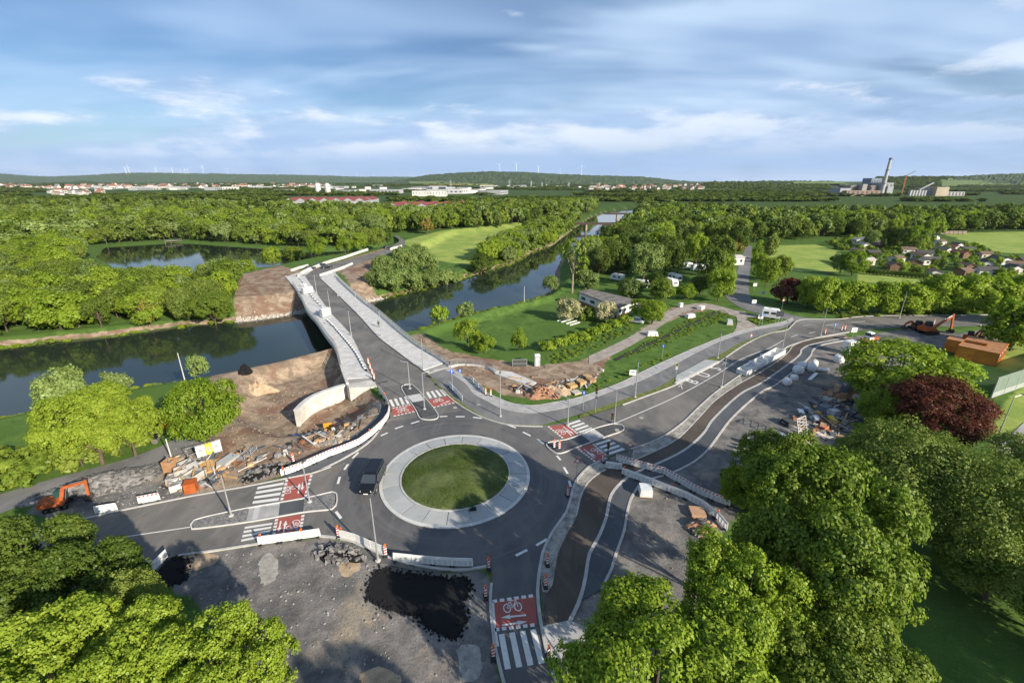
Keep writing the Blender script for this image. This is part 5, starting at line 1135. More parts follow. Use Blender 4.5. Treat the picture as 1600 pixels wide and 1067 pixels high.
LAMPS = [((-30.22,39.10), 5.2, 1.35, 0, 'bare lamp post standing on the cobbled island left of the zebra crossing'), ((-22.73,41.31), 5.0, 1.3, 0, 'lamp post at the roundabout end of the cobbled island'),
 ((-12.71,33.03), 7.2, 1.35, 0, 'tall lamp post at the kerb of the gravel yard'), ((-62.58,140.38), 6.0, 2.5, .0, 'farthest lamp post on the left side of the bridge'), ((-49.94,118.80), 6.0, 2.4, .0, 'middle lamp post on the left side of the bridge'), ((-37.45,98.77), 6.0, 2.4, .0, 'nearest lamp post on the left side of the bridge deck'),
 ((-54.57,136.99), 6.0, 2.5, .0, 'farthest lamp post on the right walkway of the bridge'), ((-42.33,118.16), 6.0, 2.5, .0, 'second farthest lamp post on the right bridge walkway'), ((-30.32,98.32), 6.0, 2.5, .0, 'third lamp post on the right bridge walkway beside the walker'), ((-17.01,79.15), 6.2, 2.5, 0, 'dark lamp post at the near end of the bridge walkway'),
 ((-17.72,70.44), 5.0, 3.2, 1.3, 'lamp with arm on the tip of the bridge traffic island'), ((-13.81,63.04), 6.2, 0.3, 1.3, 'lamp with arm on the wide end of the bridge traffic island'), ((-1.77,60.79), 7.0, 1.6, 0, 'slim lamp post in the verge beside the cycle path'),
 ((8.22,58.12), 4.4, 2.5, 1.6, 'lamp with long arm beside the upper red cycle field'), ((15.20,58.67), 5.4, 2.5, 1.4, 'lamp with long arm on the right hand traffic island'), ((20.51,67.26), 6.2, 1.5, 0, 'slim lamp post in the verge of the main road'),
 ((41.85,84.76), 5.2, 1.5, 0, 'lamp post behind the bus platform'), ((36.67,71.21), 5.2, 2.0, 0, 'lamp post opposite the bus platform'), ((56.94,88.39), 6.5, 1.2, 0, 'pale lamp post at the end of the white trough'), ((71.92,98.77), 6.2, 1.3, 0, 'pale lamp post where the unpaved lane meets the road'),
 ((66.66,53.48), 7.0, 0.6, 0, 'large lamp post beside the paved path at the right edge'), ((102.09,113.29), 6.5, 1.2, 0, 'lamp post before the tree row behind the road'), ((90.90,120.09), 5.0, 1.2, 0, 'lamp post at the foot of the tree row')]
for i, (p, h, rz, arm, lab) in enumerate(LAMPS):
    t = make_lamp(h, arm if arm else (1.3 if i == 20 else 0.0)); t['label'] = lab; t['group'] = 'street lamps round the junction'; t.location = (*p, 0.1); t.rotation_euler = (0, 0, rz if i != 20 else 0.2)
for p, h, lab in (((-60.14,75.13), 5.5, 'bare wooden pole on the near river bank'), ((3.79,135.11), 5.0, 'white flag pole at the landing stage'), ((-44.37,49.84), 3.0, 'short grey pole on the lane beside the building materials')):
    t = thing('pole', lab, 'pole', (*p, hz(*p))); mb = MB(); mb.tube((0, 0, -.3), (0, 0, h), .1, .06, 8); mb.build('shaft', mat('pale_pole', (0.5, 0.48, 0.45)), t); mb = MB(); mb.lathe([(.07, 0), (.1, .05), (.05, .12)], 8, (0, 0, h)); mb.build('cap', M_DARK, t)

# ---------------------------------------------------------------- barriers and beacons
def make_barrier(style, lamp):
    """two metre plastic site fence panel on rubber feet"""
    t = thing('barrier_panel', 'x', 'barrier'); W = 1.98
    red_top = style == 'red'
    mb = MB(); mb.box((0, 0, 0.86), (W, 0.045, 0.24)); bd = mb.build('board', M_WHITE, t)
    mb = MB()
    nst = 5
    if red_top:
        for k in range(nst):
            x = -W / 2 + W * (k + .5) / nst
            for s in (-1, 1): mb.hexa([(x - .14, s * .0245 - .002, .76), (x + .06, s * .0245 - .002, .76), (x + .06, s * .0245 + .002, .76), (x - .14, s * .0245 + .002, .76), (x - .04, s * .0245 - .002, .96), (x + .16, s * .0245 - .002, .96), (x + .16, s * .0245 + .002, .96), (x - .04, s * .0245 + .002, .96)])
        mb.build('reflective_stripes', M_RED, bd)
    mb = MB()
    for z in (.06, .70): mb.box((0, 0, z), (W, .04, .06))
    for k in range(17):
        x = -W / 2 + W * k / 16; mb.box((x * .98, 0, .38), (.075 if k % 4 else .11, .035, .60))
    g = mb.build('grille', M_WHITE, t); g['kind'] = 'stuff'
    for x in (-.8, .8):
        mb = MB(); mb.box((x, 0, .03), (.22, .62, .08), taper=.9); mb.build('foot', M_DARK, t)
    if lamp:
        mb = MB(); mb.box((-.7, 0, 1.05), (.16, .09, .16)); l = mb.build('warning_lamp', mat('lamp_case', (0.5, 0.06, 0.02), 0.4), t)
        mb = MB(); mb.tube((-.7, -.06, 1.19), (-.7, .06, 1.19), .095, .095, 10); mb.build('lamp_lens', mat('amber_lens', (0.75, 0.16, 0.03), 0.25), l)
    return t
BPROTO = {}
def barrier_row(P, style, text, group, start=0, lamp_every=0, z=0.03):
    L = sum(math.dist(a, b) for a, b in zip(P, P[1:])); n = max(1, round(L / 2.03)); Q = resample(P, n + 1)
    for i in range(n):
        a, b = Q[i], Q[i + 1]; lamp = bool(lamp_every) and i % lamp_every == 0
        key = (style, lamp)
        lab = text if n == 1 else text.replace('#', ORD[i])
        c = lerp2(a, b, .5); rz = math.atan2(b[1] - a[1], b[0] - a[0]) + random.uniform(-.02, .02)
        zz = max(z, hz(*c) if z < 0 else z)
        if key not in BPROTO:
            t = make_barrier(style, lamp); BPROTO[key] = t; t.location = (*c, zz); t.rotation_euler = (0, 0, rz); tag(t, lab, None, group)
        else: copy_tree(BPROTO[key], lab, group, (*c, zz), rz)
GB = 'site barrier panels'
barrier_row(smooth_line([(-28.14,45.95),(-26.06,47.63),(-24.19,49.84),(-21.02,52.68),(-19.66,55.80),(-18.87,59.05),(-19.16,62.41),(-20.91,66.34),(-22.83,69.44)]), 'red', '# red and white panel from the west crossing in the curved barrier row', GB, lamp_every=6, z=0.1)
barrier_row([(-25.11,35.10),(-21.32,35.86),(-19.52,36.21)], 'white', '# white barrier panel from the left beside the west zebra crossing', GB, lamp_every=2)
barrier_row([(-17.47,36.12),(-15.34,35.35),(-12.18,33.81)], 'white', '# white barrier panel from the left before the tall lamp post', GB, lamp_every=3)
barrier_row([(-11.20,33.11),(-9.07,32.80),(-6.01,32.50),(-3.72,32.43)], 'white', '# white barrier panel from the left along the tarry yard edge', GB)
barrier_row([(-33.17,31.56),(-33.04,33.49)], 'white', '# slanting white barrier panel from below by the dark patch', GB)
barrier_row([(-45.14,39.46),(-43.28,40.07)], 'white', '# white barrier panel from the left in front of the left excavator', GB)
barrier_row([(-41.70,41.10),(-39.88,41.74)], 'red', '# red and white panel standing alone on the yard by the excavator', GB)
barrier_row([(13.43,49.27),(18.88,46.32),(21.52,42.62),(24.17,40.68)], 'red', '# red and white panel from the east crossing in the straight barrier row', GB)
barrier_row(smooth_line([(13.56,46.45),(17.00,44.00),(20.33,41.42),(21.75,39.17),(22.16,37.00)]), 'white', '# white barrier panel from the brown lane in the row to the trees', GB, lamp_every=3)
barrier_row([(11.77,47.76),(13.69,47.36)], 'white', 'single white barrier panel closing the brown lane', GB)
barrier_row([(-7.83,74.72),(-4.68,68.70)], 'red', '# red striped barrier panel from above on the footway', GB)
barrier_row([(-11.17,71.73),(-8.08,65.88)], 'white', '# white barrier panel from above between verge and cycle path', GB)
barrier_row([(-36.79,67.69),(-35.54,68.83)], 'white', '# white panel from the left lying at the foot of the wall', GB, z=-3.5) if False else None
def make_beacon():
    t = thing('traffic_beacon', 'x', 'beacon')
    mb = MB(); mb.box((0, 0, .06), (.42, .78, .12), taper=.85); mb.build('foot', M_DARK, t)
    mb = MB(); mb.box((0, 0, .62), (.25, .05, 1.0)); pl = mb.build('plate', M_WHITE, t)
    mb = MB()
    for k in range(3):
        z = .22 + .32 * k
        for s in (-1, 1): mb.hexa([(-.125, s * .027 - .002, z), (.125, s * .027 - .002, z + .12), (.125, s * .027 + .002, z + .12), (-.125, s * .027 + .002, z), (-.125, s * .027 - .002, z + .16), (.125, s * .027 - .002, z + .28), (.125, s * .027 + .002, z + .28), (-.125, s * .027 + .002, z + .16)])
    mb.build('red_stripes', M_RED, pl)
    mb = MB(); mb.box((0, 0, 1.18), (.13, .08, .12)); l = mb.build('warning_lamp', mat('lamp_case', (0.5, 0.06, 0.02), 0.4), t)
    mb = MB(); mb.tube((0, -.05, 1.3), (0, .05, 1.3), .1, .1, 10); mb.build('lamp_lens', mat('amber_lens', (0.75, 0.16, 0.03), 0.25), l)
    return t
bc = None
for p, rz, lab in [((-17.63,36.21), .2, 'beacon at the left end of the panels by the tall lamp'), ((-12.16,33.73), .2, 'beacon at the right end of the panels by the tall lamp'), ((-2.15,32.21), .1, 'beacon on the corner where the south road begins'), ((-2.28,29.14), .2, 'beacon left of the red field of the south road'),
   ((-1.41,23.92), .1, 'beacon left of the south zebra crossing'), ((2.76,23.87), .1, 'beacon right of the south zebra crossing'), ((2.97,30.25), .1, 'beacon at the lower end of the planting strip'), ((3.32,32.65), .1, 'upper beacon on the lower planting strip'), ((6.39,42.40), .4, 'beacon on the planting strip beside the roundabout'),
   ((5.72,52.22), .3, 'left beacon of the pair on the east traffic island'), ((6.38,51.91), .3, 'right beacon of the pair on the east traffic island'), ((-4.43,68.22), .4, 'left beacon of the pair on the footway'), ((-3.55,67.74), .4, 'right beacon of the pair on the footway'), ((11.68,48.99), .4, 'beacon beside the lower east red field'),
   ((-28.05,48.99), .2, 'beacon in the dirt behind the curved barrier row'), ((-27.89,61.80), .2, 'beacon by the orange board in the excavation'), ((-28.18,81.38), .5, 'upper beacon on the left bridge walkway'), ((-27.05,78.84), .5, 'second beacon on the left bridge walkway'), ((-25.98,76.44), .5, 'third beacon on the left bridge walkway'), ((-24.96,74.16), .5, 'lowest beacon on the left bridge walkway'),
   ((-35.45,32.65), .2, 'beacon standing on the road by the slanting panel'), ((73.89,100.17), .4, 'beacon beside the pale lamp at the lane end'), ((79.48,102.57), .4, 'left beacon on the main road at the works'), ((80.59,103.06), .4, 'right beacon on the main road at the works'), ((116.45,106.11), .3, 'beacon right of the big excavator'), ((106.24,107.69), .3, 'beacon behind the big excavator')]:
    z = max(0.03, 0.0) if hz(*p) > -0.5 else hz(*p)
    if lab.endswith('walkway'): z = 0.14
    if bc is None: bc = make_beacon(); bc.location = (*p, z); bc.rotation_euler = (0, 0, rz); tag(bc, lab, None, 'red and white beacons')
    else: copy_tree(bc, lab, 'red and white beacons', (*p, z), rz)

# ---------------------------------------------------------------- signs and signals
def sign(label, p, h, kind, rz=0.0, z=0.06):
    t = thing('traffic_sign' if kind != 'signal' else 'traffic_light', label, 'sign' if kind != 'signal' else 'traffic light', (*p, z), rz)
    mb = MB(); mb.tube((0, 0, -.1), (0, 0, h), .04, .035, 8); mb.build('post', M_GALV, t)
    if kind == 'blue':
        mb = MB(); mb.tube((0, -.045, h - .1), (0, -.065, h - .1), .34, .34, 20); pl = mb.build('plate', mat('blue_sign', (0.03, 0.11, 0.42), 0.4), t)
        mb = MB(); mb.sheet([(-.05, 0), (.05, 0), (.05, .3), (.14, .3), (0, .45), (-.14, .3), (-.05, .3)], 0); mb.v = [(v[0], -.068, v[1] + h - .32) for v in mb.v]; mb.build('symbol', M_WHITE, pl)
    elif kind == 'triangle':
        def tri(r, y0, y1):
            mb = MB(); P = [(r * math.sin(a), -r * -math.cos(a)) for a in (0, 2.094, 4.189)]
            mb.prism(P, 0, .02); mb.v = [(v[0], -.05 - (v[2] + y0), v[1] + h - .3) for v in mb.v]; return mb
        pl = tri(.52, 0, 0).build('plate', M_RED, t); tri(.33, .012, 0).build('symbol', M_WHITE, pl)
    elif kind == 'signal':
        mb = MB(); mb.box((0, -.06, h - .45), (.3, .22, .95)); hd = mb.build('housing', M_BLACK, t)
        for k, c in enumerate(((0.25, .01, .01), (.25, .15, .01), (.01, .14, .05))):
            mb = MB(); mb.tube((0, -.17, h - .15 - .3 * k), (0, -.19, h - .15 - .3 * k), .1, .1, 12); mb.build('lens', mat('signal_lens_%d' % k, c, .3), hd)
        mb = MB(); mb.box((0, .08, h - 1.6), (.24, .18, .5)); mb.build('lower_housing', M_BLACK, t)
    elif kind == 'board':
        mb = MB(); mb.box((0, -.06, h - .5), (1.2, .04, 1.0)); pl = mb.build('plate', M_WHITE, t)
        mb = MB(); mb.box((0, -.085, h - .35), (.7, .01, .25)); mb.box((0, -.085, h - .7), (.9, .01, .12)); mb.build('lettering_bars', mat('sign_grey', (0.2, 0.22, 0.26)), pl)
    elif kind == 'bus':
        mb = MB(); mb.tube((0, -.05, h - .2), (0, -.07, h - .2), .3, .3, 16); pl = mb.build('plate', mat('yellow_sign', (0.7, 0.5, 0.05)), t); mb = MB(); mb.tube((0, -.071, h - .2), (0, -.075, h - .2), .22, .22, 16); mb.build('ring', mat('green_sign', (0.02, 0.2, 0.06)), pl)
        mb = MB(); mb.box((0, -.06, h - .85), (.4, .05, .6)); mb.build('timetable', M_WHITE, t)
    elif kind == 'dark':
        for x in (-.7, .7): mb = MB(); mb.tube((x, 0, -.1), (x, 0, h), .05, .05, 8); mb.build('leg', M_GALV, t)
        mb = MB(); mb.box((0, -.08, h - .7), (1.7, .06, 1.5)); pl = mb.build('plate', mat('dark_board', (0.03, 0.035, 0.045)), t); mb = MB(); mb.box((0, -.115, h - .7), (1.55, .01, 1.35)); mb.build('panel_face', mat('dark_board_face', (0.045, 0.05, 0.06)), pl)
    return t
sign('round blue cycle path sign beside the curving cycle path', (-10.40,70.95), 3.2, 'blue', .2)
sign('round blue sign on the footway above the east crossing', (11.23,63.04), 3.0, 'blue', -.2)
sign('small blue sign far left on the cycle path corner', (-9.59,75.86), 1.2, 'blue', .1)
sign('blue sign in the grass before the footway bend', (30.29,84.06), 3.0, 'blue', -.4)
sign('traffic light with dark double head in the verge', (12.97,62.00), 4.2, 'signal', -.4)
sign('low traffic light at the lower east crossing', (12.58,50.42), 2.0, 'signal', -.4)
sign('small pair of dark signal heads on the east island', (14.86,58.67), 1.6, 'signal', -.4, .13)
sign('red bordered warning triangle on a post beside the roundabout', (7.62,44.47), 3.6, 'triangle', -.1)
sign('red bordered triangle on the strip right of the east crossing', (15.55,51.00), 1.6, 'triangle', -.1)
sign('bus stop sign at the front end of the platform', (29.61,74.16), 3.2, 'bus', -.5)
sign('dark signboard on two legs at the road junction', (67.97,109.32), 3.0, 'dark', -.2)
sign('left white and blue signpost in the corner green', (61.68,106.63), 2.8, 'board', -.1)
sign('right blue signpost in the corner green', (62.04,106.11), 3.0, 'blue', -.1)
sign('round sign with red rim before the dark tree', (75.64,121.40), 3.0, 'triangle', 0)
sign('white board standing right of the camp road', (79.36,143.93), 2.6, 'board', 0)
sign('white pointed sign on the verge by the red tree', (76.54,133.75), 2.4, 'board', 0)
sign('pale direction sign on the footway at the junction', (67.55,121.40), 2.8, 'board', 0)
sign('white crossed board on a dark post by the white tank', (73.90,91.89), 4.2, 'board', 0)
sign('small dark triangle sign by the third verge', (53.73,95.22), 1.6, 'triangle', .5)
sign('white sign post at the main road works', (76.17,100.64), 2.2, 'blue', 0)
sign('red framed notice board on the verge by the sand works', (22.11,75.29), 1.6, 'board', -.1, -.05)

# ---------------------------------------------------------------- vehicles
def car_body(prof, W, tuck=0.82, waist=0.95):
    """side profile [(x, z)] lower then greenhouse swept across the width"""
    mb = MB(); n = len(prof)
    def ring(y, k):
        return [(x, y * (1 if z < waist else 1 - (1 - tuck) * min(1, (z - waist) / 0.7)) * k, z) for x, z in prof]
    ys = [(-W / 2, 1), (-W / 2 + .08, 1.0), (W / 2 - .08, 1.0), (W / 2, 1)]
    rs = []
    for j, (y, k) in enumerate(ys):
        sh = 0.03 if j in (0, 3) else 0
        cx = sum(p[0] for p in prof) / n
        rs.append([(cx + (x - cx) * (1 - sh), yy, z - (sh if z > 1 else -sh * .5)) for x, yy, z in ring(y, k)])
    i0 = len(mb.v)
    for r_ in rs: mb.v += r_
    for j in range(3):
        for k in range(n): k2 = (k + 1) % n; mb.f.append((i0 + j * n + k, i0 + j * n + k2, i0 + (j + 1) * n + k2, i0 + (j + 1) * n + k)); mb.m.append(0)
    mb.f.append(tuple(i0 + k for k in range(n))[::-1]); mb.m.append(0); mb.f.append(tuple(i0 + 3 * n + k for k in range(n))); mb.m.append(0)
    return mb
def wheel(parent, x, y, r, w=.22):
    t = MB(); t.tube((x, y - w / 2, r), (x, y + w / 2, r), r, r, 16); o = t.build('wheel', M_DARK, parent)
    t = MB(); s = 1 if y > 0 else -1; t.tube((x, y + s * w * .5, r), (x, y + s * (w * .5 + .012), r), r * .62, r * .58, 12); t.build('rim', mat('alloy_rim', (0.35, 0.35, 0.36), .35, metal=.6), o)
def make_van(label, p, rz, paint, L=5.1, W=1.95, Hh=1.92):
    t = thing('van', label, 'van', (*p, 0.03), rz)
    f = L / 2
    body = car_body([(-f, .35), (f - .1, .32), (f, .55), (f - .05, .95), (f - .95, 1.16), (f - 1.75, Hh - .08), (f - 2.1, Hh), (-f + .25, Hh), (-f + .08, Hh - .2), (-f, 1.0)], W)
    b = body.build('body', paint, t, fix=True); bm = b.modifiers.new('bevel', 'BEVEL'); bm.width = .05; bm.segments = 2; bm.limit_method = 'ANGLE'
    gl = glass_dark()
    def gq(P, nm): m = MB(); m.face(P); m.build(nm, gl, t)
    o = .012; yt = W / 2 * .845; yb = W / 2 * .945
    gq([(f - .98 + o, -yb * .93, 1.18 + .02), (f - .98 + o, yb * .93, 1.18 + .02), (f - 1.72 + o, yt * .9, Hh - .1 + .02), (f - 1.72 + o, -yt * .9, Hh - .1 + .02)], 'windscreen')
    for s in (-1, 1):
        for x0, x1, x2, x3 in ((f - 2.45, f - 1.2, f - 1.85, f - 2.45), (f - 3.6, f - 2.55, f - 2.55, f - 3.6), (-f + .25, f - 3.7, f - 3.7, -f + .3)):
            gq([(x0, s * (yb + .035), 1.14), (x1, s * (yb + .035), 1.14), (x2, s * (yt + .075), Hh - .24), (x3, s * (yt + .075), Hh - .24)], 'side_window')
        m = MB(); m.box((f - 1.25, s * (W / 2 + .1), 1.15), (.12, .2, .18)); m.build('wing_mirror', paint, t)
        m = MB(); m.hexa([(f - .08, s * .55, .70), (f + .012, s * .55, .70), (f - .07, s * .88, .74), (f - .2, s * .9, .74), (f - .1, s * .55, .86), (f - .03, s * .55, .86), (f - .1, s * .88, .9), (f - .25, s * .9, .9)]); m.build('headlight', mat('headlight_glass', (0.5, 0.52, 0.55), .2), t)
        m = MB(); m.box((-f - .005, s * .82, 1.05), (.05, .14, .45)); m.build('tail_light', mat('tail_light_red', (0.3, .01, .01), .3), t)
        wheel(t, f - .85, s * (W / 2 - .1), .34); wheel(t, -f + .9, s * (W / 2 - .1), .34)
    m = MB(); m.box((f + .005, 0, .72), (.03, .95, .16)); m.build('grille', M_BLACK, t)
    m = MB(); m.box((f + .02, 0, .46), (.02, .52, .11)); m.build('number_plate', M_WHITE, t)
    for s in (-1, 1): m = MB(); m.bar((f - 2.2, s * yt * .88, Hh + .05), (-f + .4, s * yt * .88, Hh + .05), .04); m.build('roof_rail', M_DARK, t)
    return t
bp_m = bpy.data.materials.new('black_car_paint'); bp_m.use_nodes = True; b_ = bp_m.node_tree.nodes['Principled BSDF']; b_.inputs['Base Color'].default_value = (0.008, 0.009, 0.011, 1); b_.inputs['Roughness'].default_value = .22; b_.inputs['Coat Weight'].default_value = .5
a_, c_ = (-16.66,47.10), (-16.74,43.65); d_ = math.atan2(c_[1] - a_[1], c_[0] - a_[0])
make_van('black van with roof rails driving round the left side of the roundabout', (-16.60,44.71), d_, bp_m)
def make_car(label, p, rz, colr, white=False):
    t = thing('car', label, 'car', (*p, 0.03), rz); f = 2.15
    m_ = mat('car_paint_%d' % int(colr[0] * 1000 + colr[2] * 100), colr, .3, .05)
    b = car_body([(-f, .3), (f, .3), (f, .6), (f - .1, .78), (f - 1.1, .9), (f - 1.9, 1.4), (-f + .9, 1.42), (-f + .15, .95), (-f, .8)], 1.78, .8, .88).build('body', m_, t, fix=True)
    gl = glass_dark()
    def gq(P, nm): m = MB(); m.face(P); m.build(nm, gl, t)
    gq([(f - 1.1, -.72, .94), (f - 1.1, .72, .94), (f - 1.82, .62, 1.38), (f - 1.82, -.62, 1.38)], 'windscreen'); gq([(-f + .16, -.7, 1.0), (-f + .16, .7, 1.0), (-f + .82, .6, 1.4), (-f + .82, -.6, 1.4)], 'rear_window')
    for s in (-1, 1):
        gq([(-f + .5, s * .885, .95), (f - 1.3, s * .885, .95), (f - 1.95, s * .80, 1.34), (-f + .95, s * .80, 1.34)], 'side_window')
        wheel(t, f - .75, s * .8, .31, .2); wheel(t, -f + .75, s * .8, .31, .2)
    return t
make_car('dark car parked at the far bridge end', (-76.74,185.24), .5, (0.012, 0.013, 0.015)); make_car('dark car parked left of the far approach road', (-81.49,190.46), .5, (0.02, 0.02, 0.025)); make_car('black car beside the far barrier wall', (-82.43,182.38), .5, (0.015, 0.015, 0.017)); make_car('black car driving on the far road bend', (-66.72,243.53), .6, (0.01, 0.01, 0.012))
make_car('white car parked beside the hedge of the track', (31.48,109.31), 2.6, (0.62, 0.62, 0.62)); make_car('white car on the camp site behind the white building', (102.11,219.28), .3, (0.6, 0.6, 0.6))
def make_caravan(label, p, rz, L=6.2, motor=False):
    t = thing('motorhome' if motor else 'caravan', label, 'motorhome' if motor else 'caravan', (*p, hz(*p) + .02), rz); f = L / 2
    b = car_body([(-f, .45), (f - .2, .45), (f, 1.1), (f - .25, 2.0), (f - .8, 2.6), (-f + .3, 2.65), (-f, 2.3)], 2.2, .97, 1.6).build('body', M_WHITE, t, fix=True)
    gl = glass_dark()
    for s in (-1, 1):
        for x in (-f * .5, f * .25): m = MB(); m.box((x, s * 1.1, 1.65), (1.1, .06, .6)); m.build('window', gl, t)
        m = MB(); m.box((0, s * 1.105, .95), (L * .8, .02, .12)); m.build('stripe', mat('caravan_stripe', (0.25, 0.3, 0.38)), t)
        wheel(t, -.2 if not motor else -f + 1.2, s * .95, .33)
        if motor: wheel(t, f - 1.1, s * .95, .33)
    m = MB(); m.hexa([(f - .12, -.8, 1.3), (f + .0, -.8, 1.3), (f + .0, .8, 1.3), (f - .12, .8, 1.3), (f - .32, -.75, 1.9), (f - .2, -.75, 1.9), (f - .2, .75, 1.9), (f - .32, .75, 1.9)]); m.build('front_window', gl, t)
    m = MB(); m.box((-.4, 0, 2.68), (.7, .7, .12)); m.build('roof_hatch', mat('hatch_grey', (0.4, 0.4, 0.4)), t)
    return t
for lab, p, rz, mo in [('white caravan with tent awning under the yellow green willow', (43.51,149.57), 2.6, 0), ('white caravan near the slim bright tree', (54.83,151.54), -1.4, 0), ('small white caravan behind that near the slim bright tree', (58.80,159.93), -1.2, 0), ('left white motorhome beside the columnar tree', (86.48,223.34), -1.5, 1), ('front white motorhome right of the columnar tree', (92.77,219.28), -1.2, 1),
   ('middle white motorhome in the row right of the columnar tree', (99.72,234.14), -1.2, 1), ('rear white motorhome in the row right of the columnar tree', (106.58,248.49), -1.2, 1), ('white caravan half hidden by trees near the river', (41.09,172.99), 2.4, 0), ('white trailer parked at the junction corner green', (68.17,113.29), -.55, 0), ('white caravan by the camp hedge', (71.70,183.80), .2, 0), ('white motorhome at the gardens fence', (75.32,179.60), .2, 1)]:
    make_caravan(lab, p, rz, 6.6 if mo else 4.4 if 'trailer' in lab else 5.4, mo)

# ---------------------------------------------------------------- diggers and other site plant
def make_excavator(label, p, rz, s=1.0, boom=((0.9, 1.2), (2.6, 3.6), (5.0, 3.9), (5.3, 1.2)), cab_c=None, paint=None):
    t = thing('excavator', label, 'excavator', (*p, 0.0), rz); t.scale = (s, s, s); OR = paint or M_ORANGE()
    for y in (-.95, .95):
        m = MB(); P = [(-1.6, .2), (-1.4, .03), (1.4, .03), (1.6, .2), (1.7, .45), (1.45, .72), (-1.45, .72), (-1.7, .45)]
        m.prism(P, 0, .5); m.v = [(v[0], y - .25 + v[2], v[1]) for v in m.v]; tr = m.build('track', M_DARK, t, fix=True)
        m = MB(); [m.tube((x, y - .27, .38), (x, y + .27, .38), .2, .2, 10) for x in (-1.2, -.4, .4, 1.2)]; m.build('rollers', mat('track_steel', (0.08, 0.07, 0.06)), tr)
    m = MB(); m.box((0, 0, .6), (2.4, 1.5, .35)); m.build('undercarriage', M_DARK, t)
    m = MB(); m.hexa([(-2.0, -1.2, .95), (1.1, -1.2, .85), (1.1, 1.2, .85), (-2.0, 1.2, .95), (-1.9, -1.15, 1.9), (.6, -1.15, 1.55), (.6, 1.15, 1.55), (-1.9, 1.15, 1.9)]); m.build('engine_deck', OR, t)
    m = MB(); m.box((-1.85, 0, 1.3), (.5, 2.3, .85)); m.build('counterweight', mat('dark_orange', (0.40, 0.09, 0.02), .5), t)
    m = MB(); m.hexa([(-.3, .25, 1.3), (1.2, .25, 1.1), (1.2, 1.2, 1.1), (-.3, 1.2, 1.3), (-.25, .3, 2.75), (.85, .3, 2.75), (.85, 1.15, 2.75), (-.25, 1.15, 2.75)]); cb = m.build('cab', cab_c or mat('cab_frame', (0.03, 0.035, 0.04), .4), t)
    m = MB(); m.face([(1.215, .35, 1.45), (1.215, 1.1, 1.45), (.90, 1.05, 2.6), (.90, .38, 2.6)]); m.face([(-.15, 1.215, 1.5), (.95, 1.215, 1.5), (.75, 1.175, 2.55), (-.1, 1.175, 2.55)]); m.build('window', glass_dark(), cb)
    B = [Vector((x, -.1, z)) for x, z in boom]
    m = MB(); m.bar(B[0], B[1], .38, .5); m.bar(B[1], B[2], .34, .42); m.build('boom', OR, t)
    m = MB(); m.bar(B[2] + (B[2] - B[3]) * .15, B[3], .3, .36); m.build('stick', OR, t)
    m = MB(); m.tube(B[0] + Vector((.5, 0, -.1)), B[1].lerp(B[2], .1) + Vector((0, .22, -.2)), .08, .06, 8); m.tube(B[1].lerp(B[2], .3) + Vector((0, 0, .35)), B[2] + Vector((.1, 0, .3)), .07, .05, 8); m.build('hydraulic_ram', mat('ram_steel', (0.3, 0.3, 0.3), .3, metal=.7), t)
    e = B[3]; m = MB(); P = [(0, 0), (.35, -.1), (.5, -.7), (.1, -1.0), (-.5, -.85), (-.75, -.35), (-.45, -.5), (-.05, -.65)]
    m.prism(P, 0, 1.1); m.v = [(e.x + v[0], e.y - .55 + v[2], e.z + v[1]) for v in m.v]; m.build('bucket', mat('bucket_steel', (0.07, 0.06, 0.055), .6), t)
    return t
make_excavator('orange excavator with green tinted cab working beside the road at the left', (-50.23,40.58), .45, .66, ((.7, 1.3), (1.4, 3.5), (4.4, 3.7), (4.2, 1.2)), mat('green_cab', (0.02, 0.06, 0.055), .35))
make_excavator('big orange excavator behind the round tree at the road works', (98.62,100.64), .1, 1.0, ((.8, 1.3), (2.4, 2.6), (5.0, 4.2), (5.6, 1.0)))
make_excavator('small dark red excavator beside the orange containers', (103.57,95.22), .3, .8, ((.7, 1.2), (1.4, 2.4), (3.0, 3.4), (3.3, 1.4)), None, mat('dark_red_paint', (0.30, 0.05, 0.02), .5))
make_excavator('orange excavator half hidden left of the big one', (98.37,103.56), 2.9, .9, ((.7, 1.2), (1.6, 2.2), (2.6, 1.6), (3.0, .9)))
def make_loader(label, p, rz):
    t = thing('wheel_loader', label, 'loader', (*p, 0.03), rz)
    for x in (-1.1, 1.1):
        for y in (-.8, .8): wheel(t, x, y, .55, .4)
    m = MB(); m.box((-.9, 0, 1.15), (1.9, 1.2, .8), taper=.92); m.build('engine_hood', M_ORANGE, t)
    m = MB(); m.box((.25, 0, 1.9), (1.2, 1.25, 1.6), taper=.88); c = m.build('cab', M_WHITE, t)
    m = MB(); m.box((.25, 0, 2.05), (1.13, 1.28, .8)); m.build('window', glass_dark(), c)
    m = MB(); m.bar((.9, -.4, 1.4), (2.4, -.4, .6), .16, .25); m.bar((.9, .4, 1.4), (2.4, .4, .6), .16, .25); m.build('lift_arm', M_ORANGE, t)
    m = MB(); m.hexa([(2.2, -1, .1), (3.1, -1, .1), (3.1, 1, .1), (2.2, 1, .1), (2.1, -1, .9), (2.5, -1, .9), (2.5, 1, .9), (2.1, 1, .9)]); m.build('bucket', mat('bucket_steel', (0.07, 0.06, 0.055), .6), t)
make_loader('wheel loader with white cab left of the round tree', (79.19,93.53), 3.4)
t = thing('dump_skip', 'yellow open skip standing by the riverside lane', 'skip', (*(-50.04,58.30), hz(*(-50.04,58.30))), .35)
YEL = mat('yellow_steel', (0.55, 0.32, 0.03), .5, .15)
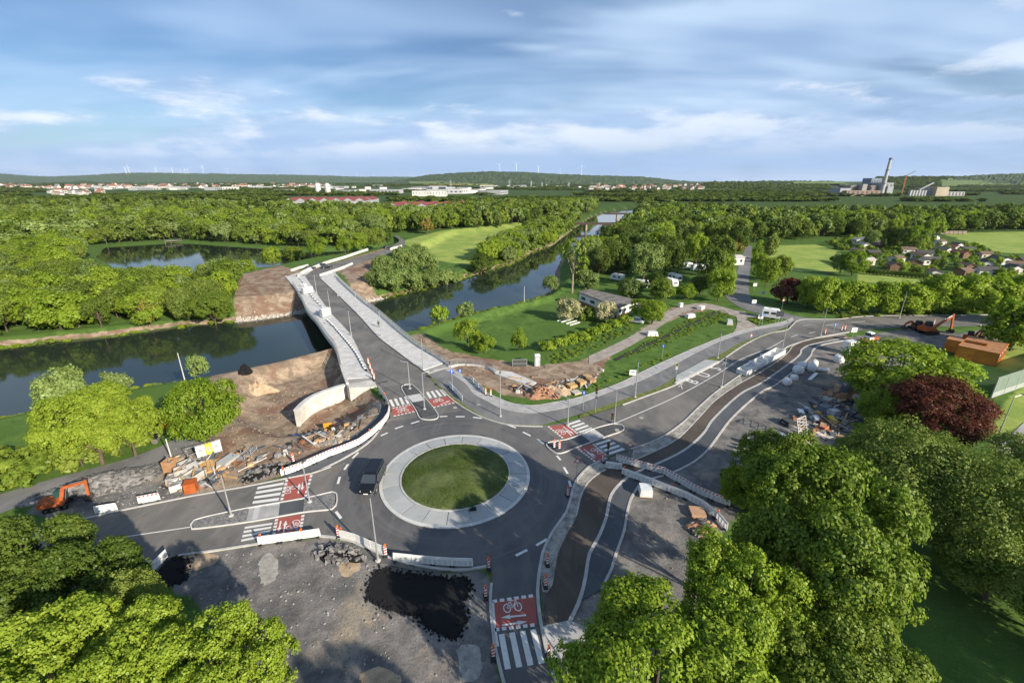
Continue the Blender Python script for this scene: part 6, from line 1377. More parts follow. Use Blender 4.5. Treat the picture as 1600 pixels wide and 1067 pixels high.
for nm, P in (('side', [(-1.6, -1.0, .2), (1.6, -1.0, .2), (1.9, -1.1, 1.5), (-1.9, -1.1, 1.5)]), ('side', [(1.6, 1.0, .2), (-1.6, 1.0, .2), (-1.9, 1.1, 1.5), (1.9, 1.1, 1.5)]), ('end', [(1.6, -1.0, .2), (1.6, 1.0, .2), (1.9, 1.1, 1.5), (1.9, -1.1, 1.5)]), ('end', [(-1.6, 1.0, .2), (-1.6, -1.0, .2), (-1.9, -1.1, 1.5), (-1.9, 1.1, 1.5)]), ('floor', [(-1.6, -1, .2), (1.6, -1, .2), (1.6, 1, .2), (-1.6, 1, .2)])):
    m = MB(); m.face(P); o = m.build(nm, YEL, t); md = o.modifiers.new('thick', 'SOLIDIFY'); md.thickness = .06
m = MB(); [m.bar((x, -1.15, .9), (x, -1.0, .2), .12) for x in (-1, 0, 1)]; m.bar((-1.9, -1.14, 1.5), (1.9, -1.14, 1.5), .1); m.build('rib', YEL, t)
t = thing('roller', 'dark small machine parked on the riverside lane', 'machine', (*(-49.97,53.48), hz(*(-49.97,53.48)) + .05), .35)
m = MB(); m.box((0, 0, .95), (2.2, 1.2, .7), taper=.9); m.build('body', M_BLACK, t)
m = MB(); m.box((-.2, 0, 1.7), (1.0, 1.1, .8), taper=.85); m.build('cab', mat('cab_frame', (0.03, 0.035, 0.04)), t)
for x in (-.8, .8): m = MB(); m.tube((x, -.6, .4), (x, .6, .4), .4, .4, 16); m.build('drum', mat('drum_steel', (0.22, 0.2, 0.18), .5, metal=.5), t)
# site office containers
def container(label, p, rz, L=6.0, W=2.44, Hh=2.6):
    t = thing('site_container', label, 'container', (*p, 0.0), rz, 'orange site containers'); OC = mat('container_orange', (0.50, 0.18, 0.025), .55, .3, .8)
    m = MB(); m.box((0, 0, Hh / 2 + .08), (L - .16, W - .16, Hh - .1)); w_ = m.build('wall', OC, t)
    m = MB()
    for x in (-L / 2, L / 2):
        for y in (-W / 2, W / 2): m.box((x * .985, y * .965, Hh / 2 + .05), (.16, .16, Hh))
    for z in (.1, Hh): 
        for y in (-W / 2, W / 2): m.box((0, y * .967, z), (L, .16, .18))
        for x in (-L / 2, L / 2): m.box((x * .986, 0, z), (.16, W - .2, .17))
    m.build('frame', mat('container_frame', (0.50, 0.17, 0.03), .5, .15), t)
    m = MB(); m.box((0, 0, Hh + .04), (L - .25, W - .25, .05)); m.build('roof', mat('container_roof', (0.33, 0.17, 0.09), .7, .25), t)
    m = MB(); m.box((L / 2 - .055, .3, 1.6), (.06, 1.0, .9)); wd = m.build('window', M_WHITE, t)
    m = MB(); m.box((L / 2 - .02, .3, 1.6), (.03, .8, .7)); m.build('pane', glass_dark('bright_glass', (.2, .25, .28)), wd)
    m = MB(); m.box((0, -W / 2 + .055, 1.15), (.95, .06, 2.0)); m.build('door', mat('container_door', (0.42, 0.15, 0.03)), t)
    return t
q0 = (94.47,82.37); 
for i in range(4):
    u = Vector((.80, .60)); w_ = Vector((q0[0], q0[1])) + u * (2.5 * i)
    container(['nearest orange site container of the row', 'second orange site container of the row', 'third orange site container of the row', 'farthest orange site container of the row'][i] + ' behind the round tree', (w_.x - 1.2, w_.y + 1.2), -.93 + .0)
for p, lab in (((94.64,87.64), 'cream container end beside the orange container row'),):
    c = container(lab, p, -.93); c['group'] = 'orange site containers'
# noise barrier
t = thing('noise_barrier', 'tall green grey noise barrier fence at the right picture edge', 'fence', (*(90.85,72.26), 0))
A_, B_ = Vector((*(79.68,67.03), 0)), Vector((*(130.82,89.15), 0)); nP = 14; d_ = (B_ - A_) / nP; rz_ = math.atan2(d_.y, d_.x)
GRN = mat('fence_green', (0.17, 0.22, 0.18), .6, .12, 1.0); GRL = mat('fence_base', (0.30, 0.32, 0.30), .8, .1)
for k in range(nP + 1):
    c = A_ + d_ * k; m = MB(); m.box((c.x, c.y, 1.9), (.16, .16, 3.9), rz_); part(m, 'post', M_GALV(), t)
    if k < nP:
        c = A_ + d_ * (k + .5); m = MB(); m.box((c.x, c.y, .5), (d_.length - .17, .1, .98), rz_); part(m, 'base_panel', GRL, t)
        m = MB(); 
        m.box((c.x, c.y, 2.4), (d_.length - .17, .05, 2.76), rz_); part(m, 'panel', GRN, t)
        m = MB()
        for j in range(12):
            for s_ in (-1, 1): m.box((c.x - math.sin(rz_) * .045 * s_, c.y + math.cos(rz_) * .045 * s_, 1.15 + .23 * j), (d_.length - .18, .03, .11), rz_)
        o = part(m, 'slats', GRN, t); o['kind'] = 'stuff'
mb = MB(); mb.sheet([(65.47,52.22),(76.63,59.05),(91.04,63.04),(77.94,52.22),(66.11,49.27),(62.21,47.90)], 0.01); struct('edge_path', mb, PAVE)


# ---------------------------------------------------------------- buildings near by
def hip_house(name, label, cat, p, rz, L, W, Hh, roof_h, wallm, roofm, gable=True, windows=2, group=None, z=None, eave=.35, door=True):
    t = thing(name, label, cat, (*p, hz(*p) if z is None else z), rz, group)
    m = MB(); m.box((0, 0, Hh / 2 - .1), (L, W, Hh + .2)); m.build('wall', wallm, t)
    a, b = L / 2 + eave, W / 2 + eave; m = MB(); g = a if gable else a - W * .5
    th = .12
    for s in (-1, 1):
        m.hexa([(-a, s * b, Hh - .08), (a, s * b, Hh - .08), (g, 0, Hh + roof_h - .08), (-g, 0, Hh + roof_h - .08), (-a, s * b, Hh + th - .08), (a, s * b, Hh + th - .08), (g, 0, Hh + roof_h + th), (-g, 0, Hh + roof_h + th)])
    if gable:
        for s in (-1, 1): m.face([(s * L / 2, -W / 2, Hh), (s * L / 2, W / 2, Hh), (s * L / 2, 0, Hh + roof_h * .9)], 1)
    m.build('roof', [roofm, wallm], t, fix=True)
    gl = glass_dark()
    for k in range(windows):
        x = -L / 2 + L * (k + .5) / windows
        for s in (-1, 1): m = MB(); m.box((x, s * (W / 2 + .01), Hh * .55), (min(1.0, L / windows * .45), .05, Hh * .34)); m.build('window', gl, t)
    if door: m = MB(); m.box((-L / 2 - .01, 0, Hh * .4), (.05, .85, Hh * .78)); m.build('door', mat('hut_door', (0.16, 0.11, 0.07)), t)
    return t
t = thing('clubhouse', 'flat roofed white clubhouse with brown base beside the lawn', 'building', (*(30.50,133.24), -2.6))
RFP = [(20.49,136.29),(24.92,140.24),(36.72,125.59),(29.17,118.28)]
mb = MB(); c = (sum(p[0] for p in RFP) / 4, sum(p[1] for p in RFP) / 4); WPL = [lerp2(p, c, .05) for p in RFP]
mb.prism(WPL, -3.2, 1.35); part(mb, 'wall', mat('white_render', (0.66, 0.64, 0.60), .85, .08), t)
mb = MB(); mb.prism(RFP, 1.35, 1.65, bottom=True); rf = part(mb, 'roof', mat('roof_felt', (0.11, 0.10, 0.095), .9, .35, .7, (0.17, 0.155, 0.145)), t)
for k in range(1, 6):
    a, b = lerp2(RFP[0], RFP[3], k / 6), lerp2(RFP[1], RFP[2], k / 6); mb = MB(); mb.bar((*a, 1.66), (*b, 1.66), .12, .05); part(mb, 'roof_seam', mat('roof_seam', (0.20, 0.19, 0.18)), t)
for e0, e1 in ((2, 3), (3, 0)):
    A, B = WPL[e0], WPL[e1]; n_ = Vector((B[1] - A[1], A[0] - B[0])).normalized()
    if n_.y > 0: n_ = -n_
    rz_ = math.atan2(B[1] - A[1], B[0] - A[0]); Ln = math.dist(A, B)
    q = lerp2(A, B, .5); mb = MB(); mb.box((q[0] + n_.x * .03, q[1] + n_.y * .03, -1.75), (Ln * .96, .06, 1.5), rz_); part(mb, 'base_course', mat('brick_base', (0.22, 0.10, 0.06), .9, .25, 1.5), t)
    for k in range(4):
        q = lerp2(A, B, (k + .5) / 4); mb = MB(); mb.box((q[0] + n_.x * .02, q[1] + n_.y * .02, .1), (Ln / 4 * .45, .06, .9), rz_); part(mb, 'window', glass_dark(), t)
t = thing('porch', 'small flat porch attached to the right end of the clubhouse', 'porch', (*(36.06,124.98), -2.6))
mb = MB(); mb.box((*(36.43,125.66), -1.2), (3, 2.4, 2.8), .9); part(mb, 'wall', mat('white_render', (0.66, 0.64, 0.60)), t)
mb = MB(); mb.box((*(36.43,125.66), .3), (3.5, 2.9, .16), .9); part(mb, 'roof', mat('roof_felt', (0.11, 0.10, 0.095)), t)
hb = hip_house('camp_office', 'white flat long camp office beside the narrow road', 'building', (91.26,195.96), .1, 17, 7, 3.2, .5, mat('white_render', (0.66, 0.64, 0.60)), mat('pale_roof', (0.5, 0.48, 0.45), .8), True, 6)
def tank(label, p, rz, dims, m_, name='cabin', cat='cabin', z=None):
    t = thing(name, label, cat, (*p, (hz(*p) if z is None else z) + .0), rz); x, y, h = dims
    mb = MB(); mb.box((0, 0, h / 2 + .08), (x, y, h)); mb.build('body', m_, t)
    mb = MB(); mb.box((0, 0, h + .14), (x * 1.05, y * 1.05, .12), taper=.8); mb.build('roof', mat('pale_lid', (0.6, 0.6, 0.6)), t)
    mb = MB(); mb.box((0, -y / 2 - .012, h * .5), (x * .62, .03, h * .85)); d = mb.build('door', mat('cabin_door', (0.45, 0.47, 0.48)), t)
    mb = MB(); mb.box((x * .22, -y / 2 - .04, h * .5), (.06, .04, .2)); mb.build('handle', M_DARK, d)
    mb = MB(); mb.box((0, 0, .04), (x * 1.02, y * 1.02, .08)); mb.build('skid', M_DARK, t)
tank('grey portable toilet beside the gravel yard hedge', (4.89,81.05), .1, (1.1, 1.1, 2.2), mat('toilet_grey', (0.30, 0.33, 0.36), .5), 'portable_toilet', 'toilet')
tank('white tank cabinet standing left of the round tree', (70.61,87.64), .3, (2.4, 1.6, 2.6), M_WHITE(), 'white_cabinet', 'cabinet', 0)
tank('white service box on the track bank by the bush', (48.21,124.12), .5, (1.0, .9, 1.1), M_WHITE(), 'service_box', 'box', 0)
tank('grey machine cabinet far along the left bridge walkway', (-65.45,140.38), -.6, (1.2, 3.4, 1.9), mat('cabinet_grey', (0.36, 0.38, 0.39), .6), 'machine_cabinet', 'cabinet', .14)
tank('grey machine cabinet in the middle of the left bridge walkway', (-49.57,114.47), -.6, (1.4, 2.6, 2.1), mat('cabinet_grey', (0.36, 0.38, 0.39), .6), 'machine_cabinet', 'cabinet', .14)
tank('white control box lying on the left bridge walkway', (-52.06,118.16), -.4, (1.9, 1.0, .7), M_WHITE(), 'control_box', 'box', .14)
tank('white box standing at the far end of the left bridge walkway', (-71.13,150.55), -.4, (1.7, 1.0, .7), M_WHITE(), 'control_box', 'box', .14)
# row of rubber footed guard blocks on the left walkway
GP = resample(smooth_line([(-78.36,163.31),(-70.47,150.55),(-62.99,136.99),(-57.48,128.40),(-53.71,122.75)]), 15) + resample(smooth_line([(-47.49,110.43),(-43.15,104.06),(-38.91,97.42),(-35.14,91.49),(-32.01,86.18),(-28.15,78.84)]), 24)
pr = None
for i, p in enumerate(GP):
    q = GP[min(i + 1, len(GP) - 1)] if i != 14 else GP[i]
    rz_ = math.atan2(q[1] - p[1], q[0] - p[0]) if q != p else -.9
    lab = 'low black and white guard block in the row on the left bridge walkway'
    if pr is None:
        pr = thing('guard_block', lab, 'guard block', (*p, .14), rz_, 'guard blocks on the left bridge walkway')
        m = MB(); m.box((0, 0, .2), (1.0, .34, .4), taper=.85); m.build('block', M_WHITE, pr); m = MB(); m.box((.68, 0, .16), (.36, .4, .3), taper=.85); m.build('joint', M_DARK, pr)
    else: copy_tree(pr, lab, None, (*p, .14), rz_)
# wall of white concrete elements and shoring at the far bridge end
def block_wall(label, P, h, name='concrete_barrier', seg_l=4.0, m_=None):
    t = thing(name, label, 'barrier', (*P[0], 0.0)); n = max(1, int(sum(math.dist(a, b) for a, b in zip(P, P[1:])) / seg_l)); Q = resample(P, n + 1)
    for i in range(n):
        a, b = Q[i], lerp2(Q[i], Q[i + 1], .97); d = Vector((b[0] - a[0], b[1] - a[1])).normalized(); nn = Vector((-d.y, d.x)); m = MB()
        f = lambda p, s, z: (p[0] + nn.x * s, p[1] + nn.y * s, z)
        m.hexa([f(a, -.35, -.3), f(b, -.35, -.3), f(b, .35, -.3), f(a, .35, -.3), f(a, -.12, h), f(b, -.12, h), f(b, .12, h), f(a, .12, h)]); part(m, 'element', m_ or CONC_P, t)
block_wall('long white concrete barrier wall along the far approach road', smooth_line([(-80.41,166.82),(-82.07,175.58),(-81.71,183.80),(-81.18,195.96),(-78.24,211.57),(-76.70,225.42),(-75.23,236.42)]), 1.1)
block_wall('short white barrier wall in front of the far shoring pit', [(-72.71,168.02),(-71.47,174.28),(-69.85,183.80),(-69.17,194.35)], .9)
block_wall('white wall left behind the far abutment', [(-88.36,178.24),(-87.62,185.24),(-86.34,189.70)], .9)
block_wall('white barrier on the far road bend', [(-63.53,236.42),(-60.30,248.49)], 1.2)
t = thing('shoring_wall', 'dark steel shoring wall beside the far bridge end', 'wall', (*(-64.87,172.96), -2.5)); SP = resample(smooth_line([(-69.23,172.99),(-67.65,176.90),(-66.95,183.80),(-67.26,192.78)]), 13)
for i in range(12):
    m = MB(); a, b = SP[i], SP[i + 1]; kerb(m, [a, lerp2(a, b, .9)], .35 if i % 2 else .6, -3.2, .1); part(m, 'sheet_pile', mat('sheet_pile_steel', (0.11, 0.11, 0.115), .7, .4), t)
t = thing('white_trough', 'long white open concrete trough beside the BUS lettering', 'trough', (*(49.76,82.70), 0))
TA, TB = (42.81,76.73), (56.46,88.01); tr_ = math.atan2(TB[1] - TA[1], TB[0] - TA[0]); tl = math.dist(TA, TB); tc_ = lerp2(TA, TB, .5); WH = mat('white_concrete', (0.66, 0.65, 0.62), .8, .1)
nx_, ny_ = -math.sin(tr_), math.cos(tr_)
for s, nm in ((-1, 'side_wall'), (1, 'side_wall')): m = MB(); m.box((tc_[0] + nx_ * s * .9, tc_[1] + ny_ * s * .9, .45), (tl, .14, .9), tr_); part(m, nm, WH, t)
for q in (TA, TB): m = MB(); m.box((*lerp2(q, tc_, .006), .45), (.16, 1.64, .88), tr_); part(m, 'end_wall', WH, t)
m = MB(); m.box((*tc_, .1), (tl - .3, 1.62, .12), tr_); part(m, 'floor', WH, t)
for k in range(5): q = lerp2(TA, TB, (k + .7) / 5.5); m = MB(); m.box((*q, .5), (.1, 1.62, .5), tr_); part(m, 'divider', WH, t)

# ---------------------------------------------------------------- materials stored on the site
def plank_stack(label, p, rz, L, W, n, layers, m_, name='timber_stack', cat='timber', z=None, pn='plank', th=.07):
    t = thing(name, label, cat, (*p, hz(*p) if z is None else z), rz)
    for k in range(layers):
        for j in range(n):
            m = MB(); m.box((random.uniform(-.06, .06), -W / 2 + W * (j + .5) / n, .12 + th * (k + .5) * 1.05), (L, W / n * .92, th)); m.build(pn, m_, t)
    for x in (-L * .35, L * .35): m = MB(); m.box((x, 0, .05), (.12, W, .1)); m.build('bearer', M_WOOD, t)
    return t
FW = mat('formwork_board', (0.50, 0.29, 0.11), .75, .12, 2.0, (0.56, 0.34, 0.15))
plank_stack('stack of orange brown formwork boards by the yellow banner fence', (-38.37,47.76), -.92, 2.9, 1.5, 4, 3, FW)
plank_stack('single leaning formwork beam next to the scaffold parts', (-35.77,50.42), 1.5, 3.2, .45, 1, 3, FW)
plank_stack('fan of loose timber boards beside the formwork stack', (-37.60,49.27), .5, 2.0, 1.1, 5, 1, M_WOOD())
plank_stack('grey crate stack with plywood top', (-36.44,48.99), 1.3, 2.2, 1.5, 2, 6, mat('grey_board', (0.36, 0.36, 0.35)), z=0)
for i, (p, w, h, m_) in enumerate([((-40.50,45.08), 1.5, .9, (0.32, 0.30, 0.27)), ((-40.42,46.07), 1.3, 1.2, (0.36, 0.34, 0.31)), ((-40.35,47.23), 1.6, 1.3, (0.30, 0.30, 0.30)), ((-38.44,45.57), 1.8, 1.0, (0.38, 0.36, 0.33)), ((-42.50,47.23), 1.2, 1.6, (0.36, 0.20, 0.10)), ((-39.09,44.59), 1.1, .8, (0.30, 0.30, 0.31)), ((-39.50,43.88), 1.4, .8, (0.52, 0.50, 0.46)), ((-43.02,48.99), 1.4, .6, (0.42, 0.36, 0.27))]):
    t = thing('material_crate', ['low grey crate at the front of the stored materials', 'grey crate leaning behind the low crate', 'tall light grey formwork crate', 'wide pale crate in the middle of the stored materials', 'brown upright board crate at the left of the stored materials', 'dark blue grey crate beside the orange box', 'whitish crate nearest the road', 'sandy crate at the back of the stored materials'][i], 'crate', (*p, -.05), .4 + .3 * i)
    cm = mat('crate_%d' % i, m_, .8, .2)
    for s in (-1, 1):
        m = MB(); m.box((0, s * w * .42, h / 2), (w, .09, h)); m.build('side', cm, t)
        m = MB(); m.box((s * w * .46, 0, h / 2), (.09, w * .75, h)); m.build('end', cm, t)
    m = MB(); m.box((0, 0, h * .55), (w * .82, w * .74, h * .3), .1); m.build('contents', mat('crate_fill', (0.20, 0.19, 0.18), .9, .4, 2.0), t)
    m = MB(); m.bar((-w * .5, -w * .47, h * .9), (w * .5, w * .47, h * 1.05), .14, .08); m.build('brace', M_WOOD if i % 2 else M_GALV, t)
t = thing('orange_box', 'orange tool box standing at the road edge', 'box', (*(-37.38,43.42), -.05), .35); m = MB(); m.box((0, 0, .6), (1.2, 1.1, 1.2), taper=.94); m.build('body', M_ORANGE, t); m = MB(); m.box((0, 0, 1.22), (1.26, 1.16, .08)); m.build('lid', mat('dark_orange', (0.40, 0.09, 0.02)), t)
t = thing('orange_board', 'orange board standing in the excavation', 'board', (*(-28.99,61.92), hz(*(-28.99,61.92))), .15); m = MB(); m.box((0, 0, .95), (1.3, .1, 1.3)); m.build('plate', mat('yellow_orange', (0.6, 0.27, 0.03)), t); m = MB(); m.box((-.5, .2, .5), (.08, .4, 1.0)); m.box((.5, .2, .5), (.08, .4, 1.0)); m.build('support', M_DARK, t)
# site fence with banner
t = thing('banner_fence', 'mesh site fence carrying a white and yellow banner', 'fence', (*(-39.86,49.84), -.05))
A_, B_ = (-41.46,48.99), (-38.59,51.30); rz_ = math.atan2(B_[1] - A_[1], B_[0] - A_[0]); ln = math.dist(A_, B_)
m = MB()
for k in range(4):
    p = lerp2(A_, B_, k / 3); m.bar((*p, -.1), (*p, 2.0), .06)
for z in (.15, 1.0, 2.0): m.bar((*A_, z), (*B_, z), .05)
part(m, 'frame', M_GALV(), t)
for f0, f1, cc, nm in ((.25, .52, (0.68, 0.67, 0.64), 'banner_panel'), (.52, .74, (0.55, 0.50, 0.05), 'banner_panel'), (.74, 1.0, (0.68, 0.67, 0.64), 'banner_panel')):
    p = lerp2(A_, B_, (f0 + f1) / 2); m = MB(); m.box((p[0] + .04, p[1] - .05, 1.1), (ln * (f1 - f0) * .99, .02, 1.6), rz_); b_ = part(m, nm, mat('banner_%d' % int(cc[2] * 100), cc, .6, .06), t)
    m = MB(); m.box((p[0] + .03, p[1] - .068, 1.2), (ln * (f1 - f0) * .5, .01, .5), rz_); m.box((p[0] + .03, p[1] - .068, .75), (ln * (f1 - f0) * .65, .01, .14), rz_); q = part(m, 'print', mat('banner_print', (0.32, 0.33, 0.34)), t)
t = thing('scaffold_rack', 'rack of grey scaffold parts beside the formwork beam', 'rack', (*(-34.93,50.42), -.1), 1.45); m = MB()
for k in range(6): m.tube((-1.4, -.5 + .2 * k, .3 + .1 * (k % 3)), (1.4, -.5 + .2 * k, .35 + .1 * (k % 3)), .05, .05, 6)
m.build('tubes', M_GALV, t); m = MB(); [m.bar((x, -.7, 0), (x, -.7, 1.0), .07) for x in (-1.2, 0, 1.2)]; [m.bar((x, .7, 0), (x, .7, 1.0), .07) for x in (-1.2, 0, 1.2)]; m.build('frame', M_GALV, t)
# heaps
def heap(name, label, cat, p, rx, ry, h, m_, seed, z=None, chunks=0, chunk_m=None, rz=0.0):
    t = thing(name, label, cat, (*p, hz(*p) if z is None else z), rz); r = random.Random(seed); m = MB(); n = 22; rings = 7
    for j in range(rings + 1):
        f = j / rings
        for k in range(n):
            a = 2 * math.pi * k / n; w = 1 + .16 * math.sin(3 * a + seed) + .10 * math.sin(5 * a + 2 * seed) + r.uniform(-.05, .05)
            hh = h * (1 - f * f) ** 1.2 * (1 + r.uniform(-.22, .22)) if j < rings else -.12
            m.v.append((rx * f * w * math.cos(a), ry * f * w * math.sin(a), hh))
    for j in range(rings):
        for k in range(n): k2 = (k + 1) % n; m.f.append((j * n + k, (j + 1) * n + k, (j + 1) * n + k2, j * n + k2)); m.m.append(0)
    m.build('mound', m_, t)
    if chunks:
        m = MB()
        for k in range(chunks):
            a = r.uniform(0, 6.28); f = math.sqrt(r.random()) * 1.05; s = r.uniform(.15, .5)
            m.box((rx * f * math.cos(a), ry * f * math.sin(a), h * max(0, 1 - f * f) ** 1.2 + s * .15), (s, s * r.uniform(.5, 1), s * r.uniform(.2, .6)), r.uniform(0, 3))
            i0 = len(m.v) - 8
            for q in range(8): v = m.v[i0 + q]; m.v[i0 + q] = (v[0] + r.uniform(-.08, .08), v[1] + r.uniform(-.08, .08), v[2] + r.uniform(-.1, .12))
        o = m.build('rubble', chunk_m or m_, t); o['kind'] = 'stuff'
    return t
SANDM = mat('sand_heap', (0.34, 0.24, 0.15), .95, .25, 1.2, (0.40, 0.30, 0.2), bump=.5); REDS = mat('red_sand', (0.30, 0.16, 0.10), .95, .25, 1.4, bump=.5); GRYS = mat('grey_rubble', (0.10, 0.097, 0.095), .95, .5, 1.6, (0.2, 0.19, 0.18), bump=.6)
TARM = mat('tar_patch', (0.008, 0.008, 0.009), .95, .25, 2.0, bump=.4)
heap('sand_heap', 'light sand heap beside the round tree on the river slope', 'heap', (-47.30,75.56), 3.2, 2.4, 1.6, SANDM, 1)
heap('black_mesh_heap', 'black sheet covered heap behind the sand heap', 'heap', (-51.03,78.77), 1.2, 1.6, 1.5, TARM, 2)
heap('sand_heap', 'reddish sand heap beside the slab wall', 'heap', (5.21,68.46), 3.2, 2.2, 1.3, REDS, 3, z=-.15, chunks=40)
heap('sand_heap', 'grey brown earth heap behind the slab wall', 'heap', (7.51,69.94), 3.4, 2.2, 1.0, SANDM, 4, z=-.15, chunks=30, chunk_m=GRYS)
heap('rubble_heap', 'long heap of broken asphalt beside the left excavator', 'heap', (-48.76,44.47), 6.5, 2.2, 1.1, GRYS, 5, z=0, chunks=240, chunk_m=mat('asphalt_chunks', (0.12, 0.118, 0.115), .9, .5, 1.5), rz=.5)
heap('rubble_heap', 'brown rubble by the lower barrier end', 'heap', (19.82,37.28), 1.6, 1.2, .8, REDS, 6, z=0, chunks=60, chunk_m=GRYS)
heap('brick_heap', 'orange brown rubble heap behind the rubbish by the round tree', 'heap', (56.27,67.98), 3.6, 2.0, 1.0, REDS, 7, z=0, chunks=140, chunk_m=SANDM)
heap('asphalt_heap', 'dark broken asphalt along the yard edge left of the tall lamp', 'heap', (-16.72,33.88), 2.6, 1.1, .6, TARM, 8, z=-.06, chunks=90, chunk_m=GRYS, rz=-.2)
heap('asphalt_heap', 'dark clods in front of the curved barrier row', 'heap', (-30.56,46.84), 3.0, 1.2, .7, TARM, 9, z=-.05, chunks=90, chunk_m=GRYS, rz=.6)
heap('earth_heap', 'grey earth heap beside the new path left of the roundabout', 'heap', (-24.84,53.80), 4.0, 1.4, .9, GRYS, 10, z=-.6, chunks=70, chunk_m=SANDM, rz=.4)
def patch(name, P, m_, z=0.0):
    r = random.Random(len(P)); Q = smooth_line(P, .35, True); Q = [(x + r.gauss(0, .07), y + r.gauss(0, .07)) for x, y in Q]; mb = MB(); mb.sheet(Q, z); o = struct(name, mb, m_); return o
patch('tar_patch', [(-12.51,32.14),(-10.34,31.77),(-7.94,31.56),(-5.83,31.21),(-4.19,31.14),(-3.77,29.65),(-4.25,28.39),(-3.72,27.37),(-4.01,26.08),(-4.45,25.43),(-5.62,25.81),(-6.99,26.35),(-7.71,27.37),(-9.20,27.61),(-10.86,28.21),(-12.46,29.01),(-12.84,30.65)], TARM, -0.028)
patch('tar_patch', [(-33.24,31.35),(-33.27,32.80),(-32.62,33.41),(-30.86,33.26),(-30.52,32.06),(-29.70,31.14),(-30.38,30.45),(-31.86,30.52)], TARM, -0.028)
patch('pale_patch', [(-4.17,24.76),(-2.74,24.86),(-2.27,23.77),(-2.43,22.61),(-3.32,22.12),(-3.89,23.07)], mat('pale_sand', (0.30, 0.285, 0.255), .95, .35, 1.6, bump=.5), -0.030)
patch('pale_patch', [(-16.33,32.80),(-15.02,33.41),(-14.10,32.43),(-14.92,31.35),(-15.93,31.70)], SANDM, -0.030); patch('pale_patch', [(-11.06,22.84),(-10.02,23.30),(-8.19,22.61),(-8.21,21.73),(-10.42,21.52)], SANDM, -0.031)
patch('pale_patch', [(-23.95,32.80),(-23.70,34.20),(-22.08,32.80),(-21.60,31.00),(-22.17,30.31)], mat('pale_sand', (0.30, 0.285, 0.255)), -0.031); patch('pale_patch', [(-31.91,33.73),(-29.21,34.04),(-28.01,33.11),(-29.65,31.92),(-31.04,32.21)], SANDM, -0.031)
# concrete pipes
PIPE = mat('concrete_pipe', (0.48, 0.49, 0.50), .7, .1, 1.0)
for i, (p, L_, r_) in enumerate([((33.76,52.68), 3.0, .42), ((32.66,52.06), 3.4, .22), ((31.92,51.45), 3.4, .22), ((31.05,50.56), 3.2, .22), ((30.27,49.84), 2.0, .22), ((29.58,49.27), 1.4, .2)]):
    t = thing('concrete_pipe', ['largest white pipe at the back of the pipe stack', 'second pipe of the stack by the small dark tree', 'third pipe of the stack by the small dark tree', 'fourth pipe of the stack by the small dark tree', 'short fifth pipe of the stack by the small dark tree', 'shortest pipe at the front of the pipe stack'][i], 'pipe', (*p, 0.0), -.45, 'pale pipes by the small dark tree')
    m = MB(); n = 16
    for (x, rr) in ((-L_ / 2, r_), (L_ / 2, r_), (L_ / 2, r_ * .82), (-L_ / 2, r_ * .82)):
        for k in range(n): a = 2 * math.pi * k / n; m.v.append((x, rr * math.cos(a), r_ + rr * math.sin(a)))
    for j in range(4):
        for k in range(n): k2 = (k + 1) % n; j2 = (j + 1) % 4; m.f.append((j * n + k, j * n + k2, j2 * n + k2, j2 * n + k)); m.m.append(0)
    m.build('barrel', PIPE, t, fix=True); m = MB(); m.tube((-L_ / 2 - .12, 0, r_), (-L_ / 2 + .12, 0, r_), r_ * 1.12, r_ * 1.12, 16, cap=False); m.build('socket', PIPE, t)
# big bags
def big_bag(label, p, s, rz, z=0.0):
    t = thing('big_bag', label, 'bag', (*p, z), rz, 'white bulk bags'); m = MB(); n = 12; r = random.Random(int(p[0] * 100))
    for (f, zz) in ((.45, 0), (.56, .15), (.60, .45), (.56, .75), (.46, .92), (.2, .98)):
        for k in range(n):
            a = 2 * math.pi * k / n; sq = 1 / max(abs(math.cos(a)), abs(math.sin(a))) ** .9; q = f * .92 * sq * (1 + r.uniform(-.06, .06)); m.v.append((q * math.cos(a) * s, q * math.sin(a) * s, zz * s + r.uniform(-.03, .03)))
    for j in range(5):
        for k in range(n): k2 = (k + 1) % n; m.f.append((j * n + k, j * n + k2, (j + 1) * n + k2, (j + 1) * n + k)); m.m.append(0)
    m.f.append(tuple(5 * n + k for k in range(n))); m.m.append(0)
    m.build('sack', mat('bag_fabric', (0.66, 0.66, 0.65), .8, .12, 3.0), t, smooth=True)
    for x in (-.4, .4):
        m = MB(); m.bar((x * s, -.3 * s, .9 * s), (x * s * .8, 0, 1.15 * s), .05); m.bar((x * s * .8, 0, 1.15 * s), (x * s, .3 * s, .9 * s), .05); m.build('loop', mat('bag_fabric', (0.66, 0.66, 0.65)), t)
for i, (p, s, lab) in enumerate([((53.69,77.33), 1.5, 'large white bulk bag in front of the bag group'), ((55.71,79.46), 1.4, 'large white bulk bag behind the front one'), ((56.97,78.54), 1.35, 'white bulk bag right of the pair'), ((59.18,81.05), 1.1, 'smaller white bulk bag behind the right one'), ((48.72,72.26), 1.2, 'grey white bag nearest the footpath kerb'), ((65.08,82.70), 1.5, 'white bulk bag beside the shrub left of the round tree'), ((68.28,85.46), 1.2, 'white bulk bag under the white cabinet'), ((51.09,74.16), 1.1, 'half empty bag between kerb bag and pair')]): big_bag(lab, p, s, .4 * i)
t = thing('white_roll', 'white roll of fleece lying right of the bulk bags', 'roll', (*(58.97,78.23), .0), -.3); m = MB(); m.tube((-1, 0, .35), (1, 0, .35), .35, .33, 14); m.build('roll', M_WHITE, t); m = MB(); m.tube((-1.02, 0, .35), (1.02, 0, .35), .1, .1, 8); m.build('core', M_DARK, t)
plank_stack('two white boards lying beside the bulk bags', (55.47,75.57), .75, 4.5, .6, 2, 1, M_WHITE(), 'board_pair', 'boards', 0)
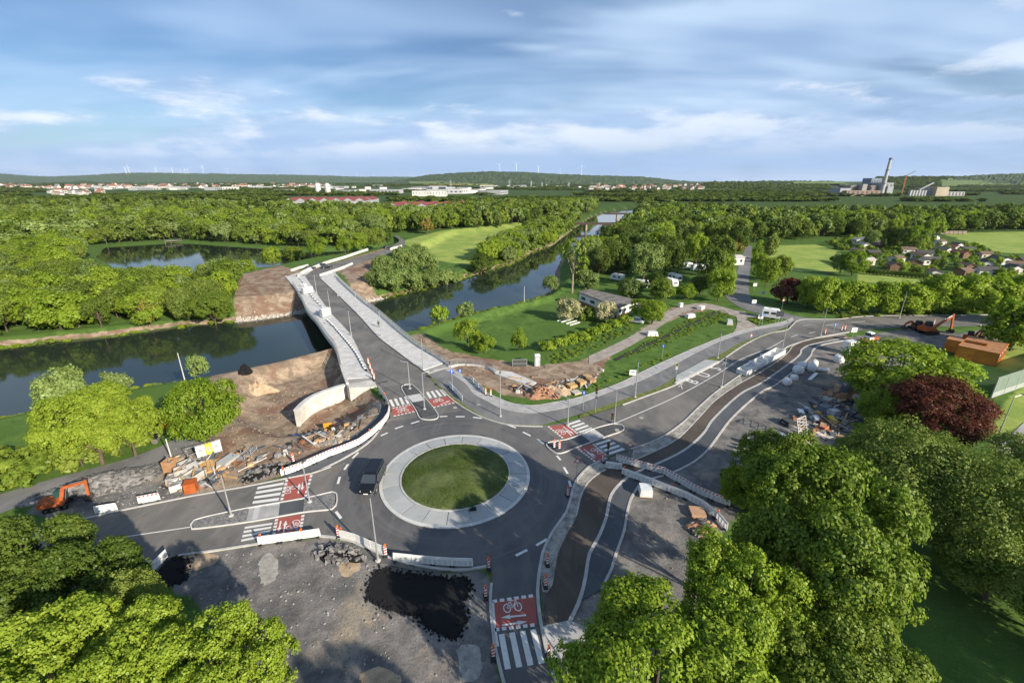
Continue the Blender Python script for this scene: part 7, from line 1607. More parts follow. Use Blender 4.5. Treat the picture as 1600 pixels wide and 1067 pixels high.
for i, (p, w, l, h, rz_, c, lab) in enumerate([((55.84,67.98), 1.3, 1.8, 1.5, .9, (.07, .085, .11), 'dark blue grey box in the rubbish heap'), ((49.36,63.04), 1.6, 2.2, .7, .6, (.09, .11, .13), 'flat dark grey crate in the rubbish heap'), ((51.50,65.65), 1.5, 2.0, .6, .5, (.22, .23, .22), 'grey metal tray in the rubbish heap'), ((49.76,61.39), 1.3, 1.5, .8, .2, (.33, .34, .36), 'light grey sack in the rubbish heap'), ((56.42,64.11), 1.6, 1.4, .8, .4, (.06, .22, .5), 'blue tarpaulin bundle at the right end of the rubbish heap'),
     ((48.41,59.81), 2.0, .8, .3, .1, (.5, .36, .02), 'yellow sheet in the rubbish heap'), ((44.99,62.00), 1.5, .7, .4, -.3, (.62, .63, .64), 'white foil bundle left of the rubbish heap'), ((45.99,59.81), 1.4, .8, .5, -.2, (.45, .46, .47), 'crumpled pale foil in the rubbish heap'), ((40.96,58.49), 1.8, 1.4, .7, .3, (.03, .035, .035), 'black box at the left of the rubbish heap'), ((38.36,54.62), 1.9, .9, .5, .7, (.22, .28, .32), 'blue grey corrugated sheet stack by the steel frame'),
     ((56.70,66.34), 1.2, 1.0, .9, .5, (.45, .40, .33), 'pale cardboard box by the blue tarpaulin'), ((56.56,70.44), 1.2, 1.0, .8, .5, (.42, .30, .20), 'light brown box at the top of the rubbish heap'), ((45.02,56.85), 1.0, 1.0, .7, .6, (.35, .15, .08), 'rust red barrel shaped bundle'), ((54.32,62.62), 1.5, .7, .9, .9, (.20, .21, .22), 'grey bent sheet by the blue tarpaulin'), ((46.60,62.83), 2.0, .7, .25, -.3, (.35, .35, .35), 'grey board at the left rim of the rubbish heap')]):
    t = thing('rubbish_item', lab, 'rubbish', (*p, 0.0), rz_); r = random.Random(i); mm = mat('rubbish_%d' % i, c, .7, .25, 2.0)
    m = MB(); m.box((0, 0, h * .5), (l, w, h), 0, 0, .82)
    m.v = [(v[0] + r.uniform(-.14, .14), v[1] + r.uniform(-.14, .14), max(0, v[2] + r.uniform(-.12, .12))) for v in m.v]; m.build('body', mm, t)
    m = MB(); m.box((r.uniform(-.2, .2), 0, h + .03), (l * .7, w * .75, .06), r.uniform(-.3, .3)); m.bar((-l * .7, -w * .4, .1), (l * .7, w * .5, h * .7), .09); m.build('cover', mat('rubbish_top_%d' % i, tuple(min(1, x * 1.25 + .02) for x in c), .7, .3, 3.0), t)
def steel_frame(label, p, rz, tilt, w, h, m_):
    t = thing('steel_frame', label, 'frame', (*p, 0.05), rz); m = MB(); cs, sn = math.cos(tilt), math.sin(tilt)
    T = lambda u, v: (u, v * cs, v * sn)
    for u in (-w / 2, w / 2): m.bar(T(u, 0), T(u, h), .09)
    for k in range(3): m.bar(T(-w / 2, h * k / 2), T(w / 2, h * k / 2), .08)
    m.build('frame', m_, t); m = MB()
    for k in range(8): m.bar(T(-w / 2, h * k / 8), T(w / 2, h * (k + 1) / 8), .05); m.bar(T(w / 2, h * k / 8), T(-w / 2, h * (k + 1) / 8), .05)
    m.build('bracing', m_, t)
PALE = mat('pale_steel', (0.50, 0.46, 0.42), .6, .2)
steel_frame('tall pale lattice frame leaning at the left of the rubbish heap', (40.46,53.80), .5, 1.25, 2.0, 3.4, PALE); steel_frame('lattice frame lying flat at the foot of the leaning frame', (40.01,52.22), .3, .12, 3.0, 1.6, PALE); steel_frame('pale grid frame lying by the bushes right of the lattice frame', (44.76,54.79), .35, .2, 2.2, 1.4, PALE)
def scrap(name, label, P, n, seed):
    r = random.Random(seed); A = np.array(P); q = np.random.default_rng(seed); X = q.uniform(A[:, 0].min(), A[:, 0].max(), n * 4); Y = q.uniform(A[:, 1].min(), A[:, 1].max(), n * 4); ok = psd(X, Y, P) > 0; m = MB()
    for x, y in list(zip(X[ok], Y[ok]))[:n]:
        z = hz(x, y); k = r.randrange(6)
        if r.random() < .5: a = r.uniform(0, 3.14); l = r.uniform(.5, 1.8); m.bar((x - l * math.cos(a), y - l * math.sin(a), z + .05), (x + l * math.cos(a), y + l * math.sin(a), z + r.uniform(.1, .6)), r.uniform(.06, .25), r.uniform(.04, .1), k)
        else: s = r.uniform(.2, .8); m.box((x, y, z + s * .3), (s, s * r.uniform(.5, 1.2), s * .7), r.uniform(0, 3), k, r.uniform(.7, 1))
    tag(m.build(name, [mat('scrap_grey', (.22, .22, .22), .8, .3), mat('scrap_rust', (.24, .11, .06), .8, .3), mat('scrap_pale', (.48, .46, .43), .8, .2), M_DARK, M_WOOD, mat('scrap_slate', (.09, .10, .12), .7, .3)]), label, 'rubbish', kind='stuff')
scrap('scrap_litter', 'loose scrap and broken boards strewn through the rubbish heap', [(37.71,53.80),(43.29,60.99),(50.68,66.34),(55.56,70.44),(61.12,71.21),(58.15,64.76),(50.10,58.12),(43.48,53.80),(39.36,51.45)], 260, 51)
scrap('timber_litter', 'loose boards and offcuts strewn between the stored materials', [(-40.36,43.19),(-42.98,47.23),(-41.95,48.99),(-37.95,49.84),(-34.47,51.91),(-32.39,49.27),(-34.65,45.08),(-36.48,43.19)], 130, 52)
scrap('pit_litter', 'offcuts and clods lying in the excavation', [(-31.30,50.01),(-30.26,55.29),(-25.04,58.72),(-22.61,63.53),(-21.02,61.53),(-23.84,55.29),(-28.35,51.00)], 60, 53)
scrap('works_litter', 'boards, clods and offcuts strewn over the bare strip by the pallets', [(-1.12,71.21),(5.70,72.53),(15.54,76.73),(17.93,79.78),(14.81,72.53),(8.70,68.70),(2.14,67.50)], 70, 54)
# pallets with stone slabs
for i, (p, w, h, c, lab) in enumerate([((10.43,71.21), 1.5, .5, (.46, .30, .13), 'left wooden pallet with boards on the sandy ground'), ((12.30,72.53), 1.4, .6, (.42, .27, .13), 'middle wooden pallet with boards'), ((14.19,73.61), 1.4, .5, (.36, .22, .12), 'right wooden pallet with boards'), ((13.76,75.29), 1.2, .4, (.40, .27, .14), 'rear wooden pallet with boards'), ((10.91,68.94), 1.4, .2, (.42, .38, .33), 'pale slab lying in front of the pallets'), ((20.07,39.46), 1.5, .35, (.40, .25, .16), 'brown pallet on the dark gravel near the white barriers'), ((15.36,42.74), 1.4, .9, (.58, .60, .62), 'foil wrapped white pallet of stones beside the footpath end')]):
    t = thing('pallet', lab, 'pallet', (*p, -.04 if i < 5 else 0), .5 if i < 5 else -.1); cm = mat('pallet_%d' % i, c, .8, .15, 2.0)
    for k in range(3): m = MB(); m.box((0, (k - 1) * w * .38, .06), (w, .14, .12)); m.build('bearer', M_WOOD, t)
    nl = max(1, int(h / .22))
    for k in range(nl):
        for j in range(3): m = MB(); m.box((0, (j - 1) * w * .33, .14 + h / nl * (k + .5)), (w * (1 - .02 * k), w * .31, h / nl * .95)); m.build('board', cm, t)
t = thing('glass_pallet_frame', 'grey framed mesh box standing by the sandy track', 'frame', (*(1.50,80.73), -.3), .05); m = MB()
for x in (-1.4, 1.4): m.bar((x, 0, 0), (x, 0, 1.7), .09)
for z in (.1, .85, 1.7): m.bar((-1.4, 0, z), (1.4, 0, z), .08)
m.build('frame', M_GALV, t); m = MB(); m.box((0, .02, .9), (2.6, .03, 1.5)); m.build('mesh_sheet', mat('dark_mesh', (0.06, 0.065, 0.06)), t); m = MB(); m.box((0, 0, .05), (1.0, .8, .1)); m.build('base', M_WHITE, t)
for i, (p, l) in enumerate([((14.32,120.04), 5), ((15.25,118.82), 5), ((16.34,117.62), 4.6), ((17.07,116.45), 4.2)]):
    t = thing('white_beam', ORD[i] + ' white beam from the left lying on the lawn before the clubhouse', 'beam', (*p, hz(*p)), .75, 'white beams on the lawn'); m = MB(); m.box((0, 0, .2), (l, .35, .2)); m.build('beam', M_WHITE, t); m = MB(); [m.box((x, 0, .05), (.15, .5, .12)) for x in (-l * .35, l * .35)]; m.build('support', M_WOOD, t)
def deck(label, P, z, name, cat, posts=True):
    t = thing(name, label, cat, (*P[0], z)); A, B, w = P; n = max(3, int(math.dist(A, B) / .5)); d = Vector((B[0] - A[0], B[1] - A[1])).normalized(); rz_ = math.atan2(d.y, d.x)
    for k in range(n): q = lerp2(A, B, (k + .5) / n); m = MB(); m.box((*q, z), (math.dist(A, B) / n * .9, w, .12), rz_); part(m, 'plank', mat('grey_planks', (0.33, 0.31, 0.28), .85, .2), t)
    m = MB()
    for k in range(4): q = lerp2(A, B, k / 3); m.tube((*q, z - 2.5), (*q, z), .12, .12, 6)
    part(m, 'piles', M_WOOD(), t); m = MB(); m.bar((*A, z + .9), (*B, z + .9), .06); [m.bar((*lerp2(A, B, k / 4), z), (*lerp2(A, B, k / 4), z + .9), .06) for k in range(5)]; part(m, 'rail', M_GALV(), t)
deck('grey landing stage in the river below the lawn', ((1.23,138.63), (7.81,147.55), 2.0), -4.35, 'landing_stage', 'jetty'); deck('small grey footbridge at the back of the pond', ((-227.84,299.08), (-221.58,305.80), 3.0), -3.3, 'footbridge', 'bridge')
# small thing left on the apron
t = thing('tool_bag', 'small dark tool bag lying on the roundabout apron', 'bag', (*(-4.27,39.86), .26), .2); m = MB(); m.box((0, 0, .14), (.8, .35, .28), taper=.8); m.build('bag', M_BLACK, t); m = MB(); m.box((-.25, 0, .3), (.3, .2, .1)); m.build('pouch', mat('teal_cloth', (0.05, 0.2, 0.22)), t); m = MB(); m.bar((-.3, 0, .3), (0, 0, .45), .04); m.bar((0, 0, .45), (.3, 0, .3), .04); m.build('handle', M_DARK, t)
t = thing('blue_barrel', 'bright blue plastic barrel lying in the excavation', 'barrel', (*(-32.58,58.81), hz(*(-32.58,58.81))), .3); m = MB(); m.tube((-.5, 0, .33), (.5, 0, .33), .33, .33, 12); m.build('barrel', mat('blue_plastic', (.03, .2, .55)), t); m = MB(); [m.tube((x - .03, 0, .33), (x + .03, 0, .33), .36, .36, 12) for x in (-.25, .25)]; m.build('hoop', mat('blue_plastic', (.03, .2, .55)), t)
plank_stack('white formwork planks lying below the orange board', (-29.78,59.54), .3, 4.0, .6, 2, 1, M_WHITE(), 'board_pair', 'boards')
plank_stack('white formwork planks beside the beacon in the excavation', (-27.92,60.28), .3, 3.0, .5, 2, 1, M_WHITE(), 'board_pair', 'boards')
t = thing('ditch_pipe', 'long dark drain channel running through the grass to the camp', 'channel', (*(35.81,98.77), -.02)); DP = resample([(20.89,83.72),(27.57,90.31),(35.67,98.32),(46.36,108.77),(56.37,118.80)], 12); m = MB(); kerb(m, DP, .5, -.2, .06); part(m, 'channel', mat('drain_dark', (0.03, 0.032, 0.03)), t); m = MB(); kerb(m, offset_line(DP, .35), .14, -.2, .12); part(m, 'edge', M_DARK(), t)
for i, (p, c, lab) in enumerate([((32.82,99.23), (.62, .62, .6), 'white covered stack on the gravel track'), ((47.13,113.88), (.62, .62, .62), 'white tarpaulin covered heap in the middle of the track'), ((53.26,122.07), (.6, .58, .55), 'white covered stack at the track bend'), ((55.06,108.23), (.45, .47, .45), 'grey covered stack beside the connecting path')]):
    t = thing('covered_stack', lab, 'stack', (*p, -.03), .4 * i); m = MB(); m.box((0, 0, .5), (2.6, 1.4, 1.0), taper=.8); m.build('cover', mat('tarp_%d' % i, c, .6, .1, 2.0), t); m = MB(); m.box((0, 0, .06), (2.7, 1.5, .1)); m.build('pallet_base', M_WOOD, t); m = MB(); m.bar((-.5, -.75, .1), (-.5, -.55, 1.0), .05); m.bar((.6, -.75, .1), (.6, -.55, 1.0), .05); m.build('strap', M_DARK, t)
# a walker on the bridge: one continuous skinned body
def walker(label, p, rz, top, trousers):
    t = thing('person', label, 'person', (*p, .14), rz)
    J = dict(pel=(0, 0, .95), che=(.02, 0, 1.30), nec=(.03, 0, 1.48), hed=(.05, 0, 1.62), crn=(.05, 0, 1.74), hl=(0, .10, .92), kl=(.14, .11, .50), al=(.10, .11, .08), tl=(.26, .12, .03), hr=(0, -.10, .92), kr=(.02, -.11, .49), ar=(-.18, -.11, .12), tr=(-.06, -.12, .03),
             sl=(.02, .20, 1.40), el=(-.08, .25, 1.13), wl=(.02, .26, .90), gl=(.05, .26, .80), sr=(.02, -.20, 1.40), er=(.10, -.25, 1.13), wr=(.24, -.24, .95), gr=(.30, -.24, .87))
    rad = dict(pel=.145, che=.15, nec=.06, hed=.10, crn=.085, hl=.10, kl=.065, al=.045, tl=.04, hr=.10, kr=.065, ar=.045, tr=.04, sl=.075, el=.05, wl=.035, gl=.04, sr=.075, er=.05, wr=.035, gr=.04)
    E = [('pel', 'che'), ('che', 'nec'), ('nec', 'hed'), ('hed', 'crn'), ('pel', 'hl'), ('hl', 'kl'), ('kl', 'al'), ('al', 'tl'), ('pel', 'hr'), ('hr', 'kr'), ('kr', 'ar'), ('ar', 'tr'), ('che', 'sl'), ('sl', 'el'), ('el', 'wl'), ('wl', 'gl'), ('che', 'sr'), ('sr', 'er'), ('er', 'wr'), ('wr', 'gr')]
    ks = list(J); me = bpy.data.meshes.new('body'); me.from_pydata([J[k] for k in ks], [(ks.index(a), ks.index(b)) for a, b in E], [])
    o = bpy.data.objects.new('body', me); col.objects.link(o); o.parent = t
    sk = o.modifiers.new('skin', 'SKIN'); sk.use_smooth_shade = True
    for i, k in enumerate(ks): me.skin_vertices[0].data[i].radius = (rad[k], rad[k]); me.skin_vertices[0].data[i].use_root = (k == 'pel')
    o.modifiers.new('sub', 'SUBSURF').levels = 2; o.modifiers['sub'].render_levels = 2
    m, nt, b = new_mat('walker_skin_and_clothes'); ps = nt.node('ShaderNodeTexCoord').outputs['Object']; sp = nt.node('ShaderNodeSeparateXYZ'); nt.l.new(ps, sp.inputs[0])
    c = nt.mix(nt.math('GREATER_THAN', sp.outputs[2], .97), trousers, top); c = nt.mix(nt.math('GREATER_THAN', sp.outputs[2], 1.50), c, (.42, .25, .18)); c = nt.mix(nt.math('LESS_THAN', sp.outputs[2], .10), c, (.02, .02, .02)); nt.l.new(c, b.inputs['Base Color']); me.materials.append(m)
    h = MB(); h.lathe([(.105, 1.66), (.115, 1.72), (.10, 1.79), (.05, 1.84)], 10, (.035, 0, 0)); h.build('hair', mat('dark_hair', (.03, .02, .015)), t, smooth=True)
walker('person in dark jacket walking on the right bridge walkway', (-32.80,105.07), 2.2, (.02, .022, .03), (.03, .03, .045))

# ---------------------------------------------------------------- allotment gardens
HUTW = [mat('hut_white', (0.62, 0.60, 0.56), .8, .1), mat('hut_cream', (0.50, 0.44, 0.34), .8, .1), mat('hut_brown', (0.16, 0.10, 0.06), .85, .2), mat('hut_grey', (0.33, 0.33, 0.32), .8, .1)]
HUTR = [mat('hut_roof_dark', (0.07, 0.068, 0.066), .9, .2), mat('hut_roof_red', (0.20, 0.075, 0.055), .9, .2), mat('hut_roof_brown', (0.15, 0.10, 0.075), .9, .2), mat('hut_roof_pale', (0.40, 0.38, 0.35), .9, .15)]
rh = random.Random(4); hp = []
AL = [(183.16,264.62),(217.07,289.49),(238.10,282.86),(261.71,289.49),(247.62,243.53),(233.66,213.45),(226.75,195.96),(206.35,170.47),(172.61,156.69),(153.41,163.31),(143.42,178.24),(159.32,213.45)]
X_, Y_ = fill(AL, 13.5, .33, 77)
HC = ['white', 'cream', 'brown', 'grey']; HRC = ['dark', 'red', 'brown', 'pale']
used = {}
for i, (x, y) in enumerate(zip(X_, Y_)):
    if i % 9 == 4: continue
    a, b = rh.choice([0, 0, 0, 1, 2, 3]), rh.choice([0, 0, 0, 2, 2, 3, 3, 1])
    hip_house('garden_hut', '%s garden hut with %s roof in the allotments' % (HC[a], HRC[b]), 'hut', (x, y), rh.uniform(-.5, .5) + rh.choice([0, 1.57]), rh.uniform(4, 6.5), rh.uniform(3.2, 4.2), 2.3, rh.uniform(.7, 1.3), HUTW[a], HUTR[b], True, 2, '%s huts with %s roof in the allotments' % (HC[a], HRC[b]))
Xb, Yb = fill(AL, 6.0, .45, 78); bt = []
for x, y in zip(Xb, Yb):
    if min((x - u) ** 2 + (y - v) ** 2 for u, v in zip(X_, Y_)) > 3.6 ** 2: bt.append((x, y, rh.uniform(1.3, 2.4), rh.uniform(1.8, 3.6)))
forest('garden_shrubs', 'green shrubs and fruit trees between the garden huts', rows(bt, 12, [.4, .4, .2]), ('bush_l', 'bush_d', 'bush_w'))
for i, (p, r_, h_, kd) in enumerate([((200.44,234.14), 5.5, 13, 'mid0'), ((203.33,229.71), 5.5, 13.5, 'mid5'), ((197.43,238.75), 4.4, 12, 'mid3'), ((128.45,168.02), 4.6, 10, 'mid5'), ((127.51,172.99), 4.0, 8, 'mid4'), ((198.26,251.05), 4, 9, 'mid4')]):
    plant(kd, 'broadleaf_tree', ['left tall tree in the middle of the allotments', 'right tall tree in the middle of the allotments', 'darker tall tree at the back of the allotments', 'dark round tree before the allotment hedge', 'pale tree beside the meadow corner at the allotments', 'grey tree among the rear garden huts'][i], p, r_, h_)
t = thing('garden_hedge', 'long dark clipped hedge in front of the allotments', 'hedge', (*(153.41,163.31), 0)); HPN = resample(smooth_line([(144.45,202.62),(137.63,175.58),(145.42,168.02),(154.76,162.17),(170.46,154.59)]), 60); V_ = []
Vs, Ts, _ = crown_arrays(5, 1.2, 2.0, 0.0, 5, 18, 10, .55, .5); VV = []; TT = []
for q in HPN: VV.append(Vs + np.array([q[0] - t.location.x, q[1] - t.location.y, 0])); TT.append(Ts)
o = bpy.data.objects.new('leaves', quads_mesh('leaves', np.concatenate(VV), np.concatenate(TT), LEAF['dark'])); col.objects.link(o); o.parent = t
t = thing('timber_pile', 'brown log pile at the edge of the far meadow', 'pile', (*(299.33,311.30), 0)); 
for k in range(6):
    for j in range(3): m = MB(); m.tube((-9 + k * 3.0, -.6 + j * .1, .4 + j * .7), (-9 + k * 3.0 + 2.7, -.6 + j * .1, .4 + j * .7), .4, .36, 7); m.build('log', BARK_P, t)
# far bridges over the river
def far_bridge(label, A, B, z, piers, name='railway_bridge'):
    t = thing(name, label, 'bridge', (*lerp2(A, B, .5), z)); STEEL = mat('rust_girder', (0.06, 0.045, 0.035), .8, .2); d = Vector((B[0] - A[0], B[1] - A[1])).normalized(); nn = Vector((-d.y, d.x)); rz_ = math.atan2(d.y, d.x)
    for s in (-1, 1): m = MB(); m.bar((A[0] + nn.x * 2 * s, A[1] + nn.y * 2 * s, z), (B[0] + nn.x * 2 * s, B[1] + nn.y * 2 * s, z), .3, 1.7); part(m, 'girder', STEEL, t)
    m = MB(); m.bar((*A, z - .3), (*B, z - .3), 3.6, .3); part(m, 'deck', STEEL, t)
    for f in piers: q = lerp2(A, B, f); m = MB(); m.box((*q, z - 4.6), (1.6, 5, 7.6), rz_, 0, .85); part(m, 'pier', mat('pier_stone', (0.34, 0.27, 0.19), .9, .2), t)
far_bridge('dark steel girder bridge on stone piers across the far river', (50.10,388.02), (99.67,388.02), .3, (.25, .68)); far_bridge('second dark bridge behind the girder bridge', (99.82,499.28), (137.68,499.28), 1.0, (.35, .75))


# ---------------------------------------------------------------- distance: hills, fields, town, works
FH = mat('hill_forest', (0.020, 0.040, 0.016), .95, .4, .012, (0.045, 0.075, 0.025)); FH2 = mat('hill_green', (0.075, 0.115, 0.04), .95, .4, .006, (0.045, 0.08, 0.03))
def brg(px): return (px - 800) / 743.0
def hill(name, D, W, prof, m_, rough, seed, base=0.0):
    """prof: (picture column, skyline row) pairs give crest height at distance D; built as a real ridge D..D+W deep"""
    xs = np.arange(prof[0][0], prof[-1][0] + 1, 3.0); sk = np.interp(xs, [p[0] for p in prof], [p[1] for p in prof])
    nt = 26; r = np.random.default_rng(seed); V = []
    for j in range(nt):
        f = j / (nt - 1); d = D - W * .62 + W * 1.25 * f
        g = np.sin(np.pi * min(1, f / .62) / 2) ** 1.3 if f < .62 else np.cos(np.pi / 2 * (f - .62) / .38)
        top = (283 - sk) / 743.0 * (D + W * .15) + CAM_H
        u = brg(xs); hh = top * g * (1 + .10 * np.sin(xs * .021 + f * 5 + seed) * np.sin(f * np.pi)) + r.normal(0, rough, len(xs)) * (g > .15) - 6 * (1 - g)
        V.append(np.stack([u * d, np.full(len(xs), d), hh + base], -1))
    V = np.concatenate(V); n = len(xs); i = (np.arange(nt - 1)[:, None] * n + np.arange(n - 1)[None]).ravel()
    me = bpy.data.meshes.new(name); me.from_pydata(V.tolist(), [], np.stack([i, i + 1, i + n + 1, i + n], -1).tolist()); me.materials.append(m_)
    o = bpy.data.objects.new(name, me); col.objects.link(o); o['kind'] = 'structure'
    return o
hill('left_hills', 8500, 3600, [(-250, 276), (-60, 274), (0, 271), (40, 273.5), (75, 276), (150, 275), (200, 272.5), (280, 271.5), (340, 271), (420, 274), (500, 276), (560, 277), (620, 276), (680, 277), (760, 280)], FH2, 3.5, 1)
hill('mid_hill', 4700, 1500, [(590, 287), (640, 280), (655, 276), (700, 273), (760, 271), (820, 270), (880, 271.5), (940, 275), (1000, 277.5), (1060, 283), (1120, 286), (1180, 288)], FH, 3.0, 2)
hill('right_hill', 2900, 900, [(1080, 290), (1110, 287.5), (1150, 285), (1190, 283), (1240, 283.5), (1300, 284.5), (1350, 287), (1420, 289)], FH, 3.0, 3)
hill('right_ridge', 3000, 1000, [(1280, 290), (1330, 286), (1380, 280), (1430, 279), (1500, 277), (1560, 274.5), (1620, 272), (1760, 270), (1900, 272)], FH, 2.6, 4)
hill('town_hill', 3300, 500, [(95, 288), (115, 283.5), (130, 282), (150, 284), (170, 288)], FH, 1.6, 5)
def field(name, label, px0, px1, d0, d1, z0, z1, c):
    m = MB(); P = []
    for k in range(9): u = brg(px0 + (px1 - px0) * k / 8); P.append((u * d0, d0, z0, u * d1, d1, z1))
    for a, b in zip(P, P[1:]): m.face([a[:3], b[:3], b[3:], a[3:]])
    return struct(name, m, mat('field_%s' % name, c, .95, .12, .02))
def slope_z(row, d): return (283 - row) / 743.0 * d + CAM_H
for nm, a, b, d0, d1, r0, r1, c in [('rape_field', 660, 770, 3300, 3900, 291.0, 287.5, (.40, .36, .05)), ('brown_field', 672, 720, 3300, 3500, 289.2, 288.2, (.34, .20, .11)), ('pale_field', 560, 640, 3400, 3800, 292.5, 290.5, (.30, .32, .08)), ('green_field', 640, 735, 3950, 4150, 287.0, 283.5, (.12, .17, .06)),
    ('slope_field', 1470, 1720, 2480, 2780, 291, 281.5, (.115, .17, .05)), ('upper_slope_field', 1480, 1720, 2790, 2950, 283.5, 278.5, (.15, .20, .07)), ('bank_field', 1240, 1320, 2600, 2800, 287, 284, (.13, .18, .05)), ('far_green_field', 1085, 1150, 900, 1150, 318, 311, (.16, .22, .05))]:
    field(nm, '', a, b, d0, d1, slope_z(r0, d0), slope_z(r1, d1), c)
# town
TW = [mat('town_white', (0.50, 0.49, 0.46), .8, .3, .02), mat('town_cream', (0.40, 0.36, 0.30), .8, .2, .02), mat('town_grey', (0.30, 0.31, 0.32), .8, .08, .1)]
TR = [mat('town_roof_red', (0.22, 0.11, 0.075), .9, .35, .02), mat('town_roof_grey', (0.17, 0.165, 0.165), .9, .3, .02), mat('town_roof_pale', (0.36, 0.36, 0.36), .8, .1, .1)]
def town_mesh(w, r_, L, W, Hh, rf, wins=3):
    m = MB(); m.box((0, 0, Hh / 2), (L, W, Hh)); a, b = L / 2 + .4, W / 2 + .4
    if rf > 0:
        for s in (-1, 1): m.face([(-a, s * b, Hh), (a, s * b, Hh), (a, 0, Hh + rf), (-a, 0, Hh + rf)], 1)
        for s in (-1, 1): m.face([(s * L / 2, -W / 2, Hh), (s * L / 2, W / 2, Hh), (s * L / 2, 0, Hh + rf)], 0)
    else: m.box((0, 0, Hh + .3), (L * .99, W * .99, .6), 0, 1)
    for k in range(wins):
        x = -L / 2 + L * (k + .5) / wins
        for s in (-1, 1): m.box((x, s * W / 2, Hh * .55), (L / wins * .5, .2, Hh * .3), 0, 2)
    o = m.build('town_house', [TW[w], TR[r_], glass_dark()]); me = o.data; bpy.data.objects.remove(o); return me
TM = [town_mesh(0, 0, 13, 10, 6, 4.5), town_mesh(0, 1, 12, 10, 6.5, 4), town_mesh(1, 0, 14, 10, 6, 4.5), town_mesh(0, 0, 18, 11, 9, 5)]
TI = [town_mesh(0, 2, 70, 32, 9, 0, 6), town_mesh(2, 2, 95, 40, 11, 0, 8), town_mesh(0, 1, 45, 24, 12, 0, 5), town_mesh(2, 1, 60, 30, 8, 0, 6)]
rt = random.Random(11); made = 0
def town(n, px0, px1, row0, row1, meshes, name, label, cat, group, lift=0.0, sc=1.0):
    for k in range(n):
        px = rt.uniform(px0, px1); row = rt.uniform(row0, row1); d = CAM_H / max(.004, (row - 283) / 743.0); d = min(d, 4200)
        z = slope_z(row, d) if lift else 0.0
        me = rt.choice(meshes); o = bpy.data.objects.new(name, me); col.objects.link(o); u = brg(px)
        o.location = (u * d, d, max(0, z) - .5); o.rotation_euler = (0, 0, rt.uniform(-.5, .5) + rt.choice([0, 1.57])); s = sc * rt.uniform(.7, 1.15); o.scale = (s, s, s)
        tag(o, label, cat, group)
town(110, -20, 260, 288.6, 296, TM, 'town_house', 'small pale house in the far town on the left', 'house', 'houses of the far left town', sc=1.4)
town(18, 70, 160, 301, 304, TM, 'town_house', 'red roofed house just behind the left wood', 'house', 'houses behind the left wood')
town(90, 250, 520, 288, 294, TM, 'town_house', 'small house of the far town below the wind turbines', 'house', 'houses of the far middle town', sc=1.5)
town(22, 100, 420, 293.5, 297, TI, 'warehouse', 'pale warehouse in the far town on the left', 'warehouse', 'warehouses of the left town')
town(44, 430, 800, 291.5, 303, TI, 'warehouse', 'pale flat warehouse in the industrial estate', 'warehouse', 'warehouses of the industrial estate')
town(22, 780, 960, 290.5, 294, TI, 'warehouse', 'long white factory hall below the wooded hill', 'warehouse', 'halls below the wooded hill', sc=.8)
town(66, 920, 1100, 290.5, 298, TM, 'town_house', 'white house of the village below the wooded hill', 'house', 'houses below the wooded hill', sc=1.35)
town(30, 1170, 1330, 288, 293, TM, 'town_house', 'pale house on the wooded bank before the power station', 'house', 'houses before the power station')
# red roofed halls in the wood
def hall(label, p, L, W, Hh, bays, rz):
    t = thing('factory_hall', label, 'hall', (*p, 0), rz); m = MB(); m.box((0, 0, Hh / 2), (L, W, Hh)); m.build('wall', TW[2], t)
    for k in range(bays):
        x0 = -L / 2 + L * k / bays; x1 = x0 + L / bays; m = MB(); xm = (x0 + x1) / 2
        m.face([(x0, -W / 2 - 1, Hh), (xm, -W / 2 - 1, Hh + 4), (xm, W / 2 + 1, Hh + 4), (x0, W / 2 + 1, Hh)]); m.face([(xm, -W / 2 - 1, Hh + 4), (x1, -W / 2 - 1, Hh), (x1, W / 2 + 1, Hh), (xm, W / 2 + 1, Hh + 4)]); m.face([(x0, -W / 2 - .5, Hh), (x1, -W / 2 - .5, Hh), (xm, -W / 2 - .5, Hh + 4)], 1)
        m.build('roof_bay', [mat('hall_roof_red', (0.20, 0.05, 0.045), .8, .3, .05), TW[2]], t)
        m = MB(); m.box((xm, -W / 2 - .1, Hh * .5), (L / bays * .7, .3, Hh * .35)); m.build('window', glass_dark(), t)
hall('long red roofed hall showing above the wood in the middle', (-261.11,676.24), 110, 60, 8, 7, .1); hall('red roofed hall above the trees by the meadow', (-90.63,514.26), 80, 55, 8.5, 5, -.1); hall('smaller red roofed hall right of the long one', (-232.28,713.45), 50, 50, 8, 3, .1)
hip_house('office_block', 'long white office block with red brick end in the industrial estate', 'building', (-192.59,1106.49), .05, 80, 20, 13, .3, TW[0], TR[1], True, 12)
for i, px in enumerate(((-519.32,1266.30), (-482.05,1236.57))):
    t = thing('silo', ['left white silo before the industrial estate', 'right white silo before the industrial estate'][i], 'silo', (*px, 0)); m = MB(); m.lathe([(7, 0), (7, 24), (4, 28), (.5, 29)], 16); m.build('shell', TW[0], t); m = MB(); m.lathe([(7.1, 8), (7.3, 8.5), (7.1, 9)], 16); m.build('band', TW[2], t)
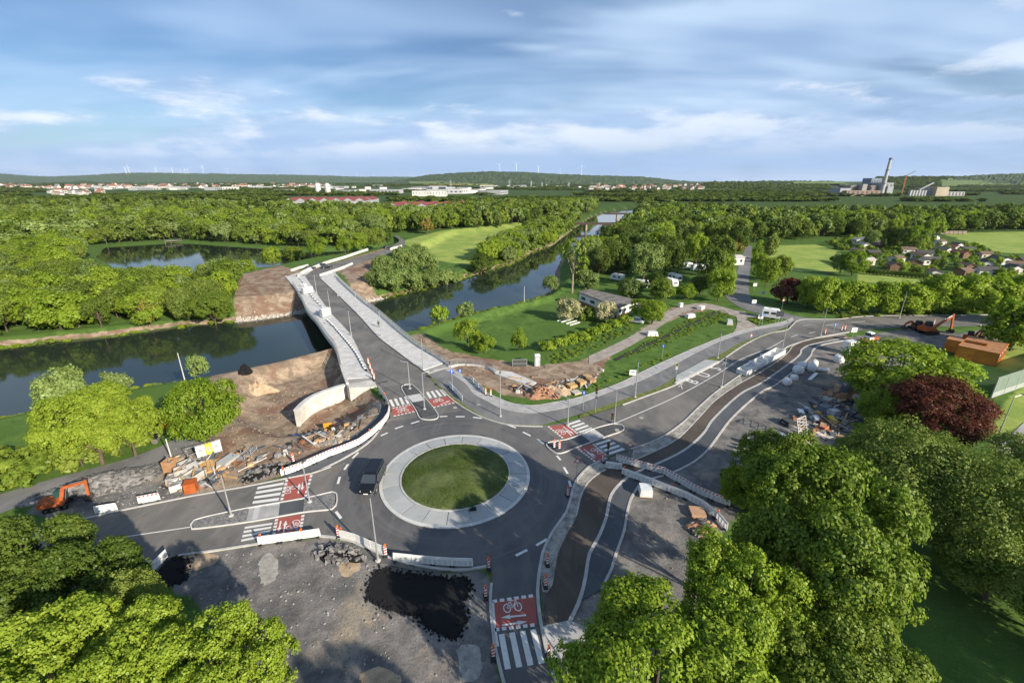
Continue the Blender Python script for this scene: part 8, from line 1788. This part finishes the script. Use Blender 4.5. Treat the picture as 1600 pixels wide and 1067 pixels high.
# wind turbines and pylons
def turbine(label, px, row, foot, D, rz, group='wind turbines on the far hills'):
    h = (foot - row) / 743.0 * D * .80; z = slope_z(foot, D) - 4; u = brg(px); t = thing('wind_turbine', label, 'wind turbine', (u * D, D, z), rz, group); WT = mat('turbine_white', (0.82, 0.82, 0.82), .5, .02, .1)
    m = MB(); m.tube((0, 0, 0), (0, 0, h), h * .020, h * .011, 8); m.build('tower', WT, t); m = MB(); m.box((0, -h * .01, h), (h * .035, h * .10, h * .035)); m.build('nacelle', WT, t)
    a0 = rt.uniform(0, 2)
    for k in range(3):
        a = a0 + k * 2.094; m = MB(); c, s = math.cos(a), math.sin(a); L = h * .52
        m.hexa([(0 - s * h * .008, -h * .06, h + c * h * .008), (0 + s * h * .008, -h * .06, h - c * h * .008), (c * L * .3 + s * h * .016, -h * .06, h + s * L * .3 - c * h * .016), (c * L * .3 - s * h * .016, -h * .06, h + s * L * .3 + c * h * .016), (0 - s * h * .008, -h * .052, h + c * h * .008), (0 + s * h * .008, -h * .052, h - c * h * .008), (c * L * .3 + s * h * .016, -h * .052, h + s * L * .3 - c * h * .016), (c * L * .3 - s * h * .016, -h * .052, h + s * L * .3 + c * h * .016)])
        m.bar((c * L * .28, -h * .056, h + s * L * .28), (c * L, -h * .056, h + s * L), h * .014, h * .008); m.build('blade', WT, t)
for i, (px, row, ft) in enumerate([(201, 261, 273), (206, 260.5, 272), (248, 262, 272), (273, 262.5, 274), (286, 265, 273), (293, 264, 273), (297, 264, 273), (321, 259, 271), (359, 264, 272), (559, 270, 277), (585, 273, 278)]):
    turbine(ORD[i] + ' wind turbine from the left on the far hills', px, row, ft, 8300, .3)
for i, (px, row, ft) in enumerate([(781, 255, 272), (807, 255, 271), (841, 259, 275), (875, 263, 273), (908, 257, 275), (745, 271, 285)]):
    turbine('wind turbine over the wooded hill, ' + ORD[i] + ' in order from the left' if i < 5 else 'lone wind turbine in front of the wooded hill', px, row, ft, 5000, -.2)
def pylon(label, px, row, foot, D):
    h = (foot - row) / 743.0 * D; u = brg(px); t = thing('power_pylon', label, 'pylon', (u * D, D, slope_z(foot, D)), .2, 'pylons in front of the wooded hill'); m = MB(); w = h * .1
    for sx in (-1, 1):
        for sy in (-1, 1): m.bar((sx * w, sy * w, 0), (sx * w * .15, sy * w * .15, h), h * .012)
    for k in range(6): z = h * k / 6; ww = w * (1 - .85 * k / 6); m.bar((-ww, -ww, z), (ww, -ww, z + h / 6), h * .007); m.bar((ww, -ww, z), (-ww, -ww, z + h / 6), h * .007)
    m.build('mast', M_GALV, t); m = MB(); [m.bar((-h * s, 0, h * z), (h * s, 0, h * z), h * .012) for s, z in ((.16, .7), (.22, .82), (.14, .93))]; m.build('cross_arm', M_GALV, t)
for i, (px, row, ft) in enumerate([(704, 282, 292), (796, 281, 294), (830, 283, 295), (847, 285, 295), (854, 287, 298), (889, 285, 297), (937, 285, 296), (1043, 293, 302), (494, 283, 293), (1012, 296, 303)]): pylon(ORD[i] + ' power pylon on the plain before the wooded hill', px, row, ft, 2600)
# power station with chimney, silo plant, crane
PD = 1150.0
def pw(px, row, d=PD): return (brg(px) * d, d, slope_z(row, d))
ps = thing('power_station', 'grey power station with boiler houses beside the tall chimney', 'power station', (brg(1350) * PD, PD, 0))
def pbox(px0, px1, row, mname, c, d=0.0, dep=40, parent=None, nm='block', wins=0):
    x0, x1 = brg(px0) * (PD + d), brg(px1) * (PD + d); zt = slope_z(row, PD + d); m = MB(); m.box(((x0 + x1) / 2, PD + d, zt / 2), (x1 - x0, dep, zt)); o = part(m, nm, mat(mname, c, .85, .12, .05), parent or ps)
    for k in range(wins):
        xx = x0 + (x1 - x0) * (k + .5) / wins; m = MB(); m.box((xx, PD + d - dep / 2 - .2, zt * .5), ((x1 - x0) / wins * .35, .5, zt * .75)); part(m, 'recess', mat('plant_dark', (.10, .10, .11), .8), parent or ps)
    return o
for a in [(1307, 1323, 293.5, 'plant_pale', (.28, .30, .31), 0, 40, None, 'block', 0), (1321, 1362, 289.5, 'plant_brown', (.20, .175, .155), 12, 45, None, 'block', 7), (1345, 1352, 287.5, 'plant_grey', (.27, .27, .26), -14, 20, None, 'stair_tower', 0), (1354, 1370, 279, 'plant_blue', (.16, .20, .24), 30, 30, None, 'boiler_house', 4), (1370, 1388, 285.5, 'plant_pale', (.28, .30, .31), 0, 36, None, 'filter_house', 3), (1382, 1391, 291, 'plant_pale', (.28, .30, .31), -10, 30, None, 'block', 0), (1322, 1380, 297, 'plant_brick', (.24, .17, .13), -22, 20, None, 'annexe', 8)]: pbox(*a)
t = thing('chimney', 'very tall slim grey chimney with dark top', 'chimney', (brg(1367) * PD, PD - 30, 0)); zt = slope_z(249.5, PD - 30); m = MB(); n_ = 16
m.lathe([(4.6, 0), (3.9, zt * .35), (3.2, zt * .75), (2.8, zt * .95)], n_); m.build('shaft', mat('chimney_concrete', (.36, .36, .35), .85, .12, .1), t); m = MB(); m.lathe([(2.95, zt * .945), (3.1, zt * .96), (2.7, zt)], n_); m.build('crown', mat('plant_dark', (.10, .10, .11)), t)
for f in (.33, .68): m = MB(); rr = 4.6 - 1.8 * f / .95; m.lathe([(rr + .8, zt * f), (rr + .8, zt * f + 1.2), (rr, zt * f + 1.2)], n_); m.build('gallery', mat('plant_dark', (.10, .10, .11)), t)
t = thing('tower_crane', 'slim rust red tower crane between chimney and silo plant', 'crane', (brg(1414) * PD, PD, 0)); zc = slope_z(275, PD); m = MB()
for k in range(9): z = zc * k / 9; m.bar((-1.2, 0, z), (1.2, 0, z + zc / 9), .7); m.bar((1.2, 0, z), (-1.2, 0, z + zc / 9), .7)
m.bar((-1.2, 0, 0), (-1.2, 0, zc), .7); m.bar((1.2, 0, 0), (1.2, 0, zc), .7); m.build('mast', mat('crane_rust', (.32, .11, .05), .7), t); m = MB(); m.bar((0, 0, zc), (3, -18, zc + 10), .8); m.bar((0, 0, zc), (0, 8, zc - 1), 1.2); m.build('jib', mat('crane_rust', (.32, .11, .05)), t)
sp_ = thing('silo_plant', 'white silo plant with cream tower right of the crane', 'plant', (brg(1450) * PD, PD, 0))
for k in range(6):
    m = MB(); xx = brg(1424 + k * 4.6) * PD; zz = slope_z(296.5, PD); m.tube((xx, PD - 5, 0), (xx, PD - 5, zz), 3.4, 3.4, 12); part(m, 'silo', mat('silo_white', (.36, .37, .37), .8, .1, .1), sp_)
pbox(1456, 1475, 292.0, 'plant_cream', (.36, .31, .23), 0, 40, sp_, 'tower_block', 0); pbox(1446, 1458, 294, 'plant_white', (.34, .34, .33), 10, 30, sp_, 'head_house', 0); pbox(1477, 1481, 291.5, 'plant_white', (.34, .34, .33), -6, 12, sp_, 'lift_tower', 0); pbox(1480, 1506, 299.0, 'plant_white', (.34, .34, .33), 10, 24, sp_, 'low_hall', 5)
m = MB(); m.bar(pw(1440, 296), pw(1459, 285.5), 3, 2.5); part(m, 'conveyor', mat('plant_white', (.34, .34, .33)), sp_)
# woods clothing the hills
def hill_trees(name, label, spec, n, seed):
    r = np.random.default_rng(seed); T = []
    for k in range(n):
        (px0, px1, d0, d1, r0, r1) = spec[r.integers(0, len(spec))]; px = r.uniform(px0, px1); f = r.random(); d = d0 + (d1 - d0) * f; row = r0 + (r1 - r0) * f
        T.append((brg(px) * d, d, slope_z(row, d) - 7, r.uniform(8, 13) * d / 2600, r.uniform(11, 17), r.integers(0, 2)))
    forest(name, label, T, ('tiny1', 'tiny0'))
hill_trees('ridge_wood', 'dark wood covering the ridge behind the power station', [(1370, 1760, 2920, 3080, 279.5, 277.5), (1390, 1470, 2300, 2900, 292, 281), (1100, 1300, 2550, 2880, 292, 285.0), (1500, 1600, 2350, 2450, 293, 291), (1150, 1300, 1950, 2500, 299, 289)], 2600, 21)
hill_trees('belt_wood', 'dark belt of trees before the power station', [(1180, 1800, 1500, 1750, 305, 301), (1000, 1300, 1400, 2000, 305, 297)], 1500, 22)
# riprap along the new banks
def riprap(name, label, P, z, n, w, s0, s1, seed):
    r = random.Random(seed); m = MB(); P = resample(smooth_line(P), 60)
    for k in range(n):
        i = r.randrange(59); q = lerp2(P[i], P[i + 1], r.random()); d = r.gauss(0, w); q = (q[0] + r.gauss(0, .3), q[1] + d); s = r.uniform(s0, s1)
        m.box((*q, hz(*q) + s * .15), (s, s * r.uniform(.6, 1), s * r.uniform(.5, .9)), r.uniform(0, 3), 0, r.uniform(.6, .9))
    o = m.build(name, mat('bank_stone', (0.34, 0.31, 0.27), .9, .3, 1.5, (0.42, 0.39, 0.35)))
    tag(o, label, 'stones', kind='stuff')
riprap('bank_stones', 'pale stones lining the near waterline left of the bridge', [(-60.32,85.71),(-55.60,89.39),(-48.25,96.42),(-43.15,102.70)], 0, 420, .5, .25, .6, 1)
riprap('bank_stones', 'pale stones lining the far waterline beside the bridge', [(-81.34,126.03),(-76.35,127.96),(-70.34,131.31),(-64.66,136.27)], 0, 420, 1.1, .3, .8, 2)
riprap('bank_stones', 'pale stones at the right waterline below the far bridge end', [(-51.78,146.44),(-48.47,149.85),(-45.02,153.41)], 0, 160, .8, .3, .7, 3)
TARS = [[(-12.51,32.14),(-10.34,31.77),(-7.94,31.56),(-5.83,31.21),(-4.19,31.14),(-3.77,29.65),(-4.25,28.39),(-3.72,27.37),(-4.01,26.08),(-4.45,25.43),(-5.62,25.81),(-6.99,26.35),(-7.71,27.37),(-9.20,27.61),(-10.86,28.21),(-12.46,29.01),(-12.84,30.65)], [(-33.24,31.35),(-33.27,32.80),(-32.62,33.41),(-30.86,33.26),(-30.52,32.06),(-29.70,31.14),(-30.38,30.45),(-31.86,30.52)]]
# pebbles and clods scattered over the yards
def scatter_stones(name, label, polys, n, s0, s1, m_, seed):
    r = random.Random(seed); m = MB(); k = 0
    for P in polys:
        A = np.array(P); X = np.random.default_rng(seed).uniform(A[:, 0].min(), A[:, 0].max(), n * 3); Y = np.random.default_rng(seed + 1).uniform(A[:, 1].min(), A[:, 1].max(), n * 3)
        ok = (psd(X, Y, P) > .5) & (psd(X, Y, TARS[0]) < 0) & (psd(X, Y, TARS[1]) < 0); X, Y = X[ok][:n], Y[ok][:n]; Z = height(X, Y)
        for x, y, z in zip(X, Y, Z): s = s0 * math.exp(r.random() ** 2 * math.log(s1 / s0)); m.box((x, y, z + s * .2), (s, s * r.uniform(.6, 1), s * r.uniform(.4, .8)), r.uniform(0, 3), 0, r.uniform(.5, .9))
    o = m.build(name, m_); tag(o, label, 'stones', kind='stuff')
scatter_stones('yard_pebbles', 'loose pale pebbles scattered over the gravel yards', [GRAV[0], GRAV[1], GRAV[2]], 700, .04, .22, mat('pebble', (0.26, 0.25, 0.23), .9, .4, 2.0), 31)
scatter_stones('earth_clods', 'loose brown clods on the excavated earth', [DIRT[0], DIRT[4]], 700, .08, .45, mat('clod', (0.22, 0.16, 0.11), .95, .4, 2.0), 33)

def crumbs(name, label, P, n, m_, seed):
    r = random.Random(seed); m = MB(); Q = smooth_line(P, .3, True)
    for k in range(n):
        q = r.choice(Q); d = abs(r.gauss(0, .28)); a = r.uniform(0, 6.28); s = r.uniform(.05, .22); m.box((q[0] + d * math.cos(a), q[1] + d * math.sin(a), -.03 + s * .2), (s, s * r.uniform(.6, 1), s * .6), a, 0, .7)
    tag(m.build(name, m_), label, 'rubble', kind='stuff')
crumbs('tar_crumbs', 'black crumbs round the large tar patch', TARS[0], 500, TARM, 41); crumbs('tar_crumbs', 'black crumbs round the small tar patch', TARS[1], 200, TARM, 42)
# air: thin even haze over the whole valley
def make_haze(density):
    m = bpy.data.materials.new('haze_air'); m.use_nodes = True; t = NT(m.node_tree); t.n.remove(t.n['Principled BSDF'])
    v = t.node('ShaderNodeVolumePrincipled'); v.inputs['Density'].default_value = density; v.inputs['Color'].default_value = (0.82, 0.90, 1.0, 1); v.inputs['Anisotropy'].default_value = 0.2
    t.l.new(v.outputs[0], t.n['Material Output'].inputs['Volume'])
    mb = MB(); mb.box((0, 7500, 125), (40000, 25000, 270)); o = mb.build('haze', m); o['kind'] = 'stuff'; o['label'] = 'thin bluish haze lying over the whole valley'; o['category'] = 'haze'
make_haze(2.2e-5)
